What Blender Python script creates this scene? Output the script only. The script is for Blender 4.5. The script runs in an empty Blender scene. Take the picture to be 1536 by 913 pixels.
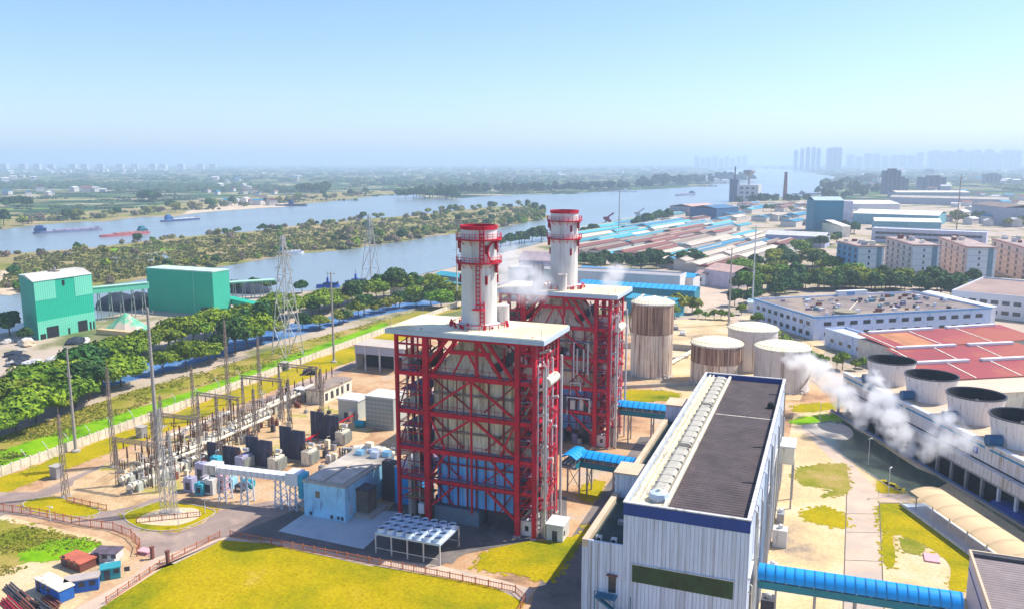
import bpy, math, random
from mathutils import Matrix, Vector, noise as mnoise

# ------------------------------------------------------------------ camera, light, exposure
EYE = 70.0
FPX = 1250.0
PITCH = math.atan(213 / FPX)
YAW = math.atan(490 / math.hypot(FPX, 213))
scene = bpy.context.scene
root_col = scene.collection
cam_data = bpy.data.cameras.new('camera')
cam = bpy.data.objects.new('camera', cam_data)
root_col.objects.link(cam)
cam.location = (0, 0, EYE)
cam.rotation_euler = (math.pi / 2 - PITCH, 0, YAW)
cam_data.sensor_width = 36.0
cam_data.lens = FPX / 1536 * 36
cam_data.clip_start = 1.0
cam_data.clip_end = 60000
scene.camera = cam

SUN_DIR = Vector((0.635, 0.48, 1.0)).normalized()
SUN_EL = math.asin(SUN_DIR.z)
SUN_AZ = math.atan2(SUN_DIR.x, SUN_DIR.y)
world = bpy.data.worlds.new('World')
scene.world = world
world.use_nodes = True
wn = world.node_tree.nodes
wl = world.node_tree.links
sky = wn.new('ShaderNodeTexSky')
sky.sky_type = 'NISHITA'
sky.sun_disc = False
sky.sun_elevation = SUN_EL
sky.sun_rotation = SUN_AZ
sky.altitude = 0
sky.air_density = 1.0
sky.dust_density = 0.6
sky.ozone_density = 7.5
tint = wn.new('ShaderNodeMix')
tint.data_type = 'RGBA'
tint.blend_type = 'MULTIPLY'
tint.inputs[0].default_value = 1.0
tint.inputs[7].default_value = (1.03, 0.985, 1.03, 1)
wl.new(sky.outputs[0], tint.inputs[6])
wl.new(tint.outputs[2], wn['Background'].inputs[0])
wn['Background'].inputs[1].default_value = 0.104
sun_data = bpy.data.lights.new('sun', 'SUN')
sun_data.energy = 3.4
sun_data.angle = math.radians(0.5)
sun_data.color = (1.0, 0.94, 0.84)
sun = bpy.data.objects.new('sun', sun_data)
sun.rotation_euler = SUN_DIR.to_track_quat('Z', 'Y').to_euler()
root_col.objects.link(sun)
scene.view_settings.view_transform = 'Standard'
scene.view_settings.look = 'None'
scene.view_settings.exposure = 0.95
scene.view_settings.gamma = 1.0
scene.view_settings.use_curve_mapping = False
scene.cycles.max_bounces = 13
scene.cycles.volume_bounces = 12
scene.cycles.diffuse_bounces = 3
scene.cycles.glossy_bounces = 3
scene.cycles.transparent_max_bounces = 12
scene.cycles.use_denoising = True

random.seed(7)
R = random.Random(11)

# ------------------------------------------------------------------ measuring: a point of the ground seen at a pixel of the photo
_F = Vector((-math.sin(YAW) * math.cos(PITCH), math.cos(YAW) * math.cos(PITCH), -math.sin(PITCH)))
_Rt = Vector((math.cos(YAW), math.sin(YAW), 0))
_Up = Vector((-math.sin(YAW) * math.sin(PITCH), math.cos(YAW) * math.sin(PITCH), math.cos(PITCH)))


def G(px, py, z=0.0):
    d = _F + _Rt * ((px - 768) / FPX) + _Up * (-(py - 456.5) / FPX)
    t = (z - EYE) / d.z
    return Vector((d.x * t, d.y * t, z))


# ------------------------------------------------------------------ mesh builder
class MB:
    def __init__(self):
        self.v, self.f, self.mi = [], [], []
        self.M = None
        self.m = 0

    def _add(self, vs, fs):
        n = len(self.v)
        if self.M is not None:
            vs = [self.M @ Vector(p) for p in vs]
        self.v += [tuple(p) for p in vs]
        self.f += [tuple(i + n for i in f) for f in fs]
        self.mi += [self.m] * len(fs)
        return self

    def box(self, x0, y0, z0, x1, y1, z1):
        vs = [(x0, y0, z0), (x1, y0, z0), (x1, y1, z0), (x0, y1, z0), (x0, y0, z1), (x1, y0, z1), (x1, y1, z1), (x0, y1, z1)]
        return self._add(vs, [(0, 3, 2, 1), (4, 5, 6, 7), (0, 1, 5, 4), (1, 2, 6, 5), (2, 3, 7, 6), (3, 0, 4, 7)])

    def beam(self, p, q, w, h=None, ext=0.0):
        h = h or w
        p, q = Vector(p), Vector(q)
        d = (q - p)
        if d.length < 1e-6:
            return self
        d.normalize()
        p, q = p - d * ext, q + d * ext
        ref = Vector((0, 0, 1)) if abs(d.z) < 0.95 else Vector((0, 1, 0))
        s = d.cross(ref).normalized()
        u = s.cross(d).normalized()
        s, u = s * w / 2, u * h / 2
        vs = [p - s - u, p + s - u, p + s + u, p - s + u, q - s - u, q + s - u, q + s + u, q - s + u]
        return self._add(vs, [(0, 3, 2, 1), (4, 5, 6, 7), (0, 1, 5, 4), (1, 2, 6, 5), (2, 3, 7, 6), (3, 0, 4, 7)])

    def tube(self, pts, r, n=8, r2=None):
        pts = [Vector(p) for p in pts]
        rings = []
        for i, p in enumerate(pts):
            a = pts[max(i - 1, 0)]
            b = pts[min(i + 1, len(pts) - 1)]
            d = (b - a).normalized()
            ref = Vector((0, 0, 1)) if abs(d.z) < 0.9 else Vector((1, 0, 0))
            s = d.cross(ref).normalized()
            u = s.cross(d).normalized()
            rr = r if r2 is None else r + (r2 - r) * i / (len(pts) - 1)
            rings.append([p + s * rr * math.cos(2 * math.pi * k / n) + u * rr * math.sin(2 * math.pi * k / n) for k in range(n)])
        vs = [p for ring in rings for p in ring]
        fs = []
        for i in range(len(pts) - 1):
            for k in range(n):
                a, b = i * n + k, i * n + (k + 1) % n
                fs.append((a, b, b + n, a + n))
        fs.append(tuple(range(n - 1, -1, -1)))
        fs.append(tuple(range((len(pts) - 1) * n, len(pts) * n)))
        return self._add(vs, fs)

    def lathe(self, prof, n=24, c=(0, 0, 0), cap0=True, cap1=True):
        vs, fs = [], []
        for r, z in prof:
            for k in range(n):
                a = 2 * math.pi * k / n
                vs.append((c[0] + r * math.cos(a), c[1] + r * math.sin(a), c[2] + z))
        for i in range(len(prof) - 1):
            for k in range(n):
                a, b = i * n + k, i * n + (k + 1) % n
                fs.append((a, b, b + n, a + n))
        if cap0:
            fs.append(tuple(range(n - 1, -1, -1)))
        if cap1:
            fs.append(tuple(range((len(prof) - 1) * n, len(prof) * n)))
        return self._add(vs, fs)

    def prism(self, poly, z0, z1):
        n = len(poly)
        vs = [(p[0], p[1], z0) for p in poly] + [(p[0], p[1], z1) for p in poly]
        fs = [tuple(range(n - 1, -1, -1)), tuple(range(n, 2 * n))]
        fs += [(i, (i + 1) % n, (i + 1) % n + n, i + n) for i in range(n)]
        return self._add(vs, fs)

    def prof(self, prof, x0, x1):
        """a profile in (y, z) pushed along x"""
        n = len(prof)
        vs = [(x0, a, b) for a, b in prof] + [(x1, a, b) for a, b in prof]
        fs = [tuple(range(n)), tuple(range(2 * n - 1, n - 1, -1))]
        fs += [(i + n, (i + 1) % n + n, (i + 1) % n, i) for i in range(n)]
        return self._add(vs, fs)

    def face(self, pts):
        return self._add(pts, [tuple(range(len(pts)))])

    def blob(self, c, r, seed=0, amp=0.25, sub=2, sq=1.0, fr=1.3):
        vs, fs = ico(sub)
        out = []
        for p in vs:
            p = Vector(p)
            k = 1 + amp * mnoise.noise(p * fr + Vector((seed * 3.1, seed * 1.7, seed)))
            out.append((c[0] + p.x * r * k, c[1] + p.y * r * k, c[2] + p.z * r * k * sq))
        return self._add(out, fs)

    def build(self, name, mats, parent=None, smooth=False):
        me = bpy.data.meshes.new(name)
        vs = self.v
        if parent is not None:
            vs = [ROOTM[parent.name] @ Vector(p) for p in vs] if ROOTM.get(parent.name) is not None else vs
        me.from_pydata([tuple(p) for p in vs], [], self.f)
        if not isinstance(mats, (list, tuple)):
            mats = [mats]
        for m in mats:
            me.materials.append(m)
        if len(mats) > 1:
            me.polygons.foreach_set('material_index', self.mi)
        if smooth:
            me.shade_smooth()
            try:
                me.set_sharp_from_angle(angle=math.radians(35))
            except Exception:
                pass
        me.update()
        o = bpy.data.objects.new(name, me)
        root_col.objects.link(o)
        if parent is not None:
            o.parent = parent
            ROOTM[o.name] = ROOTM.get(parent.name)
        return o


_ico = {}


def ico(sub):
    if sub not in _ico:
        import bmesh
        bm = bmesh.new()
        bmesh.ops.create_icosphere(bm, subdivisions=sub, radius=1)
        bm.verts.ensure_lookup_table()
        _ico[sub] = ([tuple(v.co) for v in bm.verts], [tuple(v.index for v in f.verts) for f in bm.faces])
        bm.free()
    return _ico[sub]


ROOTM = {}


def tag(o, label, cat=None, group=None, kind=None):
    if label:
        o['label'] = label
    if cat:
        o['category'] = cat
    if group:
        o['group'] = group
    if kind:
        o['kind'] = kind
    return o


def thing(name, label, cat, loc=(0, 0, 0), rz=0.0, group=None, local=False):
    """an Empty at the base of a thing; parts built afterwards are given in world coordinates unless local"""
    o = bpy.data.objects.new(name, None)
    root_col.objects.link(o)
    o.location = loc
    o.rotation_euler = (0, 0, rz)
    o.empty_display_size = 0.5
    ROOTM[o.name] = None if local else (Matrix.Translation(Vector(loc)) @ Matrix.Rotation(rz, 4, 'Z')).inverted()
    return tag(o, label, cat, group)


def single(mb, name, mats, label, cat, loc, group=None, smooth=False, rz=0.0, local=False):
    """a thing that is one mesh, its origin at its base"""
    inv = (Matrix.Translation(Vector(loc)) @ Matrix.Rotation(rz, 4, 'Z')).inverted()
    if not local:
        mb.v = [tuple(inv @ Vector(p)) for p in mb.v]
    o = mb.build(name, mats, None, smooth)
    o.location = loc
    o.rotation_euler = (0, 0, rz)
    return tag(o, label, cat, group)


def kids(o):
    return KIDS.get(o.name, [])


KIDS = {}


def dup(o, loc, rz=0.0, scale=1.0, label=None, group=None, cat=None):
    """a copy of a thing with copies of its parts and their parts"""
    c = o.copy()
    root_col.objects.link(c)
    c.location = loc
    c.rotation_euler = (0, 0, rz)
    c.scale = (scale, scale, scale) if not isinstance(scale, (tuple, list)) else scale
    if label:
        c['label'] = label
    if group:
        c['group'] = group
    if cat:
        c['category'] = cat
    for ch in CH(o):
        d = ch.copy()
        root_col.objects.link(d)
        d.parent = c
        for g in CH(ch):
            e = g.copy()
            root_col.objects.link(e)
            e.parent = d
    return c


def CH(o):
    if o.name not in KIDS:
        KIDS[o.name] = list(o.children)
    return KIDS[o.name]


def put(src, parent, mat):
    """a copy of a part, placed by a matrix in the frame of its parent"""
    c = src.copy()
    root_col.objects.link(c)
    c.parent = parent
    c.matrix_local = mat
    return c


# ------------------------------------------------------------------ materials
MATS = {}


def mat(name, col, rough=0.75, var=0.18, scale=0.25, metal=0.0, bump=0.0, bscale=2.0, ribs=None, ribcol=0.0, col2=None, streak=None,
        rand=0.0, spec=0.4, fine=0.0):
    """ribs=(axis, period): standing seams; streak=(colour, amount, across, along): run-down stains;
    col2: the second colour of large patches; rand: brightness change from copy to copy"""
    if name in MATS:
        return MATS[name]
    m = bpy.data.materials.new(name)
    m.use_nodes = True
    nt = m.node_tree
    N, L = nt.nodes, nt.links
    b = N['Principled BSDF']
    b.inputs['Roughness'].default_value = rough
    b.inputs['Metallic'].default_value = metal
    b.inputs['Specular IOR Level'].default_value = spec
    tc = N.new('ShaderNodeTexCoord')
    co = tc.outputs['Object']

    def noise(s, det=5, vec=None, rg=0.6):
        n = N.new('ShaderNodeTexNoise')
        n.inputs['Scale'].default_value = s
        n.inputs['Detail'].default_value = det
        n.inputs['Roughness'].default_value = rg
        L.new(vec or co, n.inputs['Vector'])
        return n.outputs['Fac']

    def ramp(src, a, b_):
        r = N.new('ShaderNodeMapRange')
        r.inputs[1].default_value = a
        r.inputs[2].default_value = b_
        r.clamp = True
        L.new(src, r.inputs[0])
        return r.outputs[0]

    def mix(f, a, b_, mode='MIX'):
        x = N.new('ShaderNodeMix')
        x.data_type = 'RGBA'
        x.blend_type = mode
        if isinstance(f, float):
            x.inputs[0].default_value = f
        else:
            L.new(f, x.inputs[0])
        for i, c in ((6, a), (7, b_)):
            if isinstance(c, tuple):
                x.inputs[i].default_value = c + (1,) if len(c) == 3 else c
            else:
                L.new(c, x.inputs[i])
        return x.outputs[2]

    lo = tuple(max(c * (1 - var), 0) for c in col)
    hi = tuple(min(c * (1 + var), 1) for c in col)
    c = mix(ramp(noise(scale, 6), 0.3, 0.7), lo, hi)
    if col2:
        c = mix(ramp(noise(scale * 0.37 + 0.013, 5), 0.5, 0.58), c, col2)
    if fine:
        g = mix(ramp(noise(3.5, 3), 0.2, 0.8), (1 - fine,) * 3, (1 + fine,) * 3)
        c = mix(1.0, c, g, 'MULTIPLY')
    if streak:
        scol, amt, across, along = streak
        mp = N.new('ShaderNodeMapping')
        mp.inputs['Scale'].default_value = (across, across, along)
        L.new(co, mp.inputs['Vector'])
        s = ramp(noise(1.0, 6, mp.outputs[0], 0.7), 0.60 - 0.22 * amt, 0.66)
        c = mix(s, c, scol)
    if ribs:
        ax, per = ribs
        sep = N.new('ShaderNodeSeparateXYZ')
        L.new(co, sep.inputs[0])
        if ax == 'XY':
            ad = N.new('ShaderNodeMath')
            ad.operation = 'ADD'
            L.new(sep.outputs[0], ad.inputs[0])
            L.new(sep.outputs[1], ad.inputs[1])
            src = ad.outputs[0]
        elif ax == 'ANG':
            ad = N.new('ShaderNodeMath')
            ad.operation = 'ARCTAN2'
            L.new(sep.outputs[1], ad.inputs[0])
            L.new(sep.outputs[0], ad.inputs[1])
            src = ad.outputs[0]
        else:
            src = sep.outputs['XYZ'.index(ax)]
        mu = N.new('ShaderNodeMath')
        mu.operation = 'MULTIPLY'
        mu.inputs[1].default_value = 1 / per
        L.new(src, mu.inputs[0])
        fr = N.new('ShaderNodeMath')
        fr.operation = 'FRACT'
        L.new(mu.outputs[0], fr.inputs[0])
        sm = ramp(fr.outputs[0], 0.78, 0.9)
        if ribcol:
            c = mix(sm, c, mix(1.0, c, (1 - ribcol,) * 3, 'MULTIPLY'))
        bp = N.new('ShaderNodeBump')
        bp.inputs['Strength'].default_value = 0.6
        bp.inputs['Distance'].default_value = per * 0.25
        L.new(sm, bp.inputs['Height'])
        L.new(bp.outputs[0], b.inputs['Normal'])
    elif bump:
        bp = N.new('ShaderNodeBump')
        bp.inputs['Strength'].default_value = bump
        bp.inputs['Distance'].default_value = 0.3
        L.new(noise(bscale, 4), bp.inputs['Height'])
        L.new(bp.outputs[0], b.inputs['Normal'])
    if rand:
        oi = N.new('ShaderNodeObjectInfo')
        rr = N.new('ShaderNodeMapRange')
        rr.inputs[3].default_value = 1 - rand
        rr.inputs[4].default_value = 1 + rand
        L.new(oi.outputs['Random'], rr.inputs[0])
        hs = N.new('ShaderNodeHueSaturation')
        L.new(rr.outputs[0], hs.inputs['Value'])
        L.new(c, hs.inputs['Color'])
        c = hs.outputs[0]
    L.new(c, b.inputs['Base Color'])
    MATS[name] = m
    return m


red = mat('red_paint', (0.60, 0.006, 0.035), 0.6, 0.25, 0.5, streak=((0.30, 0.03, 0.03), 0.5, 1.5, 0.25), spec=.25)
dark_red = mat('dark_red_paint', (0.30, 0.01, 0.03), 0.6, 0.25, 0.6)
stack_white = mat('stack_white', (0.74, 0.70, 0.66), 0.6, 0.06, 0.3, streak=((0.5, 0.46, 0.4), 0.25, 0.9, 0.05))
roof_cream = mat('cream_roof', (0.86, 0.77, 0.52), 0.8, 0.10, 0.15, col2=(0.72, 0.60, 0.36), fine=0.08)
fascia = mat('pale_fascia', (0.52, 0.60, 0.68), 0.6, 0.1, 0.5)
casing = mat('beige_casing', (0.80, 0.70, 0.52), 0.7, 0.12, 0.4, ribs=('XY', 0.9), ribcol=0.15, streak=((0.28, 0.17, 0.08), 0.5, 1.2, 0.12))
casing_blue = mat('blue_casing', (0.14, 0.46, 0.92), 0.55, 0.12, 0.3, ribs=('XY', 1.1), ribcol=0.12, streak=((0.45, 0.55, 0.75), 0.3, 0.8, 0.1))
steel = mat('grey_steel', (0.34, 0.34, 0.35), 0.5, 0.2, 0.8, metal=0.3)
dark_steel = mat('dark_steel', (0.06, 0.06, 0.075), 0.6, 0.35, 0.8)
silver = mat('silver_pipe', (0.62, 0.60, 0.58), 0.4, 0.12, 0.6, metal=0.4)
grating = mat('purple_grey_grating', (0.22, 0.17, 0.27), 0.8, 0.3, 0.8)
siding = mat('pale_blue_siding', (0.66, 0.75, 0.90), 0.55, 0.05, 0.2, ribs=('XY', 0.55), ribcol=0.2, streak=((0.42, 0.45, 0.52), 0.65, 1.5, 0.05))
siding_plain = mat('pale_siding', (0.70, 0.70, 0.68), 0.6, 0.08, 0.2, ribs=('XY', 0.8), ribcol=0.12, streak=((0.40, 0.30, 0.2), 0.28, 0.8, 0.06))
navy = mat('navy_band', (0.008, 0.05, 0.26), 0.5, 0.15, 0.3)
black_roof = mat('black_ribbed_roof', (0.085, 0.062, 0.062), 0.85, 0.3, 0.3, ribs=('Y', 0.9), ribcol=0.5, fine=0.3)
green_glass = mat('green_window_band', (0.012, 0.055, 0.02), 0.35, 0.5, 0.5)
cream = mat('cream_paint', (0.78, 0.72, 0.55), 0.7, 0.1, 0.4, streak=((0.35, 0.28, 0.2), 0.3, 0.9, 0.2))
white = mat('white_paint', (0.78, 0.78, 0.78), 0.6, 0.06, 0.4)
offwhite = mat('weathered_white', (0.62, 0.60, 0.57), 0.7, 0.12, 0.4, streak=((0.3, 0.27, 0.23), 0.3, 0.8, 0.15))
concrete = mat('concrete', (0.42, 0.38, 0.33), 0.9, 0.15, 0.15, fine=0.1)
peach_ledge = mat('peach_ledge', (0.62, 0.48, 0.33), 0.85, 0.12, 0.3)
teal_roof = mat('teal_roof', (0.02, 0.16, 0.20), 0.7, 0.3, 0.3)
dark_glass = mat('dark_glass', (0.02, 0.03, 0.05), 0.15, 0.3, 0.5, spec=0.6)
blue_roof = mat('bright_blue_roof', (0.0, 0.33, 0.80), 0.5, 0.10, 0.15, ribs=('X', 1.4), ribcol=0.25)
blue_roof_plain = mat('bright_blue_sheet', (0.01, 0.34, 0.80), 0.5, 0.14, 0.1, fine=0.1)
teal_side = mat('teal_side', (0.01, 0.20, 0.26), 0.6, 0.2, 0.3)
turq_roof = mat('turquoise_roof', (0.04, 0.34, 0.42), 0.6, 0.18, 0.05, rand=0.3, fine=0.1)
sky_blue = mat('light_blue_wall', (0.38, 0.72, 0.92), 0.6, 0.12, 0.4, streak=((0.2, 0.35, 0.5), 0.3, 0.8, 0.2), fine=0.1)
green_dark = mat('green_cladding', (0.01, 0.44, 0.27), 0.6, 0.06, 0.05, ribs=('XY', 1.0), ribcol=0.1, fine=0.05)
green_light = mat('pale_green_cladding', (0.16, 0.62, 0.42), 0.6, 0.06, 0.05, ribs=('XY', 1.0), ribcol=0.08, fine=0.05)
grey_roof = mat('grey_roof', (0.60, 0.58, 0.50), 0.8, 0.12, 0.1, col2=(0.5, 0.46, 0.4))
rust_low = mat('rust_streaked_shell', (0.80, 0.68, 0.54), 0.7, 0.12, 0.3, ribs=('ANG', 0.131), ribcol=0.2, streak=((0.28, 0.11, 0.045), 0.7, 1.3, 0.05))
rust_high = mat('rusty_shell', (0.17, 0.08, 0.05), 0.8, 0.35, 0.4, ribs=('ANG', 0.131), ribcol=0.4, streak=((0.66, 0.46, 0.32), 0.85, 1.6, 0.04))
pale_shell = mat('pale_shell', (0.66, 0.62, 0.58), 0.7, 0.08, 0.3, streak=((0.38, 0.30, 0.24), 0.35, 0.9, 0.04))
dome_cream = mat('cream_dome', (0.82, 0.74, 0.52), 0.8, 0.06, 0.3, fine=0.08)
tower_cone = mat('cooling_cone', (0.80, 0.75, 0.72), 0.7, 0.06, 0.3, ribs=('ANG', 0.157), ribcol=0.12, streak=((0.45, 0.37, 0.32), 0.3, 0.8, 0.08))
black = mat('black', (0.012, 0.013, 0.018), 0.9, 0.3, 0.6)
motor_blue = mat('motor_blue', (0.01, 0.10, 0.22), 0.5, 0.2, 0.5)
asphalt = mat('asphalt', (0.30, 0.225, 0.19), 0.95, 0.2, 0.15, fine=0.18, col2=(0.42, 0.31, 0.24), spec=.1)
shade_asphalt = mat('shaded_asphalt', (0.15, 0.135, 0.13), 0.95, 0.25, 0.12, fine=0.16, col2=(0.22, 0.19, 0.17), spec=.1)  # asphalt copy, shade of hall and tower put into its colour
pale_road = mat('pale_concrete_road', (0.56, 0.42, 0.31), 0.95, 0.14, 0.12, fine=0.12, col2=(0.46, 0.37, 0.30))
orange_mesh = mat('orange_mesh', (0.50, 0.17, 0.08), 0.8, 0.2, 0.4)
brick_red = mat('brick', (0.20, 0.07, 0.05), 0.9, 0.2, 0.5)
crimson_roof = mat('red_sheet_roof', (0.36, 0.055, 0.06), 0.75, 0.16, 0.05, ribs=('XY', 1.3), ribcol=0.18, col2=(0.42, 0.10, 0.06))
red_tiles = mat('red_brown_roof', (0.20, 0.07, 0.055), 0.8, 0.25, 0.1, rand=0.3, fine=0.15)
blue_shed_roof = mat('blue_shed_roof', (0.02, 0.20, 0.34), 0.7, 0.2, 0.08, rand=0.25, fine=0.12)
cream_shed_roof = mat('cream_shed_roof', (0.56, 0.48, 0.38), 0.8, 0.2, 0.1, rand=0.3, fine=0.12)
brown_roof = mat('brown_shed_roof', (0.24, 0.17, 0.13), 0.8, 0.3, 0.1, rand=0.25, fine=0.15)
shed_wall = mat('shed_wall', (0.55, 0.50, 0.44), 0.8, 0.15, 0.2, rand=0.2)
lattice_grey = mat('lattice_steel', (0.44, 0.43, 0.42), 0.6, 0.15, 1.0, metal=0.2)
lattice_brown = mat('weathered_lattice', (0.26, 0.20, 0.16), 0.8, 0.2, 1.0)
wood = mat('trunk_bark', (0.12, 0.09, 0.06), 0.95, 0.25, 1.0)
firewall = mat('dark_firewall', (0.05, 0.055, 0.09), 0.85, 0.3, 0.5, streak=((0.1, 0.1, 0.15), 0.4, 1.0, 0.1))
insul = mat('brown_porcelain', (0.10, 0.04, 0.03), 0.4, 0.2, 1.0)
louvre = mat('grey_green_louvre', (0.46, 0.48, 0.42), 0.7, 0.08, 0.4)
dirt_heap = mat('dark_coal', (0.025, 0.035, 0.055), 0.95, 0.4, 0.4, bump=0.5)
sand = mat('sand', (0.58, 0.45, 0.30), 0.95, 0.15, 0.06, fine=0.1)
pink_slab = mat('pink_slab', (0.70, 0.38, 0.40), 0.8, 0.05, 0.5)
container_blue = mat('container_blue', (0.02, 0.14, 0.50), 0.6, 0.12, 0.5, ribs=('XY', 0.35), ribcol=0.2)


def ground_mat(name, cols, scale, rough=0.95, fine=0.15, bump=0.3, stretch=(1, 1, 1), stops=None):
    """soil and grass: several colours that follow one broad and one fine noise"""
    m = bpy.data.materials.new(name)
    m.use_nodes = True
    N, L = m.node_tree.nodes, m.node_tree.links
    b = N['Principled BSDF']
    b.inputs['Roughness'].default_value = rough
    b.inputs['Specular IOR Level'].default_value = 0.04
    tc = N.new('ShaderNodeTexCoord')
    mp = N.new('ShaderNodeMapping')
    mp.inputs['Scale'].default_value = stretch
    L.new(tc.outputs['Object'], mp.inputs[0])
    n = N.new('ShaderNodeTexNoise')
    n.inputs['Scale'].default_value = scale
    n.inputs['Detail'].default_value = 8
    n.inputs['Roughness'].default_value = 0.62
    L.new(mp.outputs[0], n.inputs['Vector'])
    r = N.new('ShaderNodeValToRGB')
    els = r.color_ramp.elements
    k = len(cols)
    while len(els) < k:
        els.new(0.5)
    for i, c in enumerate(cols):
        els[i].position = (stops[i] if stops else 0.32 + 0.36 * i / max(k - 1, 1))
        els[i].color = c + (1,)
    L.new(n.outputs['Fac'], r.inputs[0])
    n2 = N.new('ShaderNodeTexNoise')
    n2.inputs['Scale'].default_value = 1.7
    n2.inputs['Detail'].default_value = 5
    n2.inputs['Roughness'].default_value = 0.7
    L.new(tc.outputs['Object'], n2.inputs['Vector'])
    mr = N.new('ShaderNodeMapRange')
    mr.inputs[1].default_value = 0.3
    mr.inputs[2].default_value = 0.7
    mr.inputs[3].default_value = 1 - fine
    mr.inputs[4].default_value = 1 + fine
    L.new(n2.outputs['Fac'], mr.inputs[0])
    x = N.new('ShaderNodeMix')
    x.data_type = 'RGBA'
    x.blend_type = 'MULTIPLY'
    x.inputs[0].default_value = 1
    L.new(r.outputs[0], x.inputs[6])
    L.new(mr.outputs[0], x.inputs[7])
    L.new(x.outputs[2], b.inputs['Base Color'])
    if bump:
        bp = N.new('ShaderNodeBump')
        bp.inputs['Strength'].default_value = bump
        bp.inputs['Distance'].default_value = 0.25
        L.new(n2.outputs['Fac'], bp.inputs['Height'])
        L.new(bp.outputs[0], b.inputs['Normal'])
    MATS[name] = m
    return m


yard_mat = ground_mat('yard_soil', [(0.22, 0.14, 0.09), (0.48, 0.28, 0.15), (0.56, 0.38, 0.22), (0.48, 0.38, 0.30), (0.34, 0.28, 0.08)], 0.075, stops=[0.3, 0.43, 0.54, 0.64, 0.72], fine=.22)
pale_yard = ground_mat('pale_yard', [(0.26, 0.21, 0.17), (0.52, 0.38, 0.22), (0.64, 0.47, 0.25), (0.66, 0.52, 0.34), (0.50, 0.42, 0.34)], 0.055, stops=[0.30, 0.40, 0.50, 0.6, 0.72], fine=.2)
lawn_mat = ground_mat('dry_lawn', [(0.09, 0.14, 0.004), (0.24, 0.235, 0.003), (0.38, 0.295, 0.002), (0.43, 0.32, 0.005), (0.50, 0.35, 0.08)], 0.06, stops=[0.30, 0.40, 0.52, 0.62, 0.72], fine=0.28)
verge_mat = ground_mat('dry_verge', [(0.12, 0.17, 0.01), (0.23, 0.23, 0.02), (0.34, 0.27, 0.06), (0.48, 0.31, 0.15)], 0.09, stops=[0.28, 0.42, 0.55, 0.7], fine=0.25)
lush_mat = ground_mat('lush_grass', [(0.07, 0.20, 0.003), (0.18, 0.38, 0.004), (0.26, 0.42, 0.005)], 0.12, fine=0.2)
scrub_mat = ground_mat('scrub_soil', [(0.10, 0.13, 0.03), (0.22, 0.22, 0.05), (0.32, 0.25, 0.12), (0.46, 0.34, 0.20)], 0.02, stops=[0.3, 0.43, 0.54, 0.66], fine=0.35)
canal_mat = ground_mat('wet_road', [(0.04, 0.10, 0.22), (0.08, 0.20, 0.42), (0.25, 0.32, 0.42)], 0.1, rough=0.6)
pad_mat = ground_mat('grey_slab', [(0.36, 0.42, 0.46), (0.46, 0.52, 0.55), (0.5, 0.55, 0.56)], 0.15, fine=0.06)
town_mat = ground_mat('town_ground', [(0.10, 0.15, 0.05), (0.22, 0.21, 0.10), (0.44, 0.36, 0.26), (0.50, 0.40, 0.32), (0.32, 0.29, 0.28)], 0.022, fine=0.3, stops=[0.34, 0.42, 0.48, 0.58, 0.68])
pond_mat = mat('pond_water', (0.05, 0.075, 0.05), 0.25, 0.35, 0.08, spec=0.5)


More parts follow.
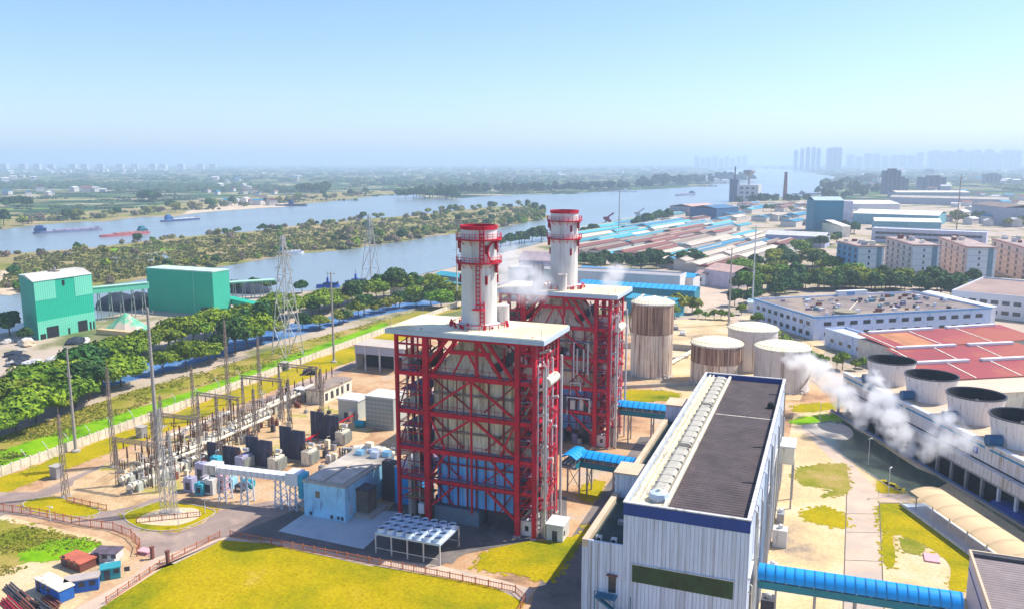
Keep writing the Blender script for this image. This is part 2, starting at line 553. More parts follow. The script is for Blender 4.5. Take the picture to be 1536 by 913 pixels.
def fields_material():
    m = bpy.data.materials.new('farmland')
    m.use_nodes = True
    N, L = m.node_tree.nodes, m.node_tree.links
    b = N['Principled BSDF']
    b.inputs['Roughness'].default_value = 1.0
    b.inputs['Specular IOR Level'].default_value = 0.05
    tc = N.new('ShaderNodeTexCoord')

    def vor(scale, rot, feature='F1'):
        mp = N.new('ShaderNodeMapping')
        mp.inputs['Scale'].default_value = scale
        mp.inputs['Rotation'].default_value = (0, 0, rot)
        L.new(tc.outputs['Object'], mp.inputs[0])
        v = N.new('ShaderNodeTexVoronoi')
        v.distance = 'CHEBYCHEV'
        v.feature = feature
        v.inputs['Scale'].default_value = 1.0
        v.inputs['Randomness'].default_value = 0.75
        L.new(mp.outputs[0], v.inputs['Vector'])
        sp = N.new('ShaderNodeSeparateColor')
        L.new(v.outputs['Color'], sp.inputs[0])
        return v, sp

    v1, s1 = vor((1 / 130, 1 / 55, 1), 0.5)
    r = N.new('ShaderNodeValToRGB')
    r.color_ramp.interpolation = 'CONSTANT'
    cols = [(0.03, 0.08, 0.03), (0.09, 0.16, 0.04), (0.17, 0.22, 0.05), (0.05, 0.10, 0.04), (0.28, 0.24, 0.10), (0.10, 0.16, 0.05), (0.40, 0.32, 0.20), (0.02, 0.06, 0.035)]
    els = r.color_ramp.elements
    while len(els) < len(cols):
        els.new(0.5)
    for i, c in enumerate(cols):
        els[i].position = i / len(cols)
        els[i].color = c + (1,)
    L.new(s1.outputs[0], r.inputs[0])
    # hedges and tree lines as dark edges of a second net of cells
    v2, s2 = vor((1 / 420, 1 / 150, 1), 0.5, 'F1')
    n = N.new('ShaderNodeTexNoise')
    n.inputs['Scale'].default_value = 0.009
    n.inputs['Detail'].default_value = 9
    n.inputs['Roughness'].default_value = 0.65
    L.new(tc.outputs['Object'], n.inputs['Vector'])
    mr = N.new('ShaderNodeMapRange')
    mr.inputs[1].default_value = 0.50
    mr.inputs[2].default_value = 0.56
    L.new(n.outputs['Fac'], mr.inputs[0])
    x = N.new('ShaderNodeMix')
    x.data_type = 'RGBA'
    L.new(mr.outputs[0], x.inputs[0])
    L.new(r.outputs[0], x.inputs[6])
    x.inputs[7].default_value = (0.02, 0.05, 0.03, 1)
    mr2 = N.new('ShaderNodeMapRange')
    mr2.inputs[1].default_value = 0.62
    mr2.inputs[2].default_value = 0.66
    n3 = N.new('ShaderNodeTexNoise')
    n3.inputs['Scale'].default_value = 0.011
    n3.inputs['Detail'].default_value = 6
    L.new(tc.outputs['Object'], n3.inputs['Vector'])
    L.new(n3.outputs['Fac'], mr2.inputs[0])
    y = N.new('ShaderNodeMix')
    y.data_type = 'RGBA'
    L.new(mr2.outputs[0], y.inputs[0])
    L.new(x.outputs[2], y.inputs[6])
    y.inputs[7].default_value = (0.50, 0.44, 0.34, 1)
    L.new(y.outputs[2], b.inputs['Base Color'])
    return m


def water_material(name, col, rough, bscale):
    m = bpy.data.materials.new(name)
    m.use_nodes = True
    N, L = m.node_tree.nodes, m.node_tree.links
    b = N['Principled BSDF']
    b.inputs['Roughness'].default_value = rough
    b.inputs['Specular IOR Level'].default_value = 0.5
    tc = N.new('ShaderNodeTexCoord')
    mp = N.new('ShaderNodeMapping')
    mp.inputs['Scale'].default_value = (1, 0.35, 1)
    mp.inputs['Rotation'].default_value = (0, 0, 0.6)
    L.new(tc.outputs['Object'], mp.inputs[0])
    n = N.new('ShaderNodeTexNoise')
    n.inputs['Scale'].default_value = bscale
    n.inputs['Detail'].default_value = 5
    L.new(mp.outputs[0], n.inputs['Vector'])
    n2 = N.new('ShaderNodeTexNoise')
    n2.inputs['Scale'].default_value = 0.008
    n2.inputs['Detail'].default_value = 5
    L.new(mp.outputs[0], n2.inputs['Vector'])
    x = N.new('ShaderNodeMix')
    x.data_type = 'RGBA'
    L.new(n2.outputs['Fac'], x.inputs[0])
    x.inputs[6].default_value = tuple(c * 0.8 for c in col) + (1,)
    x.inputs[7].default_value = tuple(c * 1.2 for c in col) + (1,)
    L.new(x.outputs[2], b.inputs['Base Color'])
    bp = N.new('ShaderNodeBump')
    bp.inputs['Strength'].default_value = 0.6
    bp.inputs['Distance'].default_value = 0.7
    L.new(n.outputs['Fac'], bp.inputs['Height'])
    L.new(bp.outputs[0], b.inputs['Normal'])
    return m


river_mat = water_material('river_water', (0.22, 0.27, 0.28), 0.25, 0.25)


def smooth_outline(pts, jitter=0.0, step=0.0, rough_seed=0):
    """closed outline through points, optionally cut finer and made uneven"""
    out = []
    n = len(pts)
    rr = random.Random(rough_seed)
    for i in range(n):
        a, b = pts[i], pts[(i + 1) % n]
        out.append(a)
        if step:
            L_ = (b - a).length
            k = max(1, min(int(L_ / step), 60))
            d = (b - a).normalized() if L_ else Vector((1, 0, 0))
            nrm = Vector((-d.y, d.x, 0))
            for j in range(1, k):
                out.append(a.lerp(b, j / k) + nrm * rr.uniform(-jitter, jitter))
    return out


def rounded(P, k=5):
    out = []
    n = len(P)
    for i in range(n):
        p0, p1, p2, p3 = P[i - 1], P[i], P[(i + 1) % n], P[(i + 2) % n]
        for j in range(k):
            t = j / k
            out.append(0.5 * ((2 * p1) + (p2 - p0) * t + (2 * p0 - 5 * p1 + 4 * p2 - p3) * t * t + (3 * p1 - p0 - 3 * p2 + p3) * t ** 3))
    return out


def sheet(name, px, material, z, jitter=0.0, step=0.0, pts=None, seed=1):
    """a flat piece of the setting whose outline is given by ground pixels"""
    P = pts or [G(*q) for q in px]
    if jitter and px and len(P) < 14 and 'road' not in name:
        P = rounded(P)
        jitter, step = jitter * 1.6, min(step, 1.0)
    P = smooth_outline([Vector((p[0], p[1], 0)) for p in P], jitter, step, seed)
    mb = MB()
    me_pts = [(p.x, p.y, z) for p in P]
    area = sum(me_pts[i][0] * me_pts[(i + 1) % len(me_pts)][1] - me_pts[(i + 1) % len(me_pts)][0] * me_pts[i][1] for i in range(len(me_pts)))
    if area < 0:
        me_pts.reverse()
    mb.face(me_pts)
    if 'grass' in name or 'lawn' in name and len(me_pts) < 400:
        rr = random.Random(seed + 40)
        n = len(me_pts)
        per = sum((Vector(me_pts[i]) - Vector(me_pts[i - 1])).length for i in range(n))
        cnt = min(int(per / .35), 700)
        if jitter > .15:
            for k in range(cnt):
                i = rr.randrange(n)
                a, b = Vector(me_pts[i - 1]), Vector(me_pts[i])
                c = a.lerp(b, rr.random())
                r = rr.uniform(.1, .45) * (1 + jitter * .4)
                c += Vector((rr.uniform(-1, 1) * r * 2, rr.uniform(-1, 1) * r * 2, .002 + k * 2e-5))
                w = rr.uniform(0, 6.28)
                mb.face([(c.x + r * rr.uniform(.5, 1.3) * math.cos(w + q * 1.047), c.y + r * rr.uniform(.5, 1.3) * math.sin(w + q * 1.047), c.z) for q in range(6)])
    o = mb.build(name, material)
    o['kind'] = 'structure'
    return o


# ------------------------------------------------------------------ the ground
def base_ground():
    mb = MB()
    S = 42000
    mb.face([(-S, -3000, 0), (S, -3000, 0), (S, S, 0), (-S, S, 0)])
    o = mb.build('ground', fields_material())
    o['kind'] = 'structure'


base_ground()
main_far_bank = [(0, 345), (53, 338), (118, 333), (158, 333), (210, 326), (263, 325), (315, 317), (400, 311), (433, 309), (470, 305), (511, 301), (560, 295),
                 (590, 292), (622, 291), (640, 298), (680, 299), (722, 295), (780, 292), (820, 292), (865, 290), (944, 286), (1023, 282), (1062, 279),
                 (1066, 274), (1056, 267), (1075, 259), (1102, 255), (1140, 253), (1185, 255), (1215, 260), (1256, 266)]
near_bank = [(1241, 279), (1236, 290), (1215, 294), (1160, 297), (1100, 303), (1041, 317), (999, 326), (949, 340), (917, 345), (880, 352), (823, 362), (760, 378), (720, 388), (684, 399), (677, 402), (624, 414), (564, 420), (511, 429),
             (467, 436), (400, 442), (300, 450), (215, 462), (140, 480), (0, 500)]
L0 = [G(*q) for q in near_bank][-1]
F0 = G(0, 345)
ext_left = [Vector((L0.x - 500, L0.y - 330, 0)), Vector((F0.x - 700, F0.y - 420, 0))]
sheet('river', None, river_mat, 0.06, pts=[G(*q) for q in main_far_bank] + [G(*q) for q in near_bank] + ext_left, jitter=2.0, step=12, seed=3)
island_top = [(-60, 388), (0, 383), (45, 379), (100, 375), (150, 371), (200, 364), (230, 360), (315, 352), (380, 347), (434, 340), (485, 336), (538, 329), (616, 324), (695, 315), (748, 310), (790, 309), (822, 324)]
island_bot = [(823, 328), (798, 333), (766, 338), (745, 344), (693, 350), (643, 355), (603, 363), (564, 368), (511, 376), (440, 381), (380, 392), (342, 399), (300, 404), (210, 420), (139, 430), (60, 436), (30, 439), (0, 441), (-60, 446)]
sheet('island_ground', island_top + island_bot, scrub_mat, 0.12, jitter=2.5, step=10, seed=5)
sheet('far_bank_ground', main_far_bank[:14] + [(622, 285), (560, 286), (470, 290), (400, 296), (263, 306), (120, 318), (0, 322)], scrub_mat, 0.10, jitter=4, step=30, seed=6)
sheet('bank_sand_ground', [(275, 322), (315, 318), (400, 312), (430, 310), (432, 302), (380, 303), (300, 312)], sand, 0.15, jitter=3, step=20, seed=8)
sheet('island_sand_ground', [(0, 441), (28, 439), (30, 425), (20, 410), (0, 408)], sand, 0.16, jitter=1.5, step=8, seed=9)
sheet('island_pool_water', [(150, 398), (200, 392), (250, 389), (245, 380), (190, 384), (150, 390)], river_mat, 0.18, jitter=1.5, step=8, seed=10)
sheet('island_grass', [(175, 378), (270, 374), (268, 368), (180, 372)], lush_mat, 0.19, jitter=2, step=8, seed=12)
# land on this side of the river
sheet('near_land_ground', [(-60, 520), (0, 500), (140, 480), (215, 462), (300, 450), (400, 442), (467, 436), (511, 429), (564, 420), (624, 414), (677, 402), (760, 378), (823, 362), (917, 345), (999, 326), (1100, 303), (1241, 300), (1536, 300), (2600, 330), (3200, 640), (2400, 1100), (1400, 1100), (-200, 1100), (-200, 700)],
      town_mat, 0.03)
sheet('verge_ground', [(-40, 676), (0, 655), (100, 620), (200, 585), (300, 560), (420, 520), (620, 468), (700, 452), (760, 452), (640, 476), (587, 494), (300, 601), (0, 714), (-40, 728)], verge_mat, 0.06)
sheet('lush_strip_grass', [(-30, 688), (0, 676), (106, 642), (177, 622), (265, 593), (353, 564), (420, 538), (500, 510), (575, 484), (587, 490), (500, 524), (400, 560), (300, 598), (100, 672), (0, 710), (-30, 722)], lush_mat, 0.08, jitter=0.4, step=5, seed=13)
sheet('canal_side_road', [(-40, 640), (0, 632), (80, 600), (240, 560), (400, 515), (540, 478), (680, 452), (690, 440), (560, 462), (400, 492), (240, 535), (80, 575), (-40, 620)], canal_mat, 0.07)
XF = -172.4
sheet('yard', None, yard_mat, 0.05, pts=[Vector((XF, 60, 0)), Vector((XF, 330, 0)), Vector((-20, 330, 0)), Vector((30, 230, 0)), Vector((34, 60, 0))])
sheet('fence_side_lawn', None, lawn_mat, 0.07, pts=[Vector((XF + 1, 110, 0)), Vector((XF + 1, 325, 0)), Vector((-158, 325, 0)), Vector((-158, 250, 0)), Vector((-160, 200, 0)), Vector((-163, 110, 0))], jitter=0.8, step=4, seed=14)
sheet('service_road', None, asphalt, 0.09, pts=[Vector((-157, 105, 0)), Vector((-157, 320, 0)), Vector((-152.5, 320, 0)), Vector((-152.5, 105, 0))])
sheet('field_grass', [(105, 960), (150, 913), (240, 850), (318, 812), (400, 811), (560, 845), (700, 873), (770, 892), (782, 913), (770, 980), (600, 1100), (100, 1100)], lawn_mat, 0.09, jitter=0.25, step=3, seed=15)
sheet('left_road', [(-60, 738), (60, 738), (35, 756), (48, 768), (90, 776), (140, 778), (150, 766), (184, 775), (215, 796), (228, 838), (212, 826), (200, 806), (172, 796), (120, 789), (60, 777), (-60, 762)], asphalt, 0.10)
sheet('junction_road', [(184, 775), (215, 796), (265, 799), (305, 785), (325, 766), (400, 752), (480, 744), (440, 766), (340, 806), (262, 845), (228, 840)], asphalt, 0.104)
sheet('track_road', [(92, 776), (150, 767), (190, 745), (300, 700), (312, 700), (270, 735), (205, 768), (184, 776), (140, 780)], asphalt, 0.108)
sheet('plot_lane', [(228, 838), (262, 846), (330, 812), (250, 848), (150, 912), (60, 990), (-20, 990), (110, 915), (195, 868)], pale_road, 0.112)
sheet('field_edge_path', [(228, 838), (340, 805), (440, 815), (560, 842), (560, 850), (400, 815), (330, 810), (240, 850), (200, 872)], pale_road, 0.114)
sheet('plot_ground', [(-60, 762), (0, 772), (120, 800), (180, 815), (200, 832), (150, 880), (90, 930), (-100, 990)], pale_yard, 0.08)
sheet('plot_grass', [(-60, 770), (0, 780), (70, 795), (120, 808), (150, 815), (90, 826), (20, 850), (-60, 880)], verge_mat, 0.10, jitter=0.5, step=3, seed=16)
sheet('plot_lush_grass', [(30, 838), (60, 818), (110, 808), (148, 817), (120, 830), (70, 842)], lush_mat, 0.12, jitter=0.4, step=2, seed=17)
sheet('traffic_island_grass', [(35, 754), (75, 745), (110, 752), (150, 766), (130, 775), (90, 773), (48, 766)], lawn_mat, 0.12, jitter=0.2, step=3, seed=18)
sheet('mast_plot_grass', [(185, 775), (210, 762), (250, 752), (320, 765), (305, 780), (265, 795), (215, 794)], lawn_mat, 0.12, jitter=0.2, step=3, seed=19)
sheet('mast_plot_soil_ground', [(205, 783), (235, 765), (290, 762), (300, 775), (262, 788)], pale_yard, 0.14, jitter=0.3, step=3, seed=20)
sub_mat = ground_mat('substation_soil', [(0.30, 0.19, 0.11), (0.50, 0.33, 0.17), (0.60, 0.42, 0.24), (0.36, 0.32, 0.06), (0.56, 0.44, 0.32)], 0.10, stops=[0.30, 0.42, 0.52, 0.62, 0.68], fine=.22)
sheet('substation_gravel_ground', [(90, 745), (170, 690), (300, 640), (420, 600), (470, 590), (560, 640), (470, 690), (380, 705), (260, 740), (160, 765)], sub_mat, 0.11, jitter=0.5, step=5, seed=21)
sheet('front_lane_road', [(330, 800), (440, 764), (600, 800), (700, 815), (680, 845), (560, 838), (345, 806)], shade_asphalt, 0.10)  # darker colour carries the near tower's shadow
sheet('concrete_slab', [(417, 797), (545, 824), (606, 768), (470, 762)], pad_mat, 0.16)
sheet('corner_lawn', [(716, 850), (745, 818), (800, 812), (866, 804), (880, 788), (884, 796), (848, 846), (824, 870), (770, 860)], lawn_mat, 0.12, jitter=0.3, step=3, seed=22)
sheet('front_path', [(560, 838), (660, 848), (760, 872), (800, 884), (790, 905), (740, 880), (640, 862), (560, 848)], pale_road, 0.11)
sheet('hall_side_road', [(800, 890), (905, 735), (960, 655), (985, 655), (930, 760), (880, 913), (870, 1100), (760, 1100)], shade_asphalt, 0.10)  # dark sheet whose left edge follows the hall's cast shadow
sheet('tower_apron_ground', [(560, 790), (600, 745), (850, 745), (850, 800), (700, 830), (660, 848), (560, 836)], shade_asphalt, 0.13)  # colour darkened for the shade at the tower foot
sheet('gallery_yard_grass', [(868, 740), (880, 725), (905, 722), (900, 742), (880, 752)], lawn_mat, 0.12, jitter=0.3, step=2, seed=23)
sheet('tank_yard_grass', [(935, 596), (945, 585), (1010, 588), (1015, 598), (960, 602)], lawn_mat, 0.12, jitter=0.3, step=3, seed=24)
# yard right of the hall
sheet('hall_right_ground', None, pale_yard, 0.08, pts=[Vector((-7.9, 60, 0)), Vector((-7.6, 252, 0)), Vector((1, 252, 0)), Vector((4.5, 245, 0)), Vector((40, 170, 0)), Vector((36, 60, 0))])
sheet('hall_right_road', [(1200, 640), (1232, 650), (1318, 735), (1330, 1000), (1262, 1000), (1270, 740), (1258, 700)], pale_road, 0.10)
for i_, (a_, b_) in enumerate((((1270, 798), (1321, 799)), ((1269, 770), (1319, 771)), ((1268, 840), (1325, 842)), ((1270, 742), (1262, 1000)), ((1318, 735), (1330, 1000)))):
    p_, q_ = G(*a_), G(*b_)
    n_ = Vector((-(q_ - p_).y, (q_ - p_).x, 0)).normalized() * .09
    sheet('joint_road', None, mat('joint_dark', (0.14, 0.12, 0.10), .95), 0.115 + .003 * i_, pts=[p_ - n_, q_ - n_, q_ + n_, p_ + n_])
sheet('right_lawn', [(1320, 755), (1362, 755), (1452, 830), (1450, 882), (1425, 880), (1425, 850), (1400, 825), (1345, 800), (1322, 792)], lawn_mat, 0.12, jitter=0.25, step=2, seed=26)
sheet('right_lawn_corner_grass', [(1318, 720), (1338, 726), (1360, 741), (1318, 738)], lawn_mat, 0.12, jitter=0.1, step=2, seed=27)
sheet('left_patch_grass', [(1205, 768), (1238, 760), (1268, 775), (1270, 792), (1240, 788), (1210, 780)], lawn_mat, 0.12, jitter=0.4, step=2, seed=28)
sheet('far_patch_grass', [(1198, 702), (1262, 696), (1272, 712), (1272, 738), (1232, 745), (1250, 735), (1200, 725)], verge_mat, 0.11, jitter=0.4, step=2, seed=29)
sheet('small_bed_grass', [(1324, 803), (1338, 805), (1342, 846), (1326, 845)], lawn_mat, 0.13, jitter=0.1, step=2)
sheet('round_bed_grass', [(1351, 810), (1365, 808), (1385, 820), (1378, 832), (1355, 826)], verge_mat, 0.13, jitter=0.1, step=2)
sheet('north_lawn_grass', [(1198, 618), (1262, 611), (1262, 603), (1198, 607)], lawn_mat, 0.12, jitter=0.3, step=4, seed=30)
sheet('north_lush_grass', [(1197, 636), (1262, 630), (1262, 621), (1197, 627)], lush_mat, 0.12, jitter=0.3, step=4, seed=31)
sheet('pond_water', [(1204, 638), (1262, 628), (1375, 702), (1425, 722), (1375, 748), (1330, 728), (1270, 688)], pond_mat, 0.12)
sheet('pond_shoal_ground', [(1204, 638), (1262, 636), (1280, 650), (1268, 660), (1236, 655), (1218, 650)], concrete, 0.14, jitter=0.4, step=2, seed=33)
sheet('white_crossing_road', [(1318, 740), (1362, 741), (1364, 754), (1318, 753)], pale_road, 0.14)
sheet('factory_apron_ground', [(1045, 420), (1085, 418), (1100, 455), (1030, 470)], pale_road, 0.10)
sheet('tank_yard_ground', [(940, 560), (1000, 480), (1180, 470), (1240, 520), (1200, 600), (1030, 600)], pale_yard, 0.09)
sheet('warehouse_street_road', [(1100, 470), (1170, 510), (1260, 560), (1300, 590), (1240, 590), (1160, 520), (1090, 480)], pale_road, 0.11)

# kerbs round the planted islands and lawns beside the roads
def kerb(px, closed=True):
    P = rounded([G(*q) for q in px], 4) if closed else [G(*q) for q in px]
    m = MB()
    n = len(P)
    for i in range(n if closed else n - 1):
        a, b = P[i], P[(i + 1) % n]
        m.beam((a.x, a.y, .13), (b.x, b.y, .13), .16, .22, .04)
    o = m.build('kerb', mat('kerb_stone', (0.50, 0.45, 0.38), .9, .15, .5))
    o['kind'] = 'structure'


kerb([(35, 754), (75, 745), (110, 752), (150, 766), (130, 775), (90, 773), (48, 766)])
kerb([(185, 775), (210, 762), (250, 752), (320, 765), (305, 780), (265, 795), (215, 794)])
kerb([(1320, 755), (1362, 755), (1452, 830)], False)
kerb([(1262, 628), (1204, 638), (1270, 688), (1330, 728), (1375, 748)], False)
# ------------------------------------------------------------------ the turbine hall
def turbine_hall():
    X0, X1, Y0, Y1, H = -25.0, -8.0, 108.0, 186.0, 23.4
    t = thing('turbine_hall', 'tall pale blue metal hall with black ribbed roof and navy band in the foreground', 'industrial hall', (X0, Y0, 0))
    m = MB().box(X0, Y0, 0, X1, Y1, H - 1.8)
    m.box(X0, Y0 + .3, H - 1.8, X0 + .3, Y1, H).box(X1 - .3, Y0 + .3, H - 1.8, X1, Y1, H)
    m.build('wall', siding, t)
    m = MB()
    m.box(X0 - .06, Y0 - .06, H - 1.75, X1 + .06, Y0 + .3, H)
    m.box(X1 - .3 + .302, Y0 + .3, H - 0.9, X1 + .06, Y1 - .3, H)
    m.box(X0 - .06, Y1 - .3, H - 1.7, X1 + .06, Y1 + .06, H)
    m.build('fascia', navy, t)
    m = MB()
    m.box(X0 - .15, Y0 - .15, H + .003, X1 + .15, Y0 + .35, H + .16)
    m.box(X0 - .15, Y1 - .35, H + .003, X1 + .15, Y1 + .15, H + .16)
    m.box(X0 - .15, Y0 + .35, H + .003, X0 + .35, Y1 - .35, H + .16)
    m.box(X1 - .45, Y0 + .35, H + .003, X1 + .15, Y1 - .35, H + .16)
    m.build('parapet_cap', offwhite, t)
    rx = -19.4
    m = MB()
    m.box(rx, Y0 + .4, H - 1.3, X1 - .5, Y1 - .4, H - 1.0)
    m.build('roof_deck', black_roof, t)
    m = MB().box(rx + .3, 158.0, H - 1.0, X1 - .5, 158.25, H - .93)
    m.build('roof_seam', cream, t)
    m = MB()
    m.box(X0 + .4, Y0 + .4, H - 1.3, rx - .03, Y1 - .4, H - .7)
    m.build('service_strip', mat('strip_cream', (0.66, 0.58, 0.40), .8, .25, .5, fine=.25, col2=(0.42, 0.37, 0.30)), t)
    m = MB()
    for x, w in ((X0 + .9, .35), (X0 + 1.7, .25), (rx - .45, .5)):
        m.box(x, Y0 + 1, H - .7, x + w, Y1 - .6, H - .2)
    m.build('curb', cream, t)
    for a, b in ((Y0 + 5.5, 134.0), (136.0, 160.0), (161.5, 183.5)):
        m = MB()
        m.prof([(0, 0), (0, 0), (0, 0)], 0, 0) if False else None
        xa, xb = X0 + 2.5, rx - .8
        prof = [(xa, H - .68), (xb, H - .68), (xb, H - .3), (xb - .5, H + .05), (xa + .5, H + .05), (xa, H - .3)]
        n = len(prof)
        vs = [(x, a, z) for x, z in prof] + [(x, b, z) for x, z in prof]
        m._add(vs, [tuple(range(n)), tuple(range(2 * n - 1, n - 1, -1))] + [(i + n, (i + 1) % n + n, (i + 1) % n, i) for i in range(n)])
        vent_m = mat('mottled_vent', (0.46, 0.43, 0.36), .9, .15, 1.2, fine=.15, spec=.1)
        v = m.build('ridge_vent', vent_m, t)
        y = a + .6
        while y < b - .5:
            MB().box(xa - .05, y, H - .5, xb + .05, y + .12, H + .1).build('vent_rib', vent_m, v)
            y += 3.2
    m = MB().lathe([(1.35, 0), (1.5, .5), (1.35, 1.1), (.5, 1.3)], 8, ((X0 + 4.0), Y0 + 4.4, H - .68))
    v = m.build('octagonal_cowl', fascia, t)
    MB().lathe([(.35, 0), (.3, .35)], 8, (X0 + 4.0, Y0 + 4.4, H + .62)).build('hub', cream, v)
    MB().lathe([(.7, 0), (.75, .6), (.55, 1.1), (.2, 1.3)], 12, (X1 - 1.5, 166.0, H - 1.0)).build('roof_ventilator', black, t, True)
    for yy in (124, 141, 176):
        MB().beam((X1 - 2.6, yy, H - .9), (X1 - .5, yy + .4, H - .9), .1, .14).build('roof_pipe', dark_steel, t)
    # window band, slightly proud of the wall
    f = MB().box(-23.6, Y0 - .12, 11.9, -9.8, Y0 + .0 - .003, 14.5).build('window_band', green_glass, t)
    m = MB()
    for i in range(1, 14):
        x = -23.6 + i * 13.8 / 14
        m.box(x - .03, Y0 - .16, 11.95, x + .03, Y0 - .123, 14.45)
    m.build('mullion', mat('dark_green_frame', (0.02, 0.09, 0.04), 0.5), f)
    MB().box(-23.75, Y0 - .2, 14.503, -9.65, Y0 - .003, 14.62).build('drip_cap', offwhite, t)
    # low annex on the left
    A0, AH = -31.0, 17.0
    MB().box(A0, Y0 + .02, 0, X0 - .003, Y1 - 3, AH - 1.1).build('annex_wall', siding, t)
    MB().box(A0 + .9, Y0 + .5, AH - 1.1, X0 - .003, Y1 - 3.2, AH - .8).build('annex_roof', mat('dark_annex_roof', (0.03, 0.055, 0.055), 0.9, 0.35, 0.3, fine=0.2), t)
    m = MB().box(A0, Y0 + .02, AH - 1.1, A0 + .9, Y1 - 3, AH)
    m.build('annex_parapet', peach_ledge, t)
    MB().box(A0 + .9, Y0 + .02, AH - 1.1, X0 - .003, Y0 + .32, AH).build('annex_front_parapet', siding, t)
    for x in (-29.3, -27.1):
        b = MB().box(x, Y0 + 1.2, AH - .8, x + .8, Y0 + 1.9, AH + .15).build('vent_hood', offwhite, t)
        MB().box(x + .15, Y0 + 1.14, AH - .5, x + .65, Y0 + 1.2 - .003, AH).build('grille', black, b)
    for x, y in ((-27.8, 116), (-27.0, 119)):
        MB().box(x, y, AH - .8, x + 1.0, y + 1.0, AH - .2).build('roof_box', steel, t)
    # stair heads on the annex roof
    for (y0, y1, z1) in ((126.5, 131.5, 20.2), (170.0, 175.5, 19.6)):
        p = MB().box(A0 + .1, y0, AH - .8, X0 - .3, y1, z1).build('penthouse', siding, t)
        MB().box(A0 - .1, y0 - .2, z1 + .003, X0 - .2, y1 + .2, z1 + .25).build('slab', peach_ledge, p)
        MB().box(-27.4, y0 - .05, AH - .8, -26.2, y0 - .003, AH + 1.3).build('door', dark_steel, p)
    # door high in the front wall with its blue stair
    d = MB().box(-27.0, Y0 - .06, 9.6, -25.9, Y0 - .003, 12.2).build('upper_door', dark_glass, t)
    MB().box(-27.2, Y0 - .5, 12.25, -25.7, Y0 - .01, 12.4).build('canopy', brick_red, d)
    stair_blue = mat('stair_blue', (0.03, 0.16, 0.26), 0.6, 0.2, 0.5)
    m = MB()
    m.box(-28.6, Y0 - 1.6, 9.2, -25.6, Y0 - .05, 9.35)
    zz, xx, dirx = 9.2, -28.4, 1
    for k in range(3):
        y0 = Y0 - .8 - .75 * (k % 2)
        x1 = -23.6 if dirx > 0 else -28.4
        m.beam((xx, y0, zz), (x1, y0, zz - 3.2), .12, .3)
        m.beam((xx, y0 - .6, zz), (x1, y0 - .6, zz - 3.2), .12, .3)
        for s in range(14):
            f = s / 14
            m.box(xx + (x1 - xx) * f - .14, y0 - .6, zz - 3.2 * f - .1, xx + (x1 - xx) * f + .14, y0, zz - 3.2 * f - .04)
        m.beam((xx, y0 - .6, zz + 1), (x1, y0 - .6, zz - 2.2), .06)
        zz -= 3.2
        xx = x1
        m.box(xx - .6, Y0 - 2.2, zz - .1, xx + .6, Y0 - .05, zz)
        dirx = -dirx
    for x in (-28.6, -25.7, -23.4):
        m.beam((x, Y0 - 1.6, 0), (x, Y0 - 1.6, 10.3), .12)
    m.box(-28.6, Y0 - 1.62, 10.25, -25.6, Y0 - 1.56, 10.32)
    m.build('outside_stair', stair_blue, t)
    for x in (-29.6, -28.6):
        MB().tube([(x, Y0 - .08, .2), (x, Y0 - .08, AH - .2)], .06, 6).build('downpipe', steel, t)
    # the sunlit long wall: pipes and columns standing just off it
    rr = random.Random(5)
    for k in range(34):
        y = Y0 + 2.2 + k * 2.28
        top = rr.choice([H - 1, H - 1.5, 15, 19, 12])
        r = rr.choice([.08, .12, .2])
        MB().tube([(X1 + .35, y, .05), (X1 + .35, y, top), (X1 + .05, y, top + .2)], r, 6).build('wall_pipe', rr.choice([offwhite, steel, lattice_brown, cream, fascia]), t)
    for z in (7.0, 14.5):
        MB().box(X1 + .003, Y0 + 1, z, X1 + .28, Y1 - 1, z + .35).build('wall_girt', offwhite, t)
    for k in range(9):
        y = Y0 + 4.5 + k * 8.4
        MB().box(X1 + .003, y, 8.2, X1 + .12, y + 4.5, 12.5).build('side_window', dark_glass, t)
    # service cabin on legs at the far end
    c = MB().box(X1 + .4, 171, 9.5, X1 + 3.2, 177, 13).build('side_cabin', cream, t)
    MB().box(X1 + .35, 170.8, 13.003, X1 + 3.4, 177.2, 13.3).build('cabin_roof', offwhite, c)
    for y in (171.2, 176.6):
        MB().beam((X1 + 3.0, y, 0), (X1 + 3.0, y, 9.5), .35).build('cabin_leg', steel, c)
    for y, w, h in ((116, 1.4, 2.4), (126, 2.2, 3), (139, 1.6, 2.2), (152, 2.5, 3.4), (163, 1.4, 2)):
        e = MB().box(X1 + .8, y, 0.05, X1 + .8 + w, y + 2.4, h).build('wall_plant', rr.choice([steel, offwhite, dark_steel]), t)
        MB().lathe([(.4, 0), (.45, .6), (.2, .8)], 10, (X1 + .8 + w / 2, y + 1.2, h + .003)).build('cap', offwhite, e)


turbine_hall()


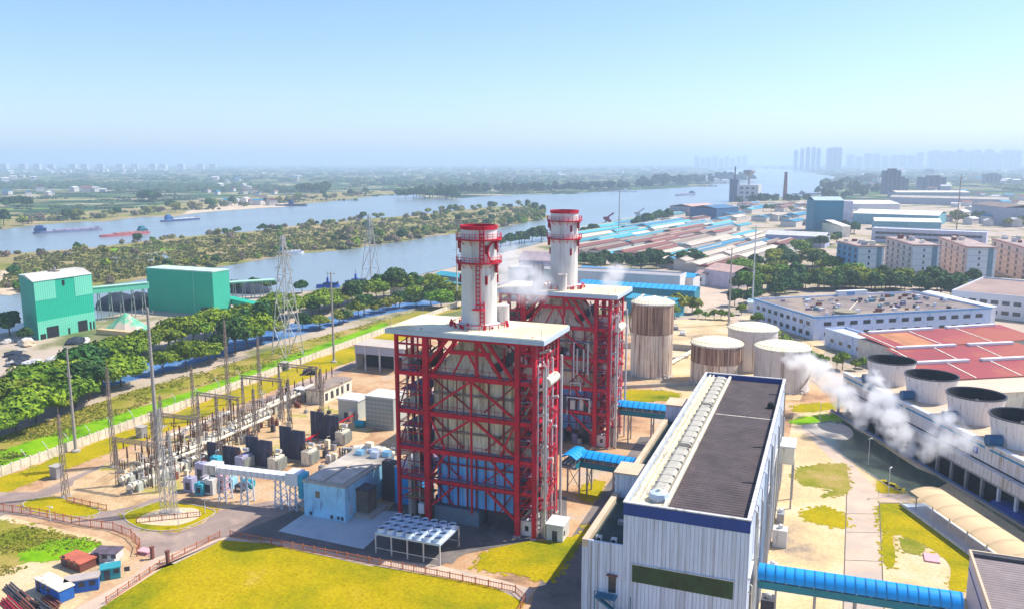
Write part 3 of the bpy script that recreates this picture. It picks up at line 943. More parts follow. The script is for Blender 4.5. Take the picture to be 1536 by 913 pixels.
# ------------------------------------------------------------------ boiler towers with chimneys
def boiler_tower(cx, cy, label, seed):
    rr = random.Random(seed)
    t = thing('boiler_tower', label, 'boiler tower', (cx, cy, 0), local=True)
    RZ = 38.6
    # roof slab
    rf = MB().box(-16.3, -8.2, RZ - .9, 16.1, 7.2, RZ).build('roof', fascia, t)
    MB().box(-16.1, -8.0, RZ + .003, 15.9, 7.0, RZ + .14).build('roof_sheet', roof_cream, rf)
    m = MB()
    for k in range(30):
        a = rr.uniform(0, 6.28)
        r_ = rr.uniform(4.4, 6)
        x, y = r_ * math.cos(a), r_ * math.sin(a) * .8
        h = rr.uniform(.5, 1.3)
        m.box(x - .15, y - .15, RZ + .145, x + .15, y + .15, RZ + h)
    m.build('roof_fitting', red, rf)
    m = MB()
    for k in range(16):
        a, b = k / 16 * 6.283, (k + 1) / 16 * 6.283
        m.beam((5.2 * math.cos(a), 5.2 * math.sin(a), RZ + 1.1), (5.2 * math.cos(b), 5.2 * math.sin(b), RZ + 1.1), .12)
        m.beam((5.2 * math.cos(a), 5.2 * math.sin(a), RZ + .14), (5.2 * math.cos(a), 5.2 * math.sin(a), RZ + 1.1), .12)
    m.build('roof_railing', red, rf)
    for x in (-15.5, 15.3):
        for y in (-7.4, 6.4):
            MB().beam((x, y, RZ + .1), (x, y, RZ + 1.8), .07).build('roof_mast', steel, rf)
    xs = [-14.5, -8.2, 10.6, 13.9]
    for x, y in ((-13.1, -5.4), (-12.0, 2.5), (-10.6, -5.6), (-11.4, 6.1), (12.2, -4.5), (12.9, 2.0)):
        MB().box(x - .13, y - .13, 0, x + .13, y + .13, RZ - .92).build('post', red, t)
    ys = [-7.0, -0.5, 6.0]
    zs = [3.2, 9.0, 15.2, 22.7, 30.3, RZ - 1.0]
    wide = {-14.5: .5, -8.2: 1.1, 10.6: .95, 13.9: .65}
    for x in xs:
        for y in ys:
            w = wide[x] * (1 if y == -7.0 else .7)
            MB().box(x - w / 2, y - .45, 0, x + w / 2, y + .45, RZ - .91).build('column', red, t)
            MB().box(x - w / 2 - .25, y - .7, 0, x + w / 2 + .25, y + .7, .35).build('footing', concrete, t)
    MB().box(-9.9, -5.2, 0, -9.3, -4.6, RZ - 1).build('column', red, t)
    MB().box(1.0, -7.15, 3.2, 1.35, -6.8, 30.3).build('post', red, t)
    for z in zs[1:]:
        w = .75 if z in (30.3, 15.2, 22.7) else .5
        for y in (-7.0, 6.0):
            MB().box(-14.2, y - .22, z - w, -8.85, y + .22, z).build('girder', red, t)
            MB().box(-7.55, y - .27, z - w * 1.1, 10.0, y + .27, z + .02).build('girder', red, t)
            MB().box(11.2, y - .22, z - w, 13.4, y + .22, z).build('girder', red, t)
        for x in xs:
            for a, b in ((-6.5, -1.0), (0, 5.5)):
                MB().box(x - .2, a, z - w, x + .2, b, z).build('girder', red, t)
    # braces over the middle bay of the front
    def brace(p, q, w=.42, mt=red, name='brace'):
        MB().beam(p, q, w, w).build(name, mt, t)
    yb = -7.0
    for y in (-7.0,):
        brace((-7.6, y, 23.2), (1.1, y, 29.4))
        brace((9.9, y, 23.2), (1.3, y, 29.4))
        brace((-7.6, y, 15.8), (1.1, y, 22.0))
        brace((1.3, y + .3, 22.0), (9.9, y + .3, 15.8))
        brace((-4.5, y + .2, 15.4), (-7.6, y + .2, 21.6), .3)
        brace((7.0, y + .2, 15.4), (9.9, y + .2, 21.6), .3)
        brace((-7.6, y, 3.5), (-2.0, y, 8.6))
        brace((4.0, y, 8.6), (9.9, y, 3.5))
        brace((-7.6, y, 9.6), (-4.2, y, 14.6), .32)
        brace((5.0, y, 14.6), (9.9, y, 9.6), .32)
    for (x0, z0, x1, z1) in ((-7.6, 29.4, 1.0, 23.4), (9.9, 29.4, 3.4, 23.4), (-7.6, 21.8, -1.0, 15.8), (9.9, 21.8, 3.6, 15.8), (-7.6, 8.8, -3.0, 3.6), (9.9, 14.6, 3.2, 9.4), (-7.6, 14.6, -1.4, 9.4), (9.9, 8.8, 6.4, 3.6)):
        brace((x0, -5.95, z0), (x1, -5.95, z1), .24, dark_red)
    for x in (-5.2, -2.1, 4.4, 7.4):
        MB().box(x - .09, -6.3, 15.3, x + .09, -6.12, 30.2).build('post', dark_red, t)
    z = 4.3
    k = 0
    while z < RZ - 2:
        MB().box(11.1, -7.12, z, 13.6, -6.96, z + .18).build('rail', red if k % 2 else dark_red, t)
        MB().box(13.82, -6.4, z + .6, 13.98, 5.5, z + .78).build('rail', red, t)
        if k % 2 == 0:
            brace((11.1, -6.9, z), (13.5, -6.9, z + 3.4), .16)
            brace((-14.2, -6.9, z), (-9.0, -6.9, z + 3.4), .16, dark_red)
        MB().box(-14.2, -7.12, z, -8.9, -6.98, z + .14).build('rail', red if k % 2 else dark_red, t)
        z += 1.95
        k += 1
    for y in (-4.9, -2.7, 1.6, 3.8):
        MB().box(13.75, y - .1, 0, 14.0, y + .1, RZ - .92).build('post', red, t)
        MB().tube([(14.35, y + .6, .3), (14.35, y + .6, 30 - abs(y) * 2)], .13, 6).build('riser_pipe', offwhite if y < 0 else silver, t)
    # the upper storey: spread struts carrying the roof
    for s, x0, x1 in ((-1, -9.5, -3.6), (-1, -7.0, -1.8), (1, 9.5, 4.2), (1, 7.2, 2.4)):
        brace((x0, yb + .4, 30.4), (x1, yb + .4, RZ - 1.3), .55)
        brace((x0, .5, 30.4), (x1, .5, RZ - 1.3), .5)
    brace((-2.6, -6.6, 30.4), (-.5, -6.6, 34.4), .3)
    brace((2.8, -6.6, 30.4), (.7, -6.6, 34.4), .3)
    MB().box(-3.4, -6.8, 34.4, 5.0, -6.4, 35.2).build('girder', red, t)
    MB().box(1.9, -6.85, 30.35, 2.5, -6.3, RZ - .95).build('post', red, t)
    for z in (33.2, 35.6):
        MB().box(-14.3, -7.1, z, -7.0, -6.85, z + .28).build('rail', red, t)
        MB().box(11.2, -7.1, z, 13.5, -6.85, z + .28).build('rail', red, t)
    # the beige boiler casing, narrowing into the flue
    MB().box(-7.4, -5.4, 14.8, 9.8, 5.2, 30.0).build('upper_casing', casing, t)
    vs = [(-7.2, -5.2, 30.0), (9.6, -5.2, 30.0), (9.6, 5.0, 30.0), (-7.2, 5.0, 30.0), (-2.6, -3.4, 36.4), (3.4, -3.4, 36.4), (3.4, 3.4, 36.4), (-2.6, 3.4, 36.4)]
    MB()._add(vs, [(4, 5, 6, 7), (0, 1, 5, 4), (1, 2, 6, 5), (2, 3, 7, 6), (3, 0, 4, 7)]).build('hopper', casing, t)
    MB().lathe([(3.2, 36.3), (3.2, RZ - .92)], 20).build('flue', casing, t, True)
    MB().box(-7.0, -5.2, 3.6, 9.4, 5.0, 14.5).build('lower_casing', casing_blue, t)
    MB().box(-7.4, -6.0, .1, 2.2, 4.6, 3.2).build('plinth', mat('grey_blue_plinth', (0.16, 0.22, 0.28), 0.9, 0.15, 0.4), t)
    MB().box(3.5, -4.6, .1, 9.4, 4.6, 3.2).build('plinth', dark_steel, t)
    for i in range(9):
        x = -6.3 + i * 1.95
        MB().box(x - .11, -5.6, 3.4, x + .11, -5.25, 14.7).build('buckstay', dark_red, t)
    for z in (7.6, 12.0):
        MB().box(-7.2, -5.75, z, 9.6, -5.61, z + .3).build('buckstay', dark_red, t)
    for z in (18.5, 26.0):
        MB().box(-7.5, -5.75, z, 9.9, -5.45, z + .4).build('stiffener', lattice_brown, t)
    for x in (-4.5, -1.2, 4.2, 7.2):
        MB().box(x, -5.62, 15.4, x + .22, -5.42, 29.8).build('stiffener', lattice_brown, t)
    # side platforms, railings and stairs
    for i, z in enumerate(zs[1:-1] + [5.6, 12.0, 19.0, 26.4]):
        p = MB().box(10.9, -6.8, z + .03, 13.6, 5.8, z + .15).build('platform', grating, t)
        m = MB()
        for zz in (.6, 1.1):
            m.beam((11.0, -6.75, z + zz), (13.5, -6.75, z + zz), .07)
            m.beam((13.5, -6.75, z + zz), (13.5, 5.7, z + zz), .07)
        for k in range(6):
            m.beam((13.5, -6.7 + k * 2.5, z + .15), (13.5, -6.7 + k * 2.5, z + 1.1), .07)
        for k in range(3):
            m.beam((11.2 + k * 1.1, -6.75, z + .15), (11.2 + k * 1.1, -6.75, z + 1.1), .07)
        m.build('railing', red, p)
        if i < 4 or i > 5:
            p = MB().box(-14.0, -6.8, z + .03, -8.9, 5.6, z + .15).build('platform', grating, t)
            m = MB()
            for zz in (.6, 1.1):
                m.beam((-14.2, -6.9, z + zz), (-9, -6.9, z + zz), .07)
                m.beam((-14.3, -6.9, z + zz), (-14.3, 5.6, z + zz), .07)
            for k in range(5):
                m.beam((-14.2 + k * 1.3, -6.9, z + .15), (-14.2 + k * 1.3, -6.9, z + 1.1), .07)
            m.build('railing', red, p)
    lev = [3.2, 5.6, 9.0, 12.0, 15.2, 19.0, 22.7, 26.4, 30.3]
    for i in range(len(lev) - 1):
        a, b = (-5.9, 2.0) if i % 2 else (2.0, -5.9)
        m = MB()
        for dx in (0, .8):
            m.beam((14.6 + dx, a, lev[i]), (14.6 + dx, b, lev[i + 1]), .1, .3)
            m.beam((14.6 + dx, a, lev[i] + 1), (14.6 + dx, b, lev[i + 1] + 1), .07)
        for k in range(12):
            f = (k + .5) / 12
            m.box(14.6, a + (b - a) * f - .14, lev[i] + (lev[i + 1] - lev[i]) * f - .04, 15.4, a + (b - a) * f + .14, lev[i] + (lev[i + 1] - lev[i]) * f)
        m.build('stair', red if i % 2 else dark_red, t)
        # short flights in the right bay
        m = MB()
        m.beam((11.2, -6.2, lev[i] + .2), (13.2, -6.2, lev[i + 1]), .12, .35)
        m.beam((11.2, -5.6, lev[i] + .2), (13.2, -5.6, lev[i + 1]), .12, .35)
        m.build('stair', rr.choice([dark_red, red, steel]), t)
    for (x, y, r_) in ((14.3, -6.2, .16), (14.9, -4.4, .2), (15.7, -6.0, .27), (15.6, 3.8, .25), (12.6, 6.7, .2), (15.1, -5.6, .13), (14.8, -2.0, .18), (14.6, 1.2, .22)):
        MB().tube([(x, y, .2), (x, y, 33.5 if r_ < .4 else 31)], r_, 10).build('riser_pipe', silver if r_ > .25 else offwhite, t, True)
    for z, y in ((28.5, -6), (21.5, -3), (17.2, -5.2), (13.8, -2), (25.2, 1), (10.3, -5), (32.5, -5.5), (23.6, -5.8), (7.0, -5.8), (19.6, 0), (35.2, -4)):
        MB().tube([(10.2, y + 2, z - 1), (12, y + 2, z - 1), (13.2, y, z), (15.9, y, z + .8)], .28, 8).build('cross_pipe', rr.choice([silver, offwhite, red]), t, True)
    MB().tube([(12.3, -5.4, 31.8), (12.3, 2.5, 31.8)], 1.35, 16).build('steam_drum', silver, t, True)
    MB().tube([(14.8, -3.2, 29.5), (14.8, 2.5, 29.5)], 1.0, 14).build('steam_drum', cream, t, True)
    for k in range(24):
        x, y, z = rr.uniform(-13.4, -9.6), rr.uniform(-6, 5), rr.choice([30.5, 22.9, 15.4, 9.2, .4])
        MB().box(x - .6, y - .6, z, x + .6, y + .6, z + rr.uniform(1, 3.2)).build('plant_box', rr.choice([dark_steel, steel, offwhite, grating]), t)
    for k in range(52):
        x, y, z = rr.uniform(11.2, 13.2), rr.uniform(-6.2, 5), rr.choice([30.5, 26.6, 22.9, 19.2, 15.4, 12.2, 9.2, 5.8, .4])
        MB().box(x - .5, y - .5, z, x + .5, y + .5, z + rr.uniform(.8, 2.4)).build('plant_box', rr.choice([dark_steel, steel, offwhite, silver, red, grating]), t)
    for x, a in ((-13, 31), (-11.8, 24), (-10.6, 31), (-12.6, 16)):
        MB().tube([(x, -5.9, .3), (x, -5.9, a)], .18, 8).build('riser_pipe', rr.choice([silver, lattice_brown]), t, True)
    for i, (z0, z1) in enumerate(((9.2, 15), (15.4, 22), (22.9, 29.6))):
        MB().beam((-14, 5.9, z0), (-9, 5.9, z1), .28).build('brace', dark_red, t)
        MB().beam((-14.4, -6.4, z0), (-14.4, -1, z1), .22).build('brace', dark_red, t)
        for a, b in ((-6.4, -1), (0, 5.4)):
            MB().beam((13.9, a, z0), (13.9, b, z1), .28).build('brace', red, t)
    for (x0, z0, x1, z1) in ((-13.8, 35.5, -8.8, 31), (-13.8, 31, -8.8, 35.5)):
        MB().beam((x0, 5.9, z0), (x1, 5.9, z1), .22).build('brace', red, t)
    # dark mechanical parts hanging in the top storey
    m = MB()
    m.M = Matrix.Translation((7.3, -4.2, 33.2)) @ Matrix.Rotation(math.radians(-38), 4, 'Y')
    m.box(-3.0, -.8, -.9, 3.0, .8, .9)
    m.build('slanted_duct', dark_steel, t)
    for k in range(10):
        x = rr.uniform(5.5, 11)
        MB().beam((x, rr.uniform(-6.5, -3), rr.uniform(30.5, 33)), (x + rr.uniform(-2, 2), rr.uniform(-6.5, -3), rr.uniform(34, 37)), .25).build('strut', rr.choice([red, dark_red, silver]), t)
    m = MB()
    for k in range(8):
        m.beam((-13.5 + k * .6, -4, 31.0 + .25 * (k % 3)), (-12.5 + k * .6, 2, 33.5 - .3 * (k % 2)), .22)
    m.box(-13.5, -3, 30.6, -9.2, 2, 32.2)
    m.build('fan_casing', lattice_brown, t)
    if seed == 4:
        for (x0, x1, z0, z1, y) in ((5.2, 8.8, 17.5, 26.5, -7.6), (6.2, 7.8, 18.5, 25.0, -7.9), (3.6, 9.4, 8.0, 12.5, -7.7), (4.4, 7.0, 13.2, 16.2, -7.5), (-6.0, -2.0, 12, 22, -7.6)):
            MB().tube([(x0, y, z0), (x0, y, z1), (x1, y, z1), (x1, y, z0 + 1)], .22, 8).build('bent_pipe', rr.choice([silver, offwhite]), t)
        for k in range(40):
            x, z = rr.uniform(-6, 10), rr.choice([.3, 3.4, 9.2, 15.4, 22.9])
            MB().box(x - .6, -6.9, z, x + .6, -6.0, z + rr.uniform(.8, 3)).build('plant_box', rr.choice([dark_steel, steel, dark_red, offwhite, grating]), t)
        for z in (5.6, 12, 19, 26.4):
            MB().box(-7.5, -6.9, z, 10, -5.9, z + .12).build('platform', grating, t)
            MB().box(-7.5, -7.0, z + 1.0, 10, -6.93, z + 1.1).build('railing', red, t)
    else:
        for z in (22.8, 15.3, 30.4, 9.1):
            MB().box(-7.4, -6.65, z, 9.9, -5.85, z + .1).build('catwalk', grating, t)
            m = MB()
            for k in range(12):
                m.box(-7.2 + k * 1.5, -6.64, z + .1, -7.13 + k * 1.5, -6.57, z + 1.1)
            m.box(-7.4, -6.64, z + 1.05, 9.9, -6.58, z + 1.12)
            m.build('railing', red, t)
    for k in range(24):
        x, z = rr.uniform(-13.8, -9.5), rr.uniform(3, 35)
        MB().beam((x, rr.uniform(-6, 5), z), (x + rr.uniform(-1, 3), rr.uniform(-6, 5), z + rr.uniform(-2, 2)), .14).build('strut', rr.choice([red, dark_red, dark_steel, silver]), t)
    # small white office at the right foot, platform and cabinet at the left foot
    o = MB().box(10.9, -6.4, .2, 13.3, -2, 3.1).build('switch_room', white, t)
    MB().box(11.9, -6.46, 1.2, 12.6, -6.4 - .003, 2.2).build('window', dark_glass, o)
    MB().box(-13.8, -6.6, 4.4, -8.9, -1.5, 4.55).build('timber_platform', mat('timber_deck', (0.34, 0.24, 0.12), 0.9), t)
    MB().box(-10.3, -7.3, 1.6, -9.0, -6.2, 3.6).build('white_cabinet', white, t)
    MB().box(-15.2, -4.5, 0, -9.6, 4.8, 7.8).build('side_casing', casing_blue, t) if seed == 2 else None
    return t


TX = -63.2
boiler_tower(TX, 146.0, 'red steel boiler tower under the near chimney, blue casing at its foot', 1)
boiler_tower(TX, 200.0, 'red steel boiler tower behind the first one, beside the tall rust-streaked tank', 4)


def chimney(cx, cy, zb, label, near):
    t = thing('chimney', label, 'chimney', (cx, cy, zb), local=True)
    top = 58.2 - zb
    MB().lathe([(3.45, .02), (3.45, top - .5)], 36, cap1=False).build('shell', stack_white, t, True)
    MB().lathe([(3.46, top - .7), (3.62, top - .7), (3.62, top), (3.3, top), (3.3, top - 2.5)], 36, cap0=False, cap1=False).build('rim', red, t)
    MB().lathe([(3.28, top - 2.2), (3.28, top - 2.1)], 30).build('flue_mouth', black, t)
    MB().lathe([(3.47, .03), (4.1, .03), (4.1, .6), (3.47, .9)], 30, cap0=False, cap1=False).build('base_skirt', offwhite, t)
    rings = [top - 2.6, top - 7.0]
    for z in rings:
        p = MB().lathe([(3.47, z - .12), (4.4, z - .12), (4.4, z + .12), (3.47, z + .12)], 32, cap0=False, cap1=False).build('ring_platform', red, t)
        m = MB()
        for k in range(24):
            a, b = k / 24 * 6.2832, (k + 1) / 24 * 6.2832
            for zz in (.6, 1.1):
                m.beam((4.38 * math.cos(a), 4.38 * math.sin(a), z + zz), (4.38 * math.cos(b), 4.38 * math.sin(b), z + zz), .07)
            m.beam((4.38 * math.cos(a), 4.38 * math.sin(a), z + .1), (4.38 * math.cos(a), 4.38 * math.sin(a), z + 1.1), .08)
            if k % 2 == 0:
                m.beam((3.47 * math.cos(a), 3.47 * math.sin(a), z - 1.0), (4.3 * math.cos(a), 4.3 * math.sin(a), z - .15), .12)
        m.build('ring_railing', red, p)
        for a in (-3.0, -.15, 2.2):
            MB().box(3.9 * math.cos(a) - .25, 3.9 * math.sin(a) - .25, z - 1.9, 3.9 * math.cos(a) + .25, 3.9 * math.sin(a) + .25, z - .2).build('lamp_box', dark_red, p)
    for z in (top - 4.4, top - 10.2):
        for a in (-2.7, -.75, .3):
            x, y = 3.47 * math.cos(a), 3.47 * math.sin(a)
            MB().box(x - .22, y - .22, z - .8, x + .22, y + .22, z + .8).build('sampling_port', dark_red, t)
    def ladder(a, z0, z1, w=.75, cage=True):
        m = MB()
        c, s = math.cos(a), math.sin(a)
        for sg in (-1, 1):
            for rr_ in ((3.55, 4.25) if cage else (3.55,)):
                x, y = rr_ * c - sg * w / 2 * s, rr_ * s + sg * w / 2 * c
                m.beam((x, y, z0), (x, y, z1), .11)
        z = z0
        while z < z1:
            x0, y0 = 3.6 * c + w / 2 * s, 3.6 * s - w / 2 * c
            x1, y1 = 3.6 * c - w / 2 * s, 3.6 * s + w / 2 * c
            m.beam((x0, y0, z), (x1, y1, z), .08)
            if cage:
                x2, y2 = 4.3 * c + w / 2 * s, 4.3 * s - w / 2 * c
                x3, y3 = 4.3 * c - w / 2 * s, 4.3 * s + w / 2 * c
                m.beam((x0, y0, z), (x2, y2, z), .08).beam((x2, y2, z), (x3, y3, z), .08).beam((x3, y3, z), (x1, y1, z), .08)
            z += .8
        m.build('ladder', red, t)
    if near:
        ladder(-1.02, top - 7.0, top - .4)
        ladder(-1.22, top - 15.5, top - 6.9)
        ladder(-1.02, .7, top - 14.2)
        p = MB()
        for a in (-1.45, -.95):
            pass
        p.box(.3, -4.4, top - 15.7, 2.6, -3.2, top - 15.5)
        p.build('rest_platform', red, t)
        # the round red emblem-like lamp ring on the right of the shell
        m = MB()
        a0 = -.28
        for k in range(11):
            u, v = math.radians(-60 - k * 24), math.radians(-60 - (k + 1) * 24)
            def at(q):
                aa = a0 + .42 * math.cos(q)
                return (3.66 * math.cos(aa), 3.66 * math.sin(aa), top - 4.9 + 1.9 * math.sin(q))
            m.beam(at(u), at(v), .28, ext=.05)
        m.build('curved_pipe', red, t)
    else:
        ladder(2.0, .7, top - .4)
    return t


chimney(TX, 146.0, 38.75, 'white chimney with red rings and long red ladder, on the nearer tower roof', True)
chimney(TX, 200.0, 38.75, 'white chimney with red rings on the farther tower roof, no ladder in sight', False)
# the two short stubs beside the farther chimney
for x, h, w, lab in ((-5.0, 6.5, 1.45, 'taller pale vent stub left of the farther chimney'), (1.4, 4.0, 1.05, 'short pale vent stub in front of the farther chimney')):
    m = MB().lathe([(w, 38.76), (w, 38.76 + h)], 20, (TX + x, 200.0 - 5.4, 0), cap1=False)
    m.lathe([(w + .12, 38.6 + h), (w + .12, 38.8 + h), (w - .15, 38.8 + h), (w - .15, 38 + h)], 20, (TX + x, 200.0 - 5.4, 0))
    single(m, 'vent_stub', pale_shell, lab, 'vent pipe', (TX + x, 194.6, 38.76), smooth=True)
m = MB().lathe([(1.3, 38.76), (1.3, 42.6), (.2, 43)], 20, (TX + 3.7, 148.9, 0))
single(m, 'vent_stub', pale_shell, 'pale vent stub just behind the nearer chimney', 'vent pipe', (TX + 3.7, 148.9, 38.76), smooth=True)


# ------------------------------------------------------------------ storage tanks
def tank(cx, cy, r, h, label, shell, band, bandz, seed, ladder_a=-1.2, dome=1.6, rail=True):
    t = thing('storage_tank', label, 'storage tank', (cx, cy, 0), local=True)
    MB().lathe([(r, 0), (r, bandz)], 48, cap1=False).build('shell', shell, t, True)
    if bandz < h:
        MB().lathe([(r + .06, bandz), (r + .06, h)], 48, cap0=False).build('upper_band', band, t, True)
    MB().lathe([(r + .2, h), (r + .2, h + .25), (r * .75, h + .25 + dome * .5), (r * .4, h + .25 + dome * .88), (.3, h + .25 + dome)], 48).build('dome', dome_cream, t, True)
    MB().lathe([(r + .22, h - .25), (r + .34, h - .25), (r + .34, h + .1), (r + .22, h + .1)], 48, cap0=False, cap1=False).build('rim', offwhite, t)
    MB().lathe([(r + .5, 0), (r + .5, .3), (r + .02, .35)], 48, cap1=False).build('foot_ring', concrete, t)
    m = MB()
    for k in range(36):
        a, b = k / 36 * 6.2832, (k + 1) / 36 * 6.2832
        m.beam((r * math.cos(a), r * math.sin(a), h + .2), (r * math.cos(a), r * math.sin(a), h + 1.2), .07)
        m.beam((r * math.cos(a), r * math.sin(a), h + 1.2), (r * math.cos(b), r * math.sin(b), h + 1.2), .06)
    if rail:
        m.build('top_railing', lattice_brown, t)
    m = MB()
    n = int(h * 1.6)
    for k in range(n):
        f0, f1 = k / n, (k + 1) / n
        a, b = ladder_a + f0 * 2.2, ladder_a + f1 * 2.2
        R_ = r + .55
        m.beam((R_ * math.cos(a), R_ * math.sin(a), h * f0 + .2), (R_ * math.cos(b), R_ * math.sin(b), h * f1 + .2), .5, .1)
        m.beam((R_ * 1.03 * math.cos(a), R_ * 1.03 * math.sin(a), h * f0 + 1.2), (R_ * 1.03 * math.cos(b), R_ * 1.03 * math.sin(b), h * f1 + 1.2), .07)
    m.build('spiral_stair', lattice_brown, t)
    a = ladder_a - .4
    m = MB()
    for s in (-.25, .25):
        m.beam(((r + .3) * math.cos(a) + s, (r + .3) * math.sin(a), .2), ((r + .3) * math.cos(a) + s, (r + .3) * math.sin(a), h + 1.2), .1)
    z = .4
    while z < h:
        m.beam(((r + .3) * math.cos(a) - .25, (r + .3) * math.sin(a), z), ((r + .3) * math.cos(a) + .25, (r + .3) * math.sin(a), z), .06)
        z += .6
    m.build('ladder', lattice_brown, t)
    for a in (-2.2, -.7):
        MB().tube([((r - .2) * math.cos(a), (r - .2) * math.sin(a), 1), ((r + 1.5) * math.cos(a), (r + 1.5) * math.sin(a), 1), ((r + 1.5) * math.cos(a), (r + 1.5) * math.sin(a), .1)], .3, 8).build('outlet', silver, t, True)
    return t


tank(-54.5, 270.4, 6.9, 24.4, 'tallest storage tank, brown rust running down its upper half, right of the red towers', rust_low, rust_high, 14.5, 1, 1.8, dome=1.5)
tank(-32.9, 268.0, 8.1, 13.0, 'rusty storage tank with dark brown upper band just behind the black roofed hall', rust_low, rust_high, 7.2, 2, .2)
tank(-24.0, 292.0, 8.3, 14.0, 'pale beige storage tank, the farthest of the group behind the hall', pale_shell, pale_shell, 14.0, 3, .5)
tank(-12.9, 268.5, 8.3, 13.2, 'pale grey storage tank nearest the steam, with a cream dome', pale_shell, pale_shell, 13.2, 4, -1.1)


# ------------------------------------------------------------------ cooling tower block
def cooling_block():
    A = G(1265, 557, 12)
    th = math.radians(-(152.5 - 90))
    O = Vector((A.x, A.y, 0))
    # local frame: x runs along the front towards the viewer, y to the back
    M = Matrix.Translation(O) @ Matrix.Rotation(math.radians(90 - 152.5), 4, 'Z')
    L_ = 118
    t = thing('cooling_tower_block', 'long cream cooling tower block with a blue stripe, open bays and steam at the pond', 'cooling tower', O, math.radians(90 - 152.5), local=True)
    wall = mat('cream_lilac_wall', (0.66, 0.63, 0.63), 0.7, 0.05, 0.2, ribs=('X', 1.2), ribcol=0.1, streak=((0.45, 0.36, 0.28), 0.3, .7, .07))
    W = 19
    MB().box(0, .0, 7.6, L_, W, 11.6).build('wall', wall, t)
    MB().box(-.1, -.12, 11.603, L_, 1.0, 12.0).build('parapet', white, t)
    MB().box(.3, 1.0, 11.603, L_ - .1, W - .1, 11.75).build('roof', mat('peach_roof', (0.60, 0.45, 0.30), 0.9, 0.2, 0.25, fine=0.15), t)
    x = 0.5
    while x < L_ - 1:
        MB().box(x, -.07, 10.55, min(x + 29, L_ - .2), -.003, 10.95).build('blue_stripe', mat('teal_blue_stripe', (0.01, 0.26, 0.46), 0.5, 0.1), t)
        x += 30.5
    x = 3
    while x < L_:
        MB().box(x, -.12, 7.35, x + 24, .5, 7.6 - .003).build('air_slot', black, t)
        x += 26.5
    MB().box(0, -1.5, 5.0, L_, 0.9, 7.3).build('lower_ledge', wall, t)
    MB().box(0, -1.55, 4.6, L_, W, 4.997).build('beam', steel, t)
    # open bays with the water screen behind
    MB().box(.5, 3.0, .2, L_ - .3, 3.4, 4.6).build('water_screen', mat('dark_louvre', (0.012, 0.03, 0.05), 0.5, 0.5, 0.8, ribs=('Z', .5), ribcol=.4), t)
    k = 0
    x = 0.4
    while x < L_:
        MB().box(x - .3, -1.3, 0, x + .3, -.7, 4.6).build('bay_column', steel if x < 62 else fascia, t)
        x += 5.1
        k += 1
    MB().box(-1, -2.6, 0, L_, -2.2, .9).build('basin_wall', concrete, t)
    MB().box(0, -2.19, 0.02, L_, 3, .3).build('basin', black, t)
    MB().tube([(0, -2.7, 1.0), (L_, -2.7, 1.0)], .25, 8).build('basin_pipe', mat('basin_blue', (0.03, 0.09, 0.25), 0.5), t, True)
    MB().box(66, -2.1, .3, 76, 1.5, 1.6).build('pump_deck', mat('deck_blue', (0.01, 0.06, 0.32), 0.6), t)
    # blue plates with a white figure
    for x in (26.5, 56.5, 86):
        s = MB().box(x, -.1, 8.6, x + 1.4, -.01, 10.0).build('number_plate', mat('plate_blue', (0.02, 0.08, 0.42), 0.5), t)
        m = MB()
        for a, b, c, d in ((.4, 8.85, 1.0, 8.97), (.4, 9.63, 1.0, 9.75), (.4, 8.97, .52, 9.63), (.88, 8.97, 1.0, 9.63), (.52, 9.24, .88, 9.34)):
            m.box(x + a, -.14, b, x + c, -.103, d)
        m.build('figure', white, s)
    m = MB().beam((25.5, -1.7, 5), (25.5, -1.7, 7.6), .2)
    m.build('post', lattice_brown, t)
    # fan stacks, each of them with its motor
    n = 0
    for cx in (0, ):
        pass
    cells = [G(1335, 568, 12.4), G(1395, 593, 12.4), G(1461, 624, 12.4), G(1530, 660, 12.4)]
    inv = M.inverted()
    labs = ['flared fan stack farthest along the cooling block, beside the red roofs', 'second flared fan stack from the far end of the cooling block',
            'third flared fan stack from the far end of the cooling block', 'flared fan stack on the cooling block cut by the right picture edge']
    mots = ['blue motor drum left of the farthest fan stack', 'blue motor drum left of the second fan stack', 'blue motor drum left of the third fan stack', 'blue motor drum left of the fan stack at the picture edge']
    for c, lb, ml in zip(cells, labs, mots):
        f = thing('fan_stack', lb, 'fan stack', (c.x, c.y, 11.76), 0, 'fan stacks on the cooling block', local=True)
        MB().lathe([(5.4, 0), (5.35, .5), (5.55, 2.5), (6.15, 5.9)], 40, cap0=False, cap1=False).build('cone', tower_cone, f, True)
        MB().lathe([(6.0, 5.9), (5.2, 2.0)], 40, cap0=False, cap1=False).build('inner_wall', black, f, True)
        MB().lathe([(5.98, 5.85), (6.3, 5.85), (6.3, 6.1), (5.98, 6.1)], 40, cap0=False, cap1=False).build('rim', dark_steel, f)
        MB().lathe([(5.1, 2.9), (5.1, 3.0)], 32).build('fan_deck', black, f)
        h = MB().lathe([(.8, 3.2), (.9, 3.9), (.3, 4.1)], 12).build('hub', motor_blue, f)
        for k in range(6):
            a = k * 1.047 + .3
            MB().beam((.8 * math.cos(a), .8 * math.sin(a), 3.6), (4.8 * math.cos(a), 4.8 * math.sin(a), 3.75), .7, .06).build('blade', dark_steel, f)
        d = M.to_3x3() @ Vector((-.2, -1, 0)).normalized()
        e = (M.to_3x3() @ Vector((1, 0, 0))).normalized()
        q = c + (M.to_3x3() @ Vector((1.2, -6.9, 0)))
        mt = thing('motor', ml, 'motor', (q.x, q.y, 11.76), math.radians(20), 'motors beside the fan stacks', local=True)
        MB().tube([(-1.4, 0, 1.35), (1.4, 0, 1.35)], 1.2, 16).build('drum', motor_blue, mt, True)
        MB().box(-1.3, -.7, 0, 1.3, .7, .35).build('cradle', concrete, mt)
        MB().tube([(1.35, 0, 1.35), (1.65, 0, 1.35)], .6, 12).build('end_cap', dark_steel, mt, True)
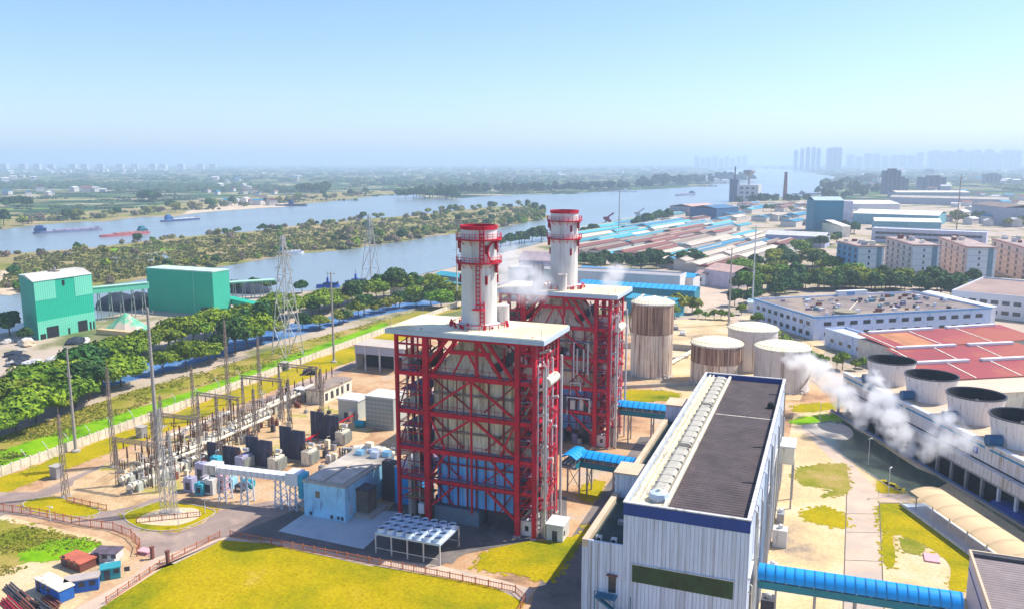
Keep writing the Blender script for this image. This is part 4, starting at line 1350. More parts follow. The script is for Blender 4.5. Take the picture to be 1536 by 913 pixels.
    return M


CB = cooling_block()


def curved_canopy():
    a, b = G(1365, 735, 3.6), G(1640, 925, 3.6)
    d = (b - a)
    L_ = d.length
    ang = math.atan2(d.y, d.x)
    t = thing('walkway_canopy', 'curved cream canopy over the walkway between the pond and cooling block', 'canopy', (a.x, a.y, 0), ang, local=True)
    prof = [(0, 3.5), (1.3, 4.05), (3.0, 4.35), (4.8, 4.3), (6.4, 3.9), (6.35, 3.8), (4.75, 4.18), (3.0, 4.23), (1.35, 3.95), (.05, 3.4)]
    m = MB().prof(prof, 0, L_)
    m.build('roof', mat('canopy_cream', (0.70, 0.50, 0.27), 0.7, 0.06, 0.2, ribs=('X', 5.1), ribcol=0.08), t, True)
    x = 2
    while x < L_:
        MB().beam((x, .3, 0), (x, .3, 3.6), .18).build('post', offwhite, t)
        MB().beam((x, 6.1, 0), (x, 6.1, 3.8), .18).build('post', offwhite, t)
        x += 5.5
    MB().box(-1, -1.3, .1, L_, 4.2, .3).build('walkway', fascia, t)
    MB().box(-1, -1.4, .3, L_, -1.25, .75).build('low_wall', offwhite, t)


curved_canopy()


# ------------------------------------------------------------------ blue roofed pipe galleries
def gallery(p, q, w, zr, label, posts=5, zfloor=None, bend=None, rz=1.0):
    """p, q: the two ends of the centre line"""
    p, q = Vector(p), Vector(q)
    d = q - p
    L_ = Vector((d.x, d.y, 0)).length
    ang = math.atan2(d.y, d.x)
    zf = zfloor if zfloor is not None else zr - 3.2
    t = thing('pipe_gallery', label, 'pipe gallery', (p.x, p.y, 0), ang, local=True)
    hw = w / 2
    prof = [(-hw - .25, zr - rz * .9), (-hw * .55, zr - rz * .2), (0, zr), (hw * .55, zr - rz * .2), (hw + .25, zr - rz * .9), (hw + .2, zr - rz - .05), (0, zr - .15), (-hw - .2, zr - rz - .05)]
    if bend:
        n_ = 10
        prof = [(hw * 1.08 * math.cos(math.pi * k / n_), zr - rz + rz * math.sin(math.pi * k / n_)) for k in range(n_, -1, -1)]
        prof += [(hw * .98 * math.cos(math.pi * k / n_), zr - rz - .05 + (rz - .12) * math.sin(math.pi * k / n_)) for k in range(n_ + 1)]
    MB().prof(prof, 0, L_).build('roof', blue_roof, t, True)
    MB().box(.2, -hw, zf, L_ - .2, hw, zf + .5).build('floor', steel, t)
    MB().box(.2, -hw - .06, zf + .05, L_ - .2, -hw + .04, zf + 1.2).build('side_panel', teal_side, t)
    MB().box(.2, hw - .04, zf + .05, L_ - .2, hw + .06, zf + 1.2).build('side_panel', teal_side, t)
    n = max(3, int(L_ / 2))
    for i in range(n + 1):
        x = .25 + (L_ - .5) * i / n
        for s in (-1, 1):
            MB().beam((x, s * hw * .96, zf + 1.2), (x, s * hw * .96, zr - rz), .12).build('stanchion', cream, t)
    for k in range(3):
        MB().tube([(.1, -hw * .5 + k * hw * .5, zf + 1.0 + .1 * k), (L_ - .1, -hw * .5 + k * hw * .5, zf + 1.0 + .1 * k)], .2, 8).build('pipe', [silver, cream, offwhite][k], t, True)
    for i in range(posts):
        x = L_ * (i + .5) / posts
        m = MB()
        for s in (-1, 1):
            m.beam((x, s * hw * .8, 0), (x, s * hw * .8, zf), .3)
        m.beam((x, -hw * .8, zf * .2), (x, hw * .8, zf * .9), .12)
        m.beam((x, hw * .8, zf * .2), (x, -hw * .8, zf * .9), .12)
        m.build('trestle', steel, t)
    return t


gallery((-48.8, 165.0, 0), (-31.2, 163.6, 0), 3.6, 9.3, 'blue roofed pipe gallery nearer the viewer, between the red tower and the hall', 3)
gallery((-49.3, 160.2, 0), (-48.6, 166.3, 0), 3.4, 9.6, 'short blue hipped roof piece at the bend next to the near red tower', 1)
gallery((-48.5, 201.0, 0), (-31.0, 201.0, 0), 4.0, 10.5, 'blue roofed pipe gallery farther back, by the second red tower', 3)
ga = gallery((-7.8, 124.6, 0), (20.2, 125.8, 0), 3.2, 9.6, 'long bright blue tube gallery crossing from the hall to the right edge building', 5, rz=1.75, bend=True)


# the duct on trusses in front of the substation
def duct_bridge():
    a, b = Vector((-119.3, 133.0, 0)), Vector((-98.3, 134.8, 0))
    d = b - a
    L_, ang = d.length, math.atan2(d.y, d.x)
    t = thing('duct_bridge', 'long white duct bridge on lattice trestles beside the substation', 'duct bridge', a, ang, local=True)
    MB().box(0, -1.1, 6.2, L_, 1.1, 7.4).build('duct', mat('duct_white', (0.74, 0.76, 0.78), 0.6, 0.08, 0.3, ribs=('X', 1.5), ribcol=0.2), t)
    MB().box(-.6, -1.5, 5.9, 2.2, 1.5, 7.9).build('end_box', offwhite, t)
    MB().box(L_ - 2.4, -1.6, 5.6, L_ + .3, 1.5, 8.2).build('end_box', white, t)
    MB().box(L_ + .303, -1.4, 3.0, L_ + 1.3, 1.4, 7.9).build('teal_end', mat('duct_teal', (0.05, 0.45, 0.60), 0.6), t)
    for x in (L_ - 1.2, L_ - 4.6, 3.2, 8.5):
        m = MB()
        for s in (-1, 1):
            m.beam((x - .9, s * 1.1, 0), (x - .5, s * 1, 6.2), .2)
            m.beam((x + .9, s * 1.1, 0), (x + .5, s * 1, 6.2), .2)
        for k in range(4):
            z0, z1 = k * 1.5, (k + 1) * 1.5
            for s in (-1, 1):
                m.beam((x - .85, s * 1.1, z0), (x + .85, s * 1.1, z1), .12)
                m.beam((x + .85, s * 1.1, z0), (x - .85, s * 1.1, z1), .12)
        m.build('trestle', fascia, t)


duct_bridge()


# light blue building left of the tower foot
def blue_plant_house():
    t = thing('plant_house', 'light blue concrete plant house on the grey slab left of the red tower', 'building', (-96, 132.6, 0))
    MB().box(-96.0, 132.6, 0, -86.4, 152.5, 7.2).build('wall', sky_blue, t)
    MB().box(-96.2, 132.4, 7.203, -86.2, 152.7, 7.5).build('roof', mat('tan_flat_roof', (0.45, 0.40, 0.33), 0.9, 0.2, 0.3, fine=.15), t)
    for x in (-95.6, -91.2):
        MB().box(x, 133.4, 7.503, x + 3.9, 145, 7.75).build('roof_slab', mat('beige_slab', (0.55, 0.48, 0.40), 0.9, 0.2, 0.4), t)
    MB().box(-93.2, 132.54, 4.3, -92.2, 132.6 - .003, 5.6).build('window', mat('brown_window', (0.25, 0.18, 0.10), 0.7), t)
    b = MB().box(-86.3, 136.6, 0, -83.6, 139.8, 5.4).build('brown_shaft', mat('dark_brown_box', (0.16, 0.13, 0.11), 0.85, .25, .6), t)
    MB().box(-86.4, 136.4, 5.403, -83.4, 140, 5.6).build('cap', dark_steel, b)
    MB().box(-86.2, 135.2, .1, -82.2, 142, .7).build('plinth', concrete, t)
    MB().box(-86.0, 146.5, 0, -82.4, 152.3, 4.6).build('low_wing', sky_blue, t)
    for x, y in ((-94.7, 134), (-89.8, 133.2), (-88.3, 141), (-87.4, 134)):
        MB().box(x, 132.45 if y < 134 else 132.5, .4, x + .5, 132.6 - .004, 1.1).build('vent', dark_steel, t)
    for y in (134, 144, 147.5):
        MB().box(-86.4 + .003, y, 1.0, -86.3, y + 1, 3.2).build('side_door', fascia, t)
    for x, y, h in ((-94, 149, 1), (-90, 148.5, 1.4), (-92, 151, .8), (-88, 150, 1.2)):
        MB().box(x, y, 7.503, x + 1.6, y + 1.4, 7.5 + h).build('roof_unit', rr0.choice([sky_blue, steel, siding]), t)
    # the bright blue box nearer the tower
    t = thing('blue_box_house', 'bright blue box building between the light blue plant house and the red tower', 'building', (-82, 145, 0))
    MB().box(-82.0, 144.6, 0, -78.2, 152.4, 8.0).build('wall', mat('vivid_blue', (0.02, 0.34, 0.76), 0.6, 0.1, 0.2), t)
    MB().box(-82.1, 144.5, 8.003, -78.1, 152.5, 8.2).build('roof', offwhite, t)
    t = MB().box(-85.2, 145.0, 0, -82.2, 147.0, 8.6)
    single(t, 'exhaust_duct', mat('dark_brown_duct', (0.10, 0.08, 0.08), 0.8), 'dark upright duct squeezed between the light blue and bright blue buildings', 'duct', (-84, 146, 0))


rr0 = random.Random(3)
blue_plant_house()


# the rack of air coolers
def fan_rack():
    a, b, c = G(562, 797, 4.2), G(660, 815, 4.2), G(678, 790, 4.2)
    ux = Vector((b.x - a.x, b.y - a.y, 0))
    L_ = ux.length
    t = thing('cooler_rack', 'low steel table of small fans in front of the near red tower', 'air cooler', (a.x, a.y, 0), math.atan2(ux.y, ux.x), local=True)
    D = 8.0
    MB().box(0, 0, 3.7, L_, D, 4.1).build('deck', mat('pale_blue_deck', (0.50, 0.60, 0.70), 0.6, 0.1), t)
    for i in range(5):
        for s in (0, D - .2):
            MB().box(i * (L_ - .2) / 4, s, 0, i * (L_ - .2) / 4 + .2, s + .2, 3.7).build('leg', offwhite, t)
    first = None
    for i in range(7):
        for j in range(4):
            x, y = (i + .5) * L_ / 7, (j + .5) * D / 4
            if first is None:
                m = MB().lathe([(.88, 0), (.8, .25), (.68, .55), (.75, .75)], 14, cap0=False, cap1=False)
                first = m.build('fan_ring', mat('fan_white_blue', (0.62, 0.70, 0.80), 0.5, 0.1), t, True)
                MB().lathe([(.66, .35), (.66, .4)], 14).build('rotor', mat('rotor_blue', (0.02, 0.06, 0.16), 0.5), first)
                rot = first.children[0]
                first.matrix_local = Matrix.Translation((x, y, 4.1))
            else:
                f = put(first, t, Matrix.Translation((x, y, 4.1)))
                r_ = rot.copy()
                root_col.objects.link(r_)
                r_.parent = f
    m = MB()
    for s in (0, D):
        m.beam((0, s, 1.2), (L_, s, 1.2), .1)
    m.build('tie', offwhite, t)


fan_rack()


def hut(name, x0, y0, x1, y1, h, wm, rm, label, cat='hut', door=True, ov=.2, rt=.2):
    t = thing(name, label, cat, ((x0 + x1) / 2, (y0 + y1) / 2, 0))
    MB().box(x0, y0, 0, x1, y1, h).build('wall', wm, t)
    MB().box(x0 - ov, y0 - ov, h + .003, x1 + ov, y1 + ov, h + rt).build('roof', rm, t)
    if door:
        MB().box((x0 + x1) / 2 - .5, y0 - .05, 0.05, (x0 + x1) / 2 + .5, y0 - .003, 2.1).build('door', dark_steel, t)
        MB().box(x1 + .003, y0 + .5, 1.1, x1 + .05, y0 + 1.3, 2.0).build('window', dark_glass, t)
    return t


hut('hut', -47.0, 139.6, -43.8, 143.6, 3.2, mat('warm_white_wall', (0.70, 0.68, 0.64), 0.7), white, 'small white hut on the lawn corner at the foot of the red tower')
hut('edge_building', 23.6, 118, 42, 144.0, 7.6, mat('lilac_siding', (0.42, 0.42, 0.58), 0.6, 0.06, 0.2, ribs=('XY', 1.0), ribcol=.12), mat('mauve_roof', (0.26, 0.21, 0.20), 0.9, .2, .3, ribs=('Y', .8), ribcol=.4), 'lilac clad flat building at the bottom right corner', 'building', False, 0, .15)
m = MB()
for a in ((23.4, 117.8, 23.75, 144.2), (23.75, 143.9, 42, 144.2), (23.75, 117.8, 42, 118.1)):
    m.box(a[0], a[1], 7.75, a[2], a[3], 8.5)
bpy_parap = m
eb = [o for o in root_col.objects if o.name.startswith('edge_building')][0]
m.build('parapet', peach_ledge, eb)
MB().box(23.75, 143.2, 7.76, 42, 143.89, 8.3).build('gutter', dark_steel, eb)
MB().box(23.5, 118.2, 5.3, 23.6 - .003, 143.8, 5.6).build('band', navy, eb)
# ------------------------------------------------------------------ masts, pylons, poles
def lattice_mast(h, w0, w1, arms, mt, arm_mat=None, arm_w=3.0, n=None):
    """parts of a lattice mast about the origin: body, arms (z, half length)"""
    m = MB()
    n = n or max(4, int(h / (w0 + w1) * 1.1))
    th = max(.055, w0 * .018)
    def cor(f):
        w = w0 + (w1 - w0) * f
        return [(-w / 2, -w / 2, h * f), (w / 2, -w / 2, h * f), (w / 2, w / 2, h * f), (-w / 2, w / 2, h * f)]
    fs = [1 - (1 - i / n) ** (1.25 if w0 > 2 * w1 else 1) for i in range(n + 1)]
    for i in range(n):
        a, b = cor(fs[i]), cor(fs[i + 1])
        for k in range(4):
            m.beam(a[k], b[k], th * 1.6)
            m.beam(a[k], b[(k + 1) % 4], th)
            m.beam(a[(k + 1) % 4], b[k], th)
            m.beam(b[k], b[(k + 1) % 4], th)
    ar = []
    for z, hl in arms:
        q = MB()
        f = z / h
        w = w0 + (w1 - w0) * f
        for s in (-1, 1):
            q.beam((s * w / 2, 0, z), (s * hl, 0, z + .1), .14)
            q.beam((s * w / 2, 0, z + .9), (s * hl, 0, z + .1), .12)
            q.beam((s * w * .9, 0, z), (s * w * .9, 0, z + .8), .1)
            q.tube([(s * hl, 0, z), (s * hl, 0, z - 1.1)], .12, 6)
        ar.append(q)
    return m, ar


def place_mast(name, x, y, rz, h, w0, w1, arms, mt, label, cat, group=None):
    t = thing(name, label, cat, (x, y, 0), rz, group, local=True)
    m, ar = lattice_mast(h, w0, w1, arms, mt)
    m.build('lattice', mt, t)
    for q in ar:
        q.build('cross_arm', mt, t)
    return t


p = G(432, 533)
place_mast('pylon', p.x, p.y, -.3, 44, 8.2, 1.0, [(27, 4.5), (32, 5.0), (37, 4.2)], lattice_grey, 'tall pale lattice pylon standing in the green strip before the trees', 'pylon')
p = G(557, 437)
place_mast('pylon', p.x, p.y, -.2, 42, 8.5, 1.0, [(26, 5), (31, 5.5), (36, 4.5)], lattice_grey, 'pale lattice pylon on the river bank between pole and near chimney', 'pylon')


def pole(px, py, pyt, label, r0, mt, arms=((.97, 2.6),), name='power_pole'):
    p = G(px, py)
    lo, hi = 1, 70
    for _ in range(40):
        mid = (lo + hi) / 2
        v = Vector((p.x, p.y, mid - EYE))
        yy = 456.5 - FPX * v.dot(_Up) / v.dot(_F)
        if yy > pyt:
            lo = mid
        else:
            hi = mid
    h = lo
    t = thing(name, label, 'pole', (p.x, p.y, 0), -.35, local=True)
    MB().tube([(0, 0, 0), (0, 0, h)], r0, 10, r0 * .5).build('shaft', mt, t, True)
    for f, hl in arms:
        m = MB().beam((-hl, 0, h * f), (hl, 0, h * f), .16)
        for x in (-hl, 0, hl):
            m.tube([(x, 0, h * f), (x, 0, h * f + .7)], .1, 6)
        m.build('cross_arm', mt, t)
    m = MB()
    z = h * .5
    while z < h * .95:
        m.box(-r0 * 1.5, -.05, z, r0 * 1.5, .05, z + .07)
        z += .7
    m.build('climbing_pegs', steel, t)
    MB().lathe([(r0 * 2.6, 0), (r0 * 2.6, .5), (r0, .8)], 10).build('footing', concrete, t)
    return t


pole_grey = mat('pole_concrete', (0.38, 0.34, 0.30), 0.85, 0.15, 0.5)
pole(238, 692, 461, 'tallest concrete pole, behind the substation, with a cross arm at its top', .55, pole_grey)
pole(114, 677, 520, 'concrete pole inside the pale wall at the left, short arm at mid height', .42, pole_grey, ((.99, 1.6), (.72, 1.2)))
pole(501, 543, 408, 'dark pole on the yellow grass strip, right of the big lattice pylon', .42, pole_grey, ((.98, 2.2), (.55, .8)))
pole(686, 456, 352, 'slim white lattice-armed pole just left of the near chimney', .42, offwhite, ((.92, 3.0), (.78, 3.4), (.64, 3.0)))
pole(1093, 487, 372, 'grey pole behind the beige tanks, nearest the tank yard', .45, pole_grey, ((.97, 2.0),))
pole(1128, 466, 338, 'pale double-armed pole beside the round trees, right of the grey pole', .42, offwhite, ((.97, 4.2), (.82, 2.2)))
pole(1434, 352, 262, 'slim pole near the far brown warehouses at the right', .6, lattice_brown, ((.95, 3),))
pole(928, 352, 285, 'slim red pole at the river bank beyond the sheds', .5, lattice_brown, ((.95, 2.4),))
for (x, y, yt, lb) in ((340, 600, 480, 'thin bare pole in front of the tree line left of the pylon'), (163, 560, 480, 'thin bare pole among the trees left of the tallest pole')):
    pass

# slim brown lattice masts of the substation
mast_px = [(99, 745, 612, 'brown lattice mast farthest left, beyond the traffic island'), (172, 700, 540, 'brown lattice mast between the leftmost mast and the tallest pole'),
           (249, 768, 600, 'grey lattice mast standing on the small lawn island'), (262, 770, 640, 'shorter lattice mast close beside the one on the lawn island'),
           (292, 632, 545, 'brown lattice mast behind the substation, right of the tallest pole'), (344, 618, 470, 'tall brown lattice mast left of the big pylon'),
           (391, 603, 500, 'brown lattice mast right of the tall one, before the pale wall'), (243, 640, 590, 'low brown lattice mast directly behind the tallest pole'),
           (330, 700, 585, 'lattice mast in the middle of the substation'), (385, 690, 575, 'lattice mast standing before the first dark firewall'),
           (437, 676, 560, 'lattice mast standing before the second dark firewall'), (484, 650, 545, 'lattice mast standing before the third dark firewall')]
for i, (a, b, c, lb) in enumerate(mast_px):
    q = G(a, b)
    lo, hi = 1, 70
    for _ in range(40):
        mid = (lo + hi) / 2
        v = Vector((q.x, q.y, mid - EYE))
        if 456.5 - FPX * v.dot(_Up) / v.dot(_F) > c:
            lo = mid
        else:
            hi = mid
    w = 1.5 if i in (2,) else 1.1
    t = thing('lattice_mast', lb, 'lattice mast', (q.x, q.y, 0), .1, 'slim lattice masts around the substation', local=True)
    mm, _ = lattice_mast(lo * .93, w, .35, [], None, n=int(lo / 1.9))
    mm.build('lattice', lattice_grey if i in (2, 3) else lattice_brown, t)
    MB().tube([(0, 0, lo * .93), (0, 0, lo)], .06, 6).build('spike', lattice_brown, t)
    MB().box(-.9, -.9, 0, .9, .9, .3).build('footing', concrete, t)


# ------------------------------------------------------------------ substation
def substation():
    # dark firewalls with transformers between them, running away from the viewer
    walls = [((306, 366), 697, 675, 'lowest dark firewall panel, right behind the white duct bridge'), ((366, 413), 700, 650, 'dark firewall panel first from the duct bridge'),
             ((417, 462), 690, 626, 'tall dark firewall panel in the middle of the row'), ((463, 512), 660, 604, 'dark firewall panel farthest from the duct bridge')]
    first = None
    for i, ((xa, xb), yb, yt, lb) in enumerate(walls):
        c = G((xa + xb) / 2, yb)
        w = (G(xb, yb) - G(xa, yb)).length
        h = [5.2, 7.2, 8.2, 7.4][i]
        t = thing('firewall', lb, 'firewall', (c.x, c.y, 0), 0, 'dark firewalls of the substation', local=True)
        MB().box(-w / 2, 0, 0, -.25, .35, h).build('panel', firewall, t)
        MB().box(.25, 0, 0, w / 2, .35, h * .93).build('panel', firewall, t)
        MB().box(-.246, .05, 0, .246, .3, h * .9).build('seam_post', dark_steel, t)
        MB().box(-w / 2 - .2, -.25, 0, w / 2 + .2, .6, .3).build('footing', concrete, t)
        if i == 0:
            pass
        # transformer in front of the wall's right side
        labs = ['transformer beside the duct bridge, before the lowest firewall', 'cream transformer before the first firewall', 'cream transformer before the tall middle firewall', 'cream transformer before the farthest firewall']
        tr = thing('transformer', labs[i], 'transformer', (c.x + w / 2 + 1.2, c.y - .2, 0), 0, 'transformers of the substation', local=True)
        tm = cream if i else mat('violet_machine', (0.40, 0.38, 0.52), 0.6, .2, .6)
        b = MB().box(-1.0, -1.8, .3, 1.1, 1.8, 3.4).build('tank', tm, tr)
        MB().box(-1.3, -2.0, 0, 1.4, 2.0, .3 - .003).build('plinth', concrete, tr)
        for k in range(7):
            MB().box(1.15, -1.6 + k * .5, .6, 1.9, -1.45 + k * .5, 3.0).build('radiator_fin', louvre, tr)
        MB().tube([(-.6, 1.0, 4.4), (.8, 1.0, 4.4)], .45, 12).build('oil_tank', offwhite, tr, True)
        for k in range(3):
            MB().tube([(-.5 + k * .5, -1.0, 3.4), (-.9 + k * .75, -1.6, 5.4)], .14, 8, .06).build('bushing', insul, tr, True)
    # one bay of switchgear, copied along the rows
    def breaker():
        t = thing('breaker', 'cream circuit breaker with three dark insulators', 'switchgear', (0, 0, 0), local=True)
        MB().box(-1.0, -.35, 0, 1.0, .35, .9).build('base', cream, t)
        for k in (-.7, 0, .7):
            MB().tube([(k, 0, .9), (k, 0, 3.0)], .16, 8, .1).build('insulator', insul, t, True)
        MB().box(-1.0, -.08, 3.0, 1.0, .08, 3.15).build('contact_bar', silver, t)
        return t

    def post_ins():
        t = thing('post_insulator', 'tall dark post insulator on a thin grey stand', 'insulator', (0, 0, 0), local=True)
        MB().beam((0, 0, 0), (0, 0, 2.6), .25).build('stand', lattice_brown, t)
        MB().tube([(0, 0, 2.6), (0, 0, 5.2)], .22, 8, .14).build('insulator', insul, t, True)
        return t

    def gis():
        t = thing('switchgear_tank', 'white cylindrical switchgear tank lying on a frame', 'switchgear', (0, 0, 0), local=True)
        MB().tube([(0, -2.4, 1.7), (0, 2.4, 1.7)], .62, 12).build('vessel', cream, t, True)
        for y in (-1.6, 0, 1.6):
            MB().lathe([(.72, 0), (.72, .2)], 12).build('collar', offwhite, t) if False else MB().box(-.7, y - .1, .95, .7, y + .1, 2.45).build('flange', offwhite, t)
        for y in (-1.9, 1.9):
            MB().box(-.5, y - .12, 0, .5, y + .12, 1.05).build('leg', steel, t)
        MB().tube([(0, .8, 2.2), (0, .8, 3.6)], .3, 8, .2).build('riser', cream, t, True)
        MB().box(.6, -.8, .1, 1.2, .6, 1.9).build('cabinet', louvre, t)
        return t

    B, I, S = breaker(), post_ins(), gis()
    used = set()
    rr = random.Random(9)
    places = ['in the row nearest the pale wall', 'in the middle row', 'in the row nearest the duct bridge']

    def row(src, p, q, n, lab, grp, rz=0.0):
        a, b = G(*p), G(*q)
        for k in range(n):
            c = a.lerp(b, k / max(n - 1, 1))
            c += Vector((rr.uniform(-.3, .3), rr.uniform(-.3, .3), 0))
            if src.name not in used:
                used.add(src.name)
                src.location = c
                src.rotation_euler = (0, 0, rz)
                src['label'] = lab
                src['group'] = grp
            else:
                dup(src, c, rz, label=lab, group=grp)
    g = 'switchgear tanks in the long cream row'
    row(S, (195, 724), (452, 598), 15, 'cream switchgear tank in the long row nearer the pale wall', g)
    row(S, (208, 735), (310, 690), 7, 'cream switchgear tank in the short row beside the small lawn island', 'switchgear tanks beside the lawn island')
    row(S, (300, 676), (400, 628), 8, 'cream switchgear tank in the row between the posts and the firewalls', 'switchgear tanks before the firewalls')
    row(B, (185, 708), (445, 590), 16, 'circuit breaker in the row behind the cream tanks', 'circuit breakers behind the cream tanks')
    row(B, (330, 672), (365, 655), 4, 'circuit breaker close to the first firewall', 'circuit breakers near the firewalls')
    row(I, (193, 702), (380, 618), 12, 'tall post insulator in the rear row of the substation', 'post insulators in the rear row')
    row(I, (222, 720), (300, 684), 6, 'tall post insulator at the left end of the substation', 'post insulators at the left end')
    row(I, (430, 600), (500, 572), 7, 'tall post insulator at the far right end of the substation', 'post insulators at the far end')

    # long cream bus ducts on stands
    for (p, q, lb) in (((205, 722), (330, 672), 'long cream bus duct at the left end of the substation'), ((236, 716), (305, 688), 'short cream bus duct beside the tallest pole'),
                       ((318, 680), (405, 640), 'cream bus duct between the switchgear and the firewalls'), ((352, 648), (450, 604), 'cream bus duct behind the firewalls'),
                       ((400, 622), (470, 590), 'cream bus duct at the far end of the substation'), ((250, 672), (345, 632), 'cream bus duct in the rear of the substation')):
        a, b = G(*p), G(*q)
        d = b - a
        t = thing('bus_duct', lb, 'bus duct', (a.x, a.y, 0), math.atan2(d.y, d.x), local=True)
        MB().tube([(0, 0, 2.9), (d.length, 0, 2.9)], .42, 10).build('duct', cream, t, True)
        n = int(d.length / 4)
        for k in range(n + 1):
            x = .3 + (d.length - .6) * k / n
            MB().box(x - .1, -.4, 0, x + .1, .4, 2.5).build('stand', lattice_brown, t)
            MB().tube([(x, 0, 3.3), (x, 0, 4.3)], .16, 6, .1).build('bushing', insul, t)
    for k in range(60):
        q = G(*(Vector((205, 730)).lerp(Vector((470, 600)), rr.random()) + Vector((rr.uniform(-25, 40), rr.uniform(-6, 14)))))
        col = rr.choice(['cream', 'grey', 'rust red', 'dark'])
        m = MB().box(q.x - .5, q.y - .4, 0, q.x + .5, q.y + .4, rr.uniform(.8, 2.2)).beam((q.x, q.y, 0), (q.x, q.y, rr.uniform(2.4, 4.6)), .14)
        single(m, 'junction_box', {'cream': cream, 'grey': steel, 'rust red': brick_red, 'dark': dark_steel}[col], 'small %s junction box with a thin rod, among the switchgear rows' % col, 'equipment', (q.x, q.y, 0), '%s junction boxes among the switchgear' % col)

    # gantries: two legs and a crossbeam
    def gantry(p, q, h, label):
        a, b = G(*p), G(*q)
        d = b - a
        L_, ang = d.length, math.atan2(d.y, d.x)
        t = thing('gantry', label, 'gantry', (a.x, a.y, 0), ang, local=True)
        for x in (0, L_):
            m = MB()
            for s in (-.4, .4):
                m.beam((x - .35, s, 0), (x, s * .5, h), .14)
                m.beam((x + .35, s, 0), (x, s * .5, h), .14)
            for k in range(int(h)):
                m.beam((x - .3, -.4, k), (x + .3, .4, k + 1), .08)
            m.build('leg', lattice_brown, t)
        m = MB()
        for s in (-.3, .3):
            m.beam((-.5, s, h), (L_ + .5, s, h), .14)
            m.beam((-.5, s, h - .7), (L_ + .5, s, h - .7), .14)
        n = int(L_)
        for k in range(n):
            m.beam((L_ * k / n, -.3, h), (L_ * (k + 1) / n, .3, h - .7), .08)
        m.build('cross_beam', lattice_brown, t)
        m = MB()
        for k in range(3):
            x = L_ * (k + .7) / 3.4
            m.tube([(x, 0, h - .7), (x, 0, h - 2.2)], .13, 6)
        m.build('hanging_insulator', insul, t)

    gantry((178, 728), (238, 738), 11, 'brown gantry at the left end of the substation')
    gantry((232, 690), (300, 700), 12, 'brown gantry right of the tallest pole')
    gantry((300, 655), (360, 664), 12, 'brown gantry in the middle of the substation')
    gantry((366, 625), (424, 632), 12, 'brown gantry behind the middle firewall')
    gantry((420, 598), (476, 604), 11, 'brown gantry at the far end of the substation')

    # overhead wires from gantry to gantry, sagging a little, and slim posts between
    ends = [((178, 728), (238, 738), 11), ((232, 690), (300, 700), 12), ((300, 655), (360, 664), 12), ((366, 625), (424, 632), 12), ((420, 598), (476, 604), 11)]
    for i in range(4):
        (p0, q0, h0), (p1, q1, h1) = ends[i], ends[i + 1]
        for f in (.1, .3, .5, .7, .9):
            a, b = G(*p0).lerp(G(*q0), f), G(*p1).lerp(G(*q1), f)
            pts = []
            for k in range(7):
                u = k / 6
                c = a.lerp(b, u)
                pts.append((c.x, c.y, h0 + (h1 - h0) * u - 1.0 - 1.6 * 4 * u * (1 - u) * .5))
            m = MB().tube(pts, .05, 4)
            single(m, 'overhead_wire', lattice_brown, 'thin overhead wire sagging between two brown gantries of the substation', 'wire', (a.x, a.y, 0), 'overhead wires between the gantries')
    for k in range(34):
        v = Vector((190, 735)).lerp(Vector((500, 590)), rr.random()) + Vector((rr.uniform(-45, 30), rr.uniform(-10, 10)))
        q = G(v.x, v.y)
        h = rr.uniform(4.5, 9)
        m = MB().beam((q.x, q.y, 0), (q.x, q.y, h), .2).beam((q.x - .8, q.y, h), (q.x + .8, q.y, h), .14)
        for s_ in (-.7, 0, .7):
            m.tube([(q.x + s_, q.y, h), (q.x + s_, q.y, h + .9)], .1, 6)
        single(m, 'support_post', [lattice_brown, insul, offwhite][k % 3], ['brown', 'dark red', 'pale'][k % 3] + ' slim support post with three short insulators, among the switchgear', 'post', (q.x, q.y, 0), ['brown', 'dark red', 'pale'][k % 3] + ' support posts among the switchgear')

    # coloured machinery under the duct bridge
    rm = random.Random(21)
    box_cols = [mat('violet_machine', (0.40, 0.38, 0.52)), mat('cyan_machine', (0.05, 0.42, 0.52), 0.6, .2, .6), offwhite, mat('pink_machine', (0.60, 0.34, 0.40), 0.6, .2, .6), sky_blue, dark_steel]
    names = ['violet', 'cyan', 'white', 'pink', 'light blue', 'dark']
    for k, (px, py, w, h) in enumerate(((282, 738, 2.2, 3.2), (298, 743, 2.0, 2.6), (312, 742, 2.6, 3.4), (330, 738, 2.0, 3.8), (345, 733, 1.6, 2.4), (358, 738, 2.0, 1.6), (300, 722, 2.4, 4.2), (322, 716, 2.0, 4.8))):
        q = G(px, py)
        ci = k % 6
        t = thing('machine_cabinet', ['violet machine cabinet at the left foot of the duct bridge', 'cyan machine cabinet at the left foot of the duct bridge', 'white machine cabinet under the left end of the duct bridge',
                                      'pink machine cabinet under the left end of the duct bridge', 'light blue machine cabinet under the middle of the duct bridge', 'low dark machine cabinet under the middle of the duct bridge',
                                      'tall violet cabinet behind the left end of the duct bridge', 'tall cyan cabinet behind the left end of the duct bridge'][k], 'cabinet', (q.x, q.y, 0), .05, local=True)
        MB().box(-w / 2, 0, 0.15, w / 2, 1.8, h).build('body', box_cols[ci], t)
        MB().box(-w / 2 - .1, -.1, 0, w / 2 + .1, 1.9, .146).build('base', concrete, t)
        MB().tube([(0, .9, h), (0, .9, h + 1.2), (.8, .9, h + 1.6)], .18, 8).build('pipe', silver, t, True)
        MB().box(-w / 4, -.06, .6, w / 4, -.003, h * .7).build('door', dark_steel if ci != 5 else offwhite, t)
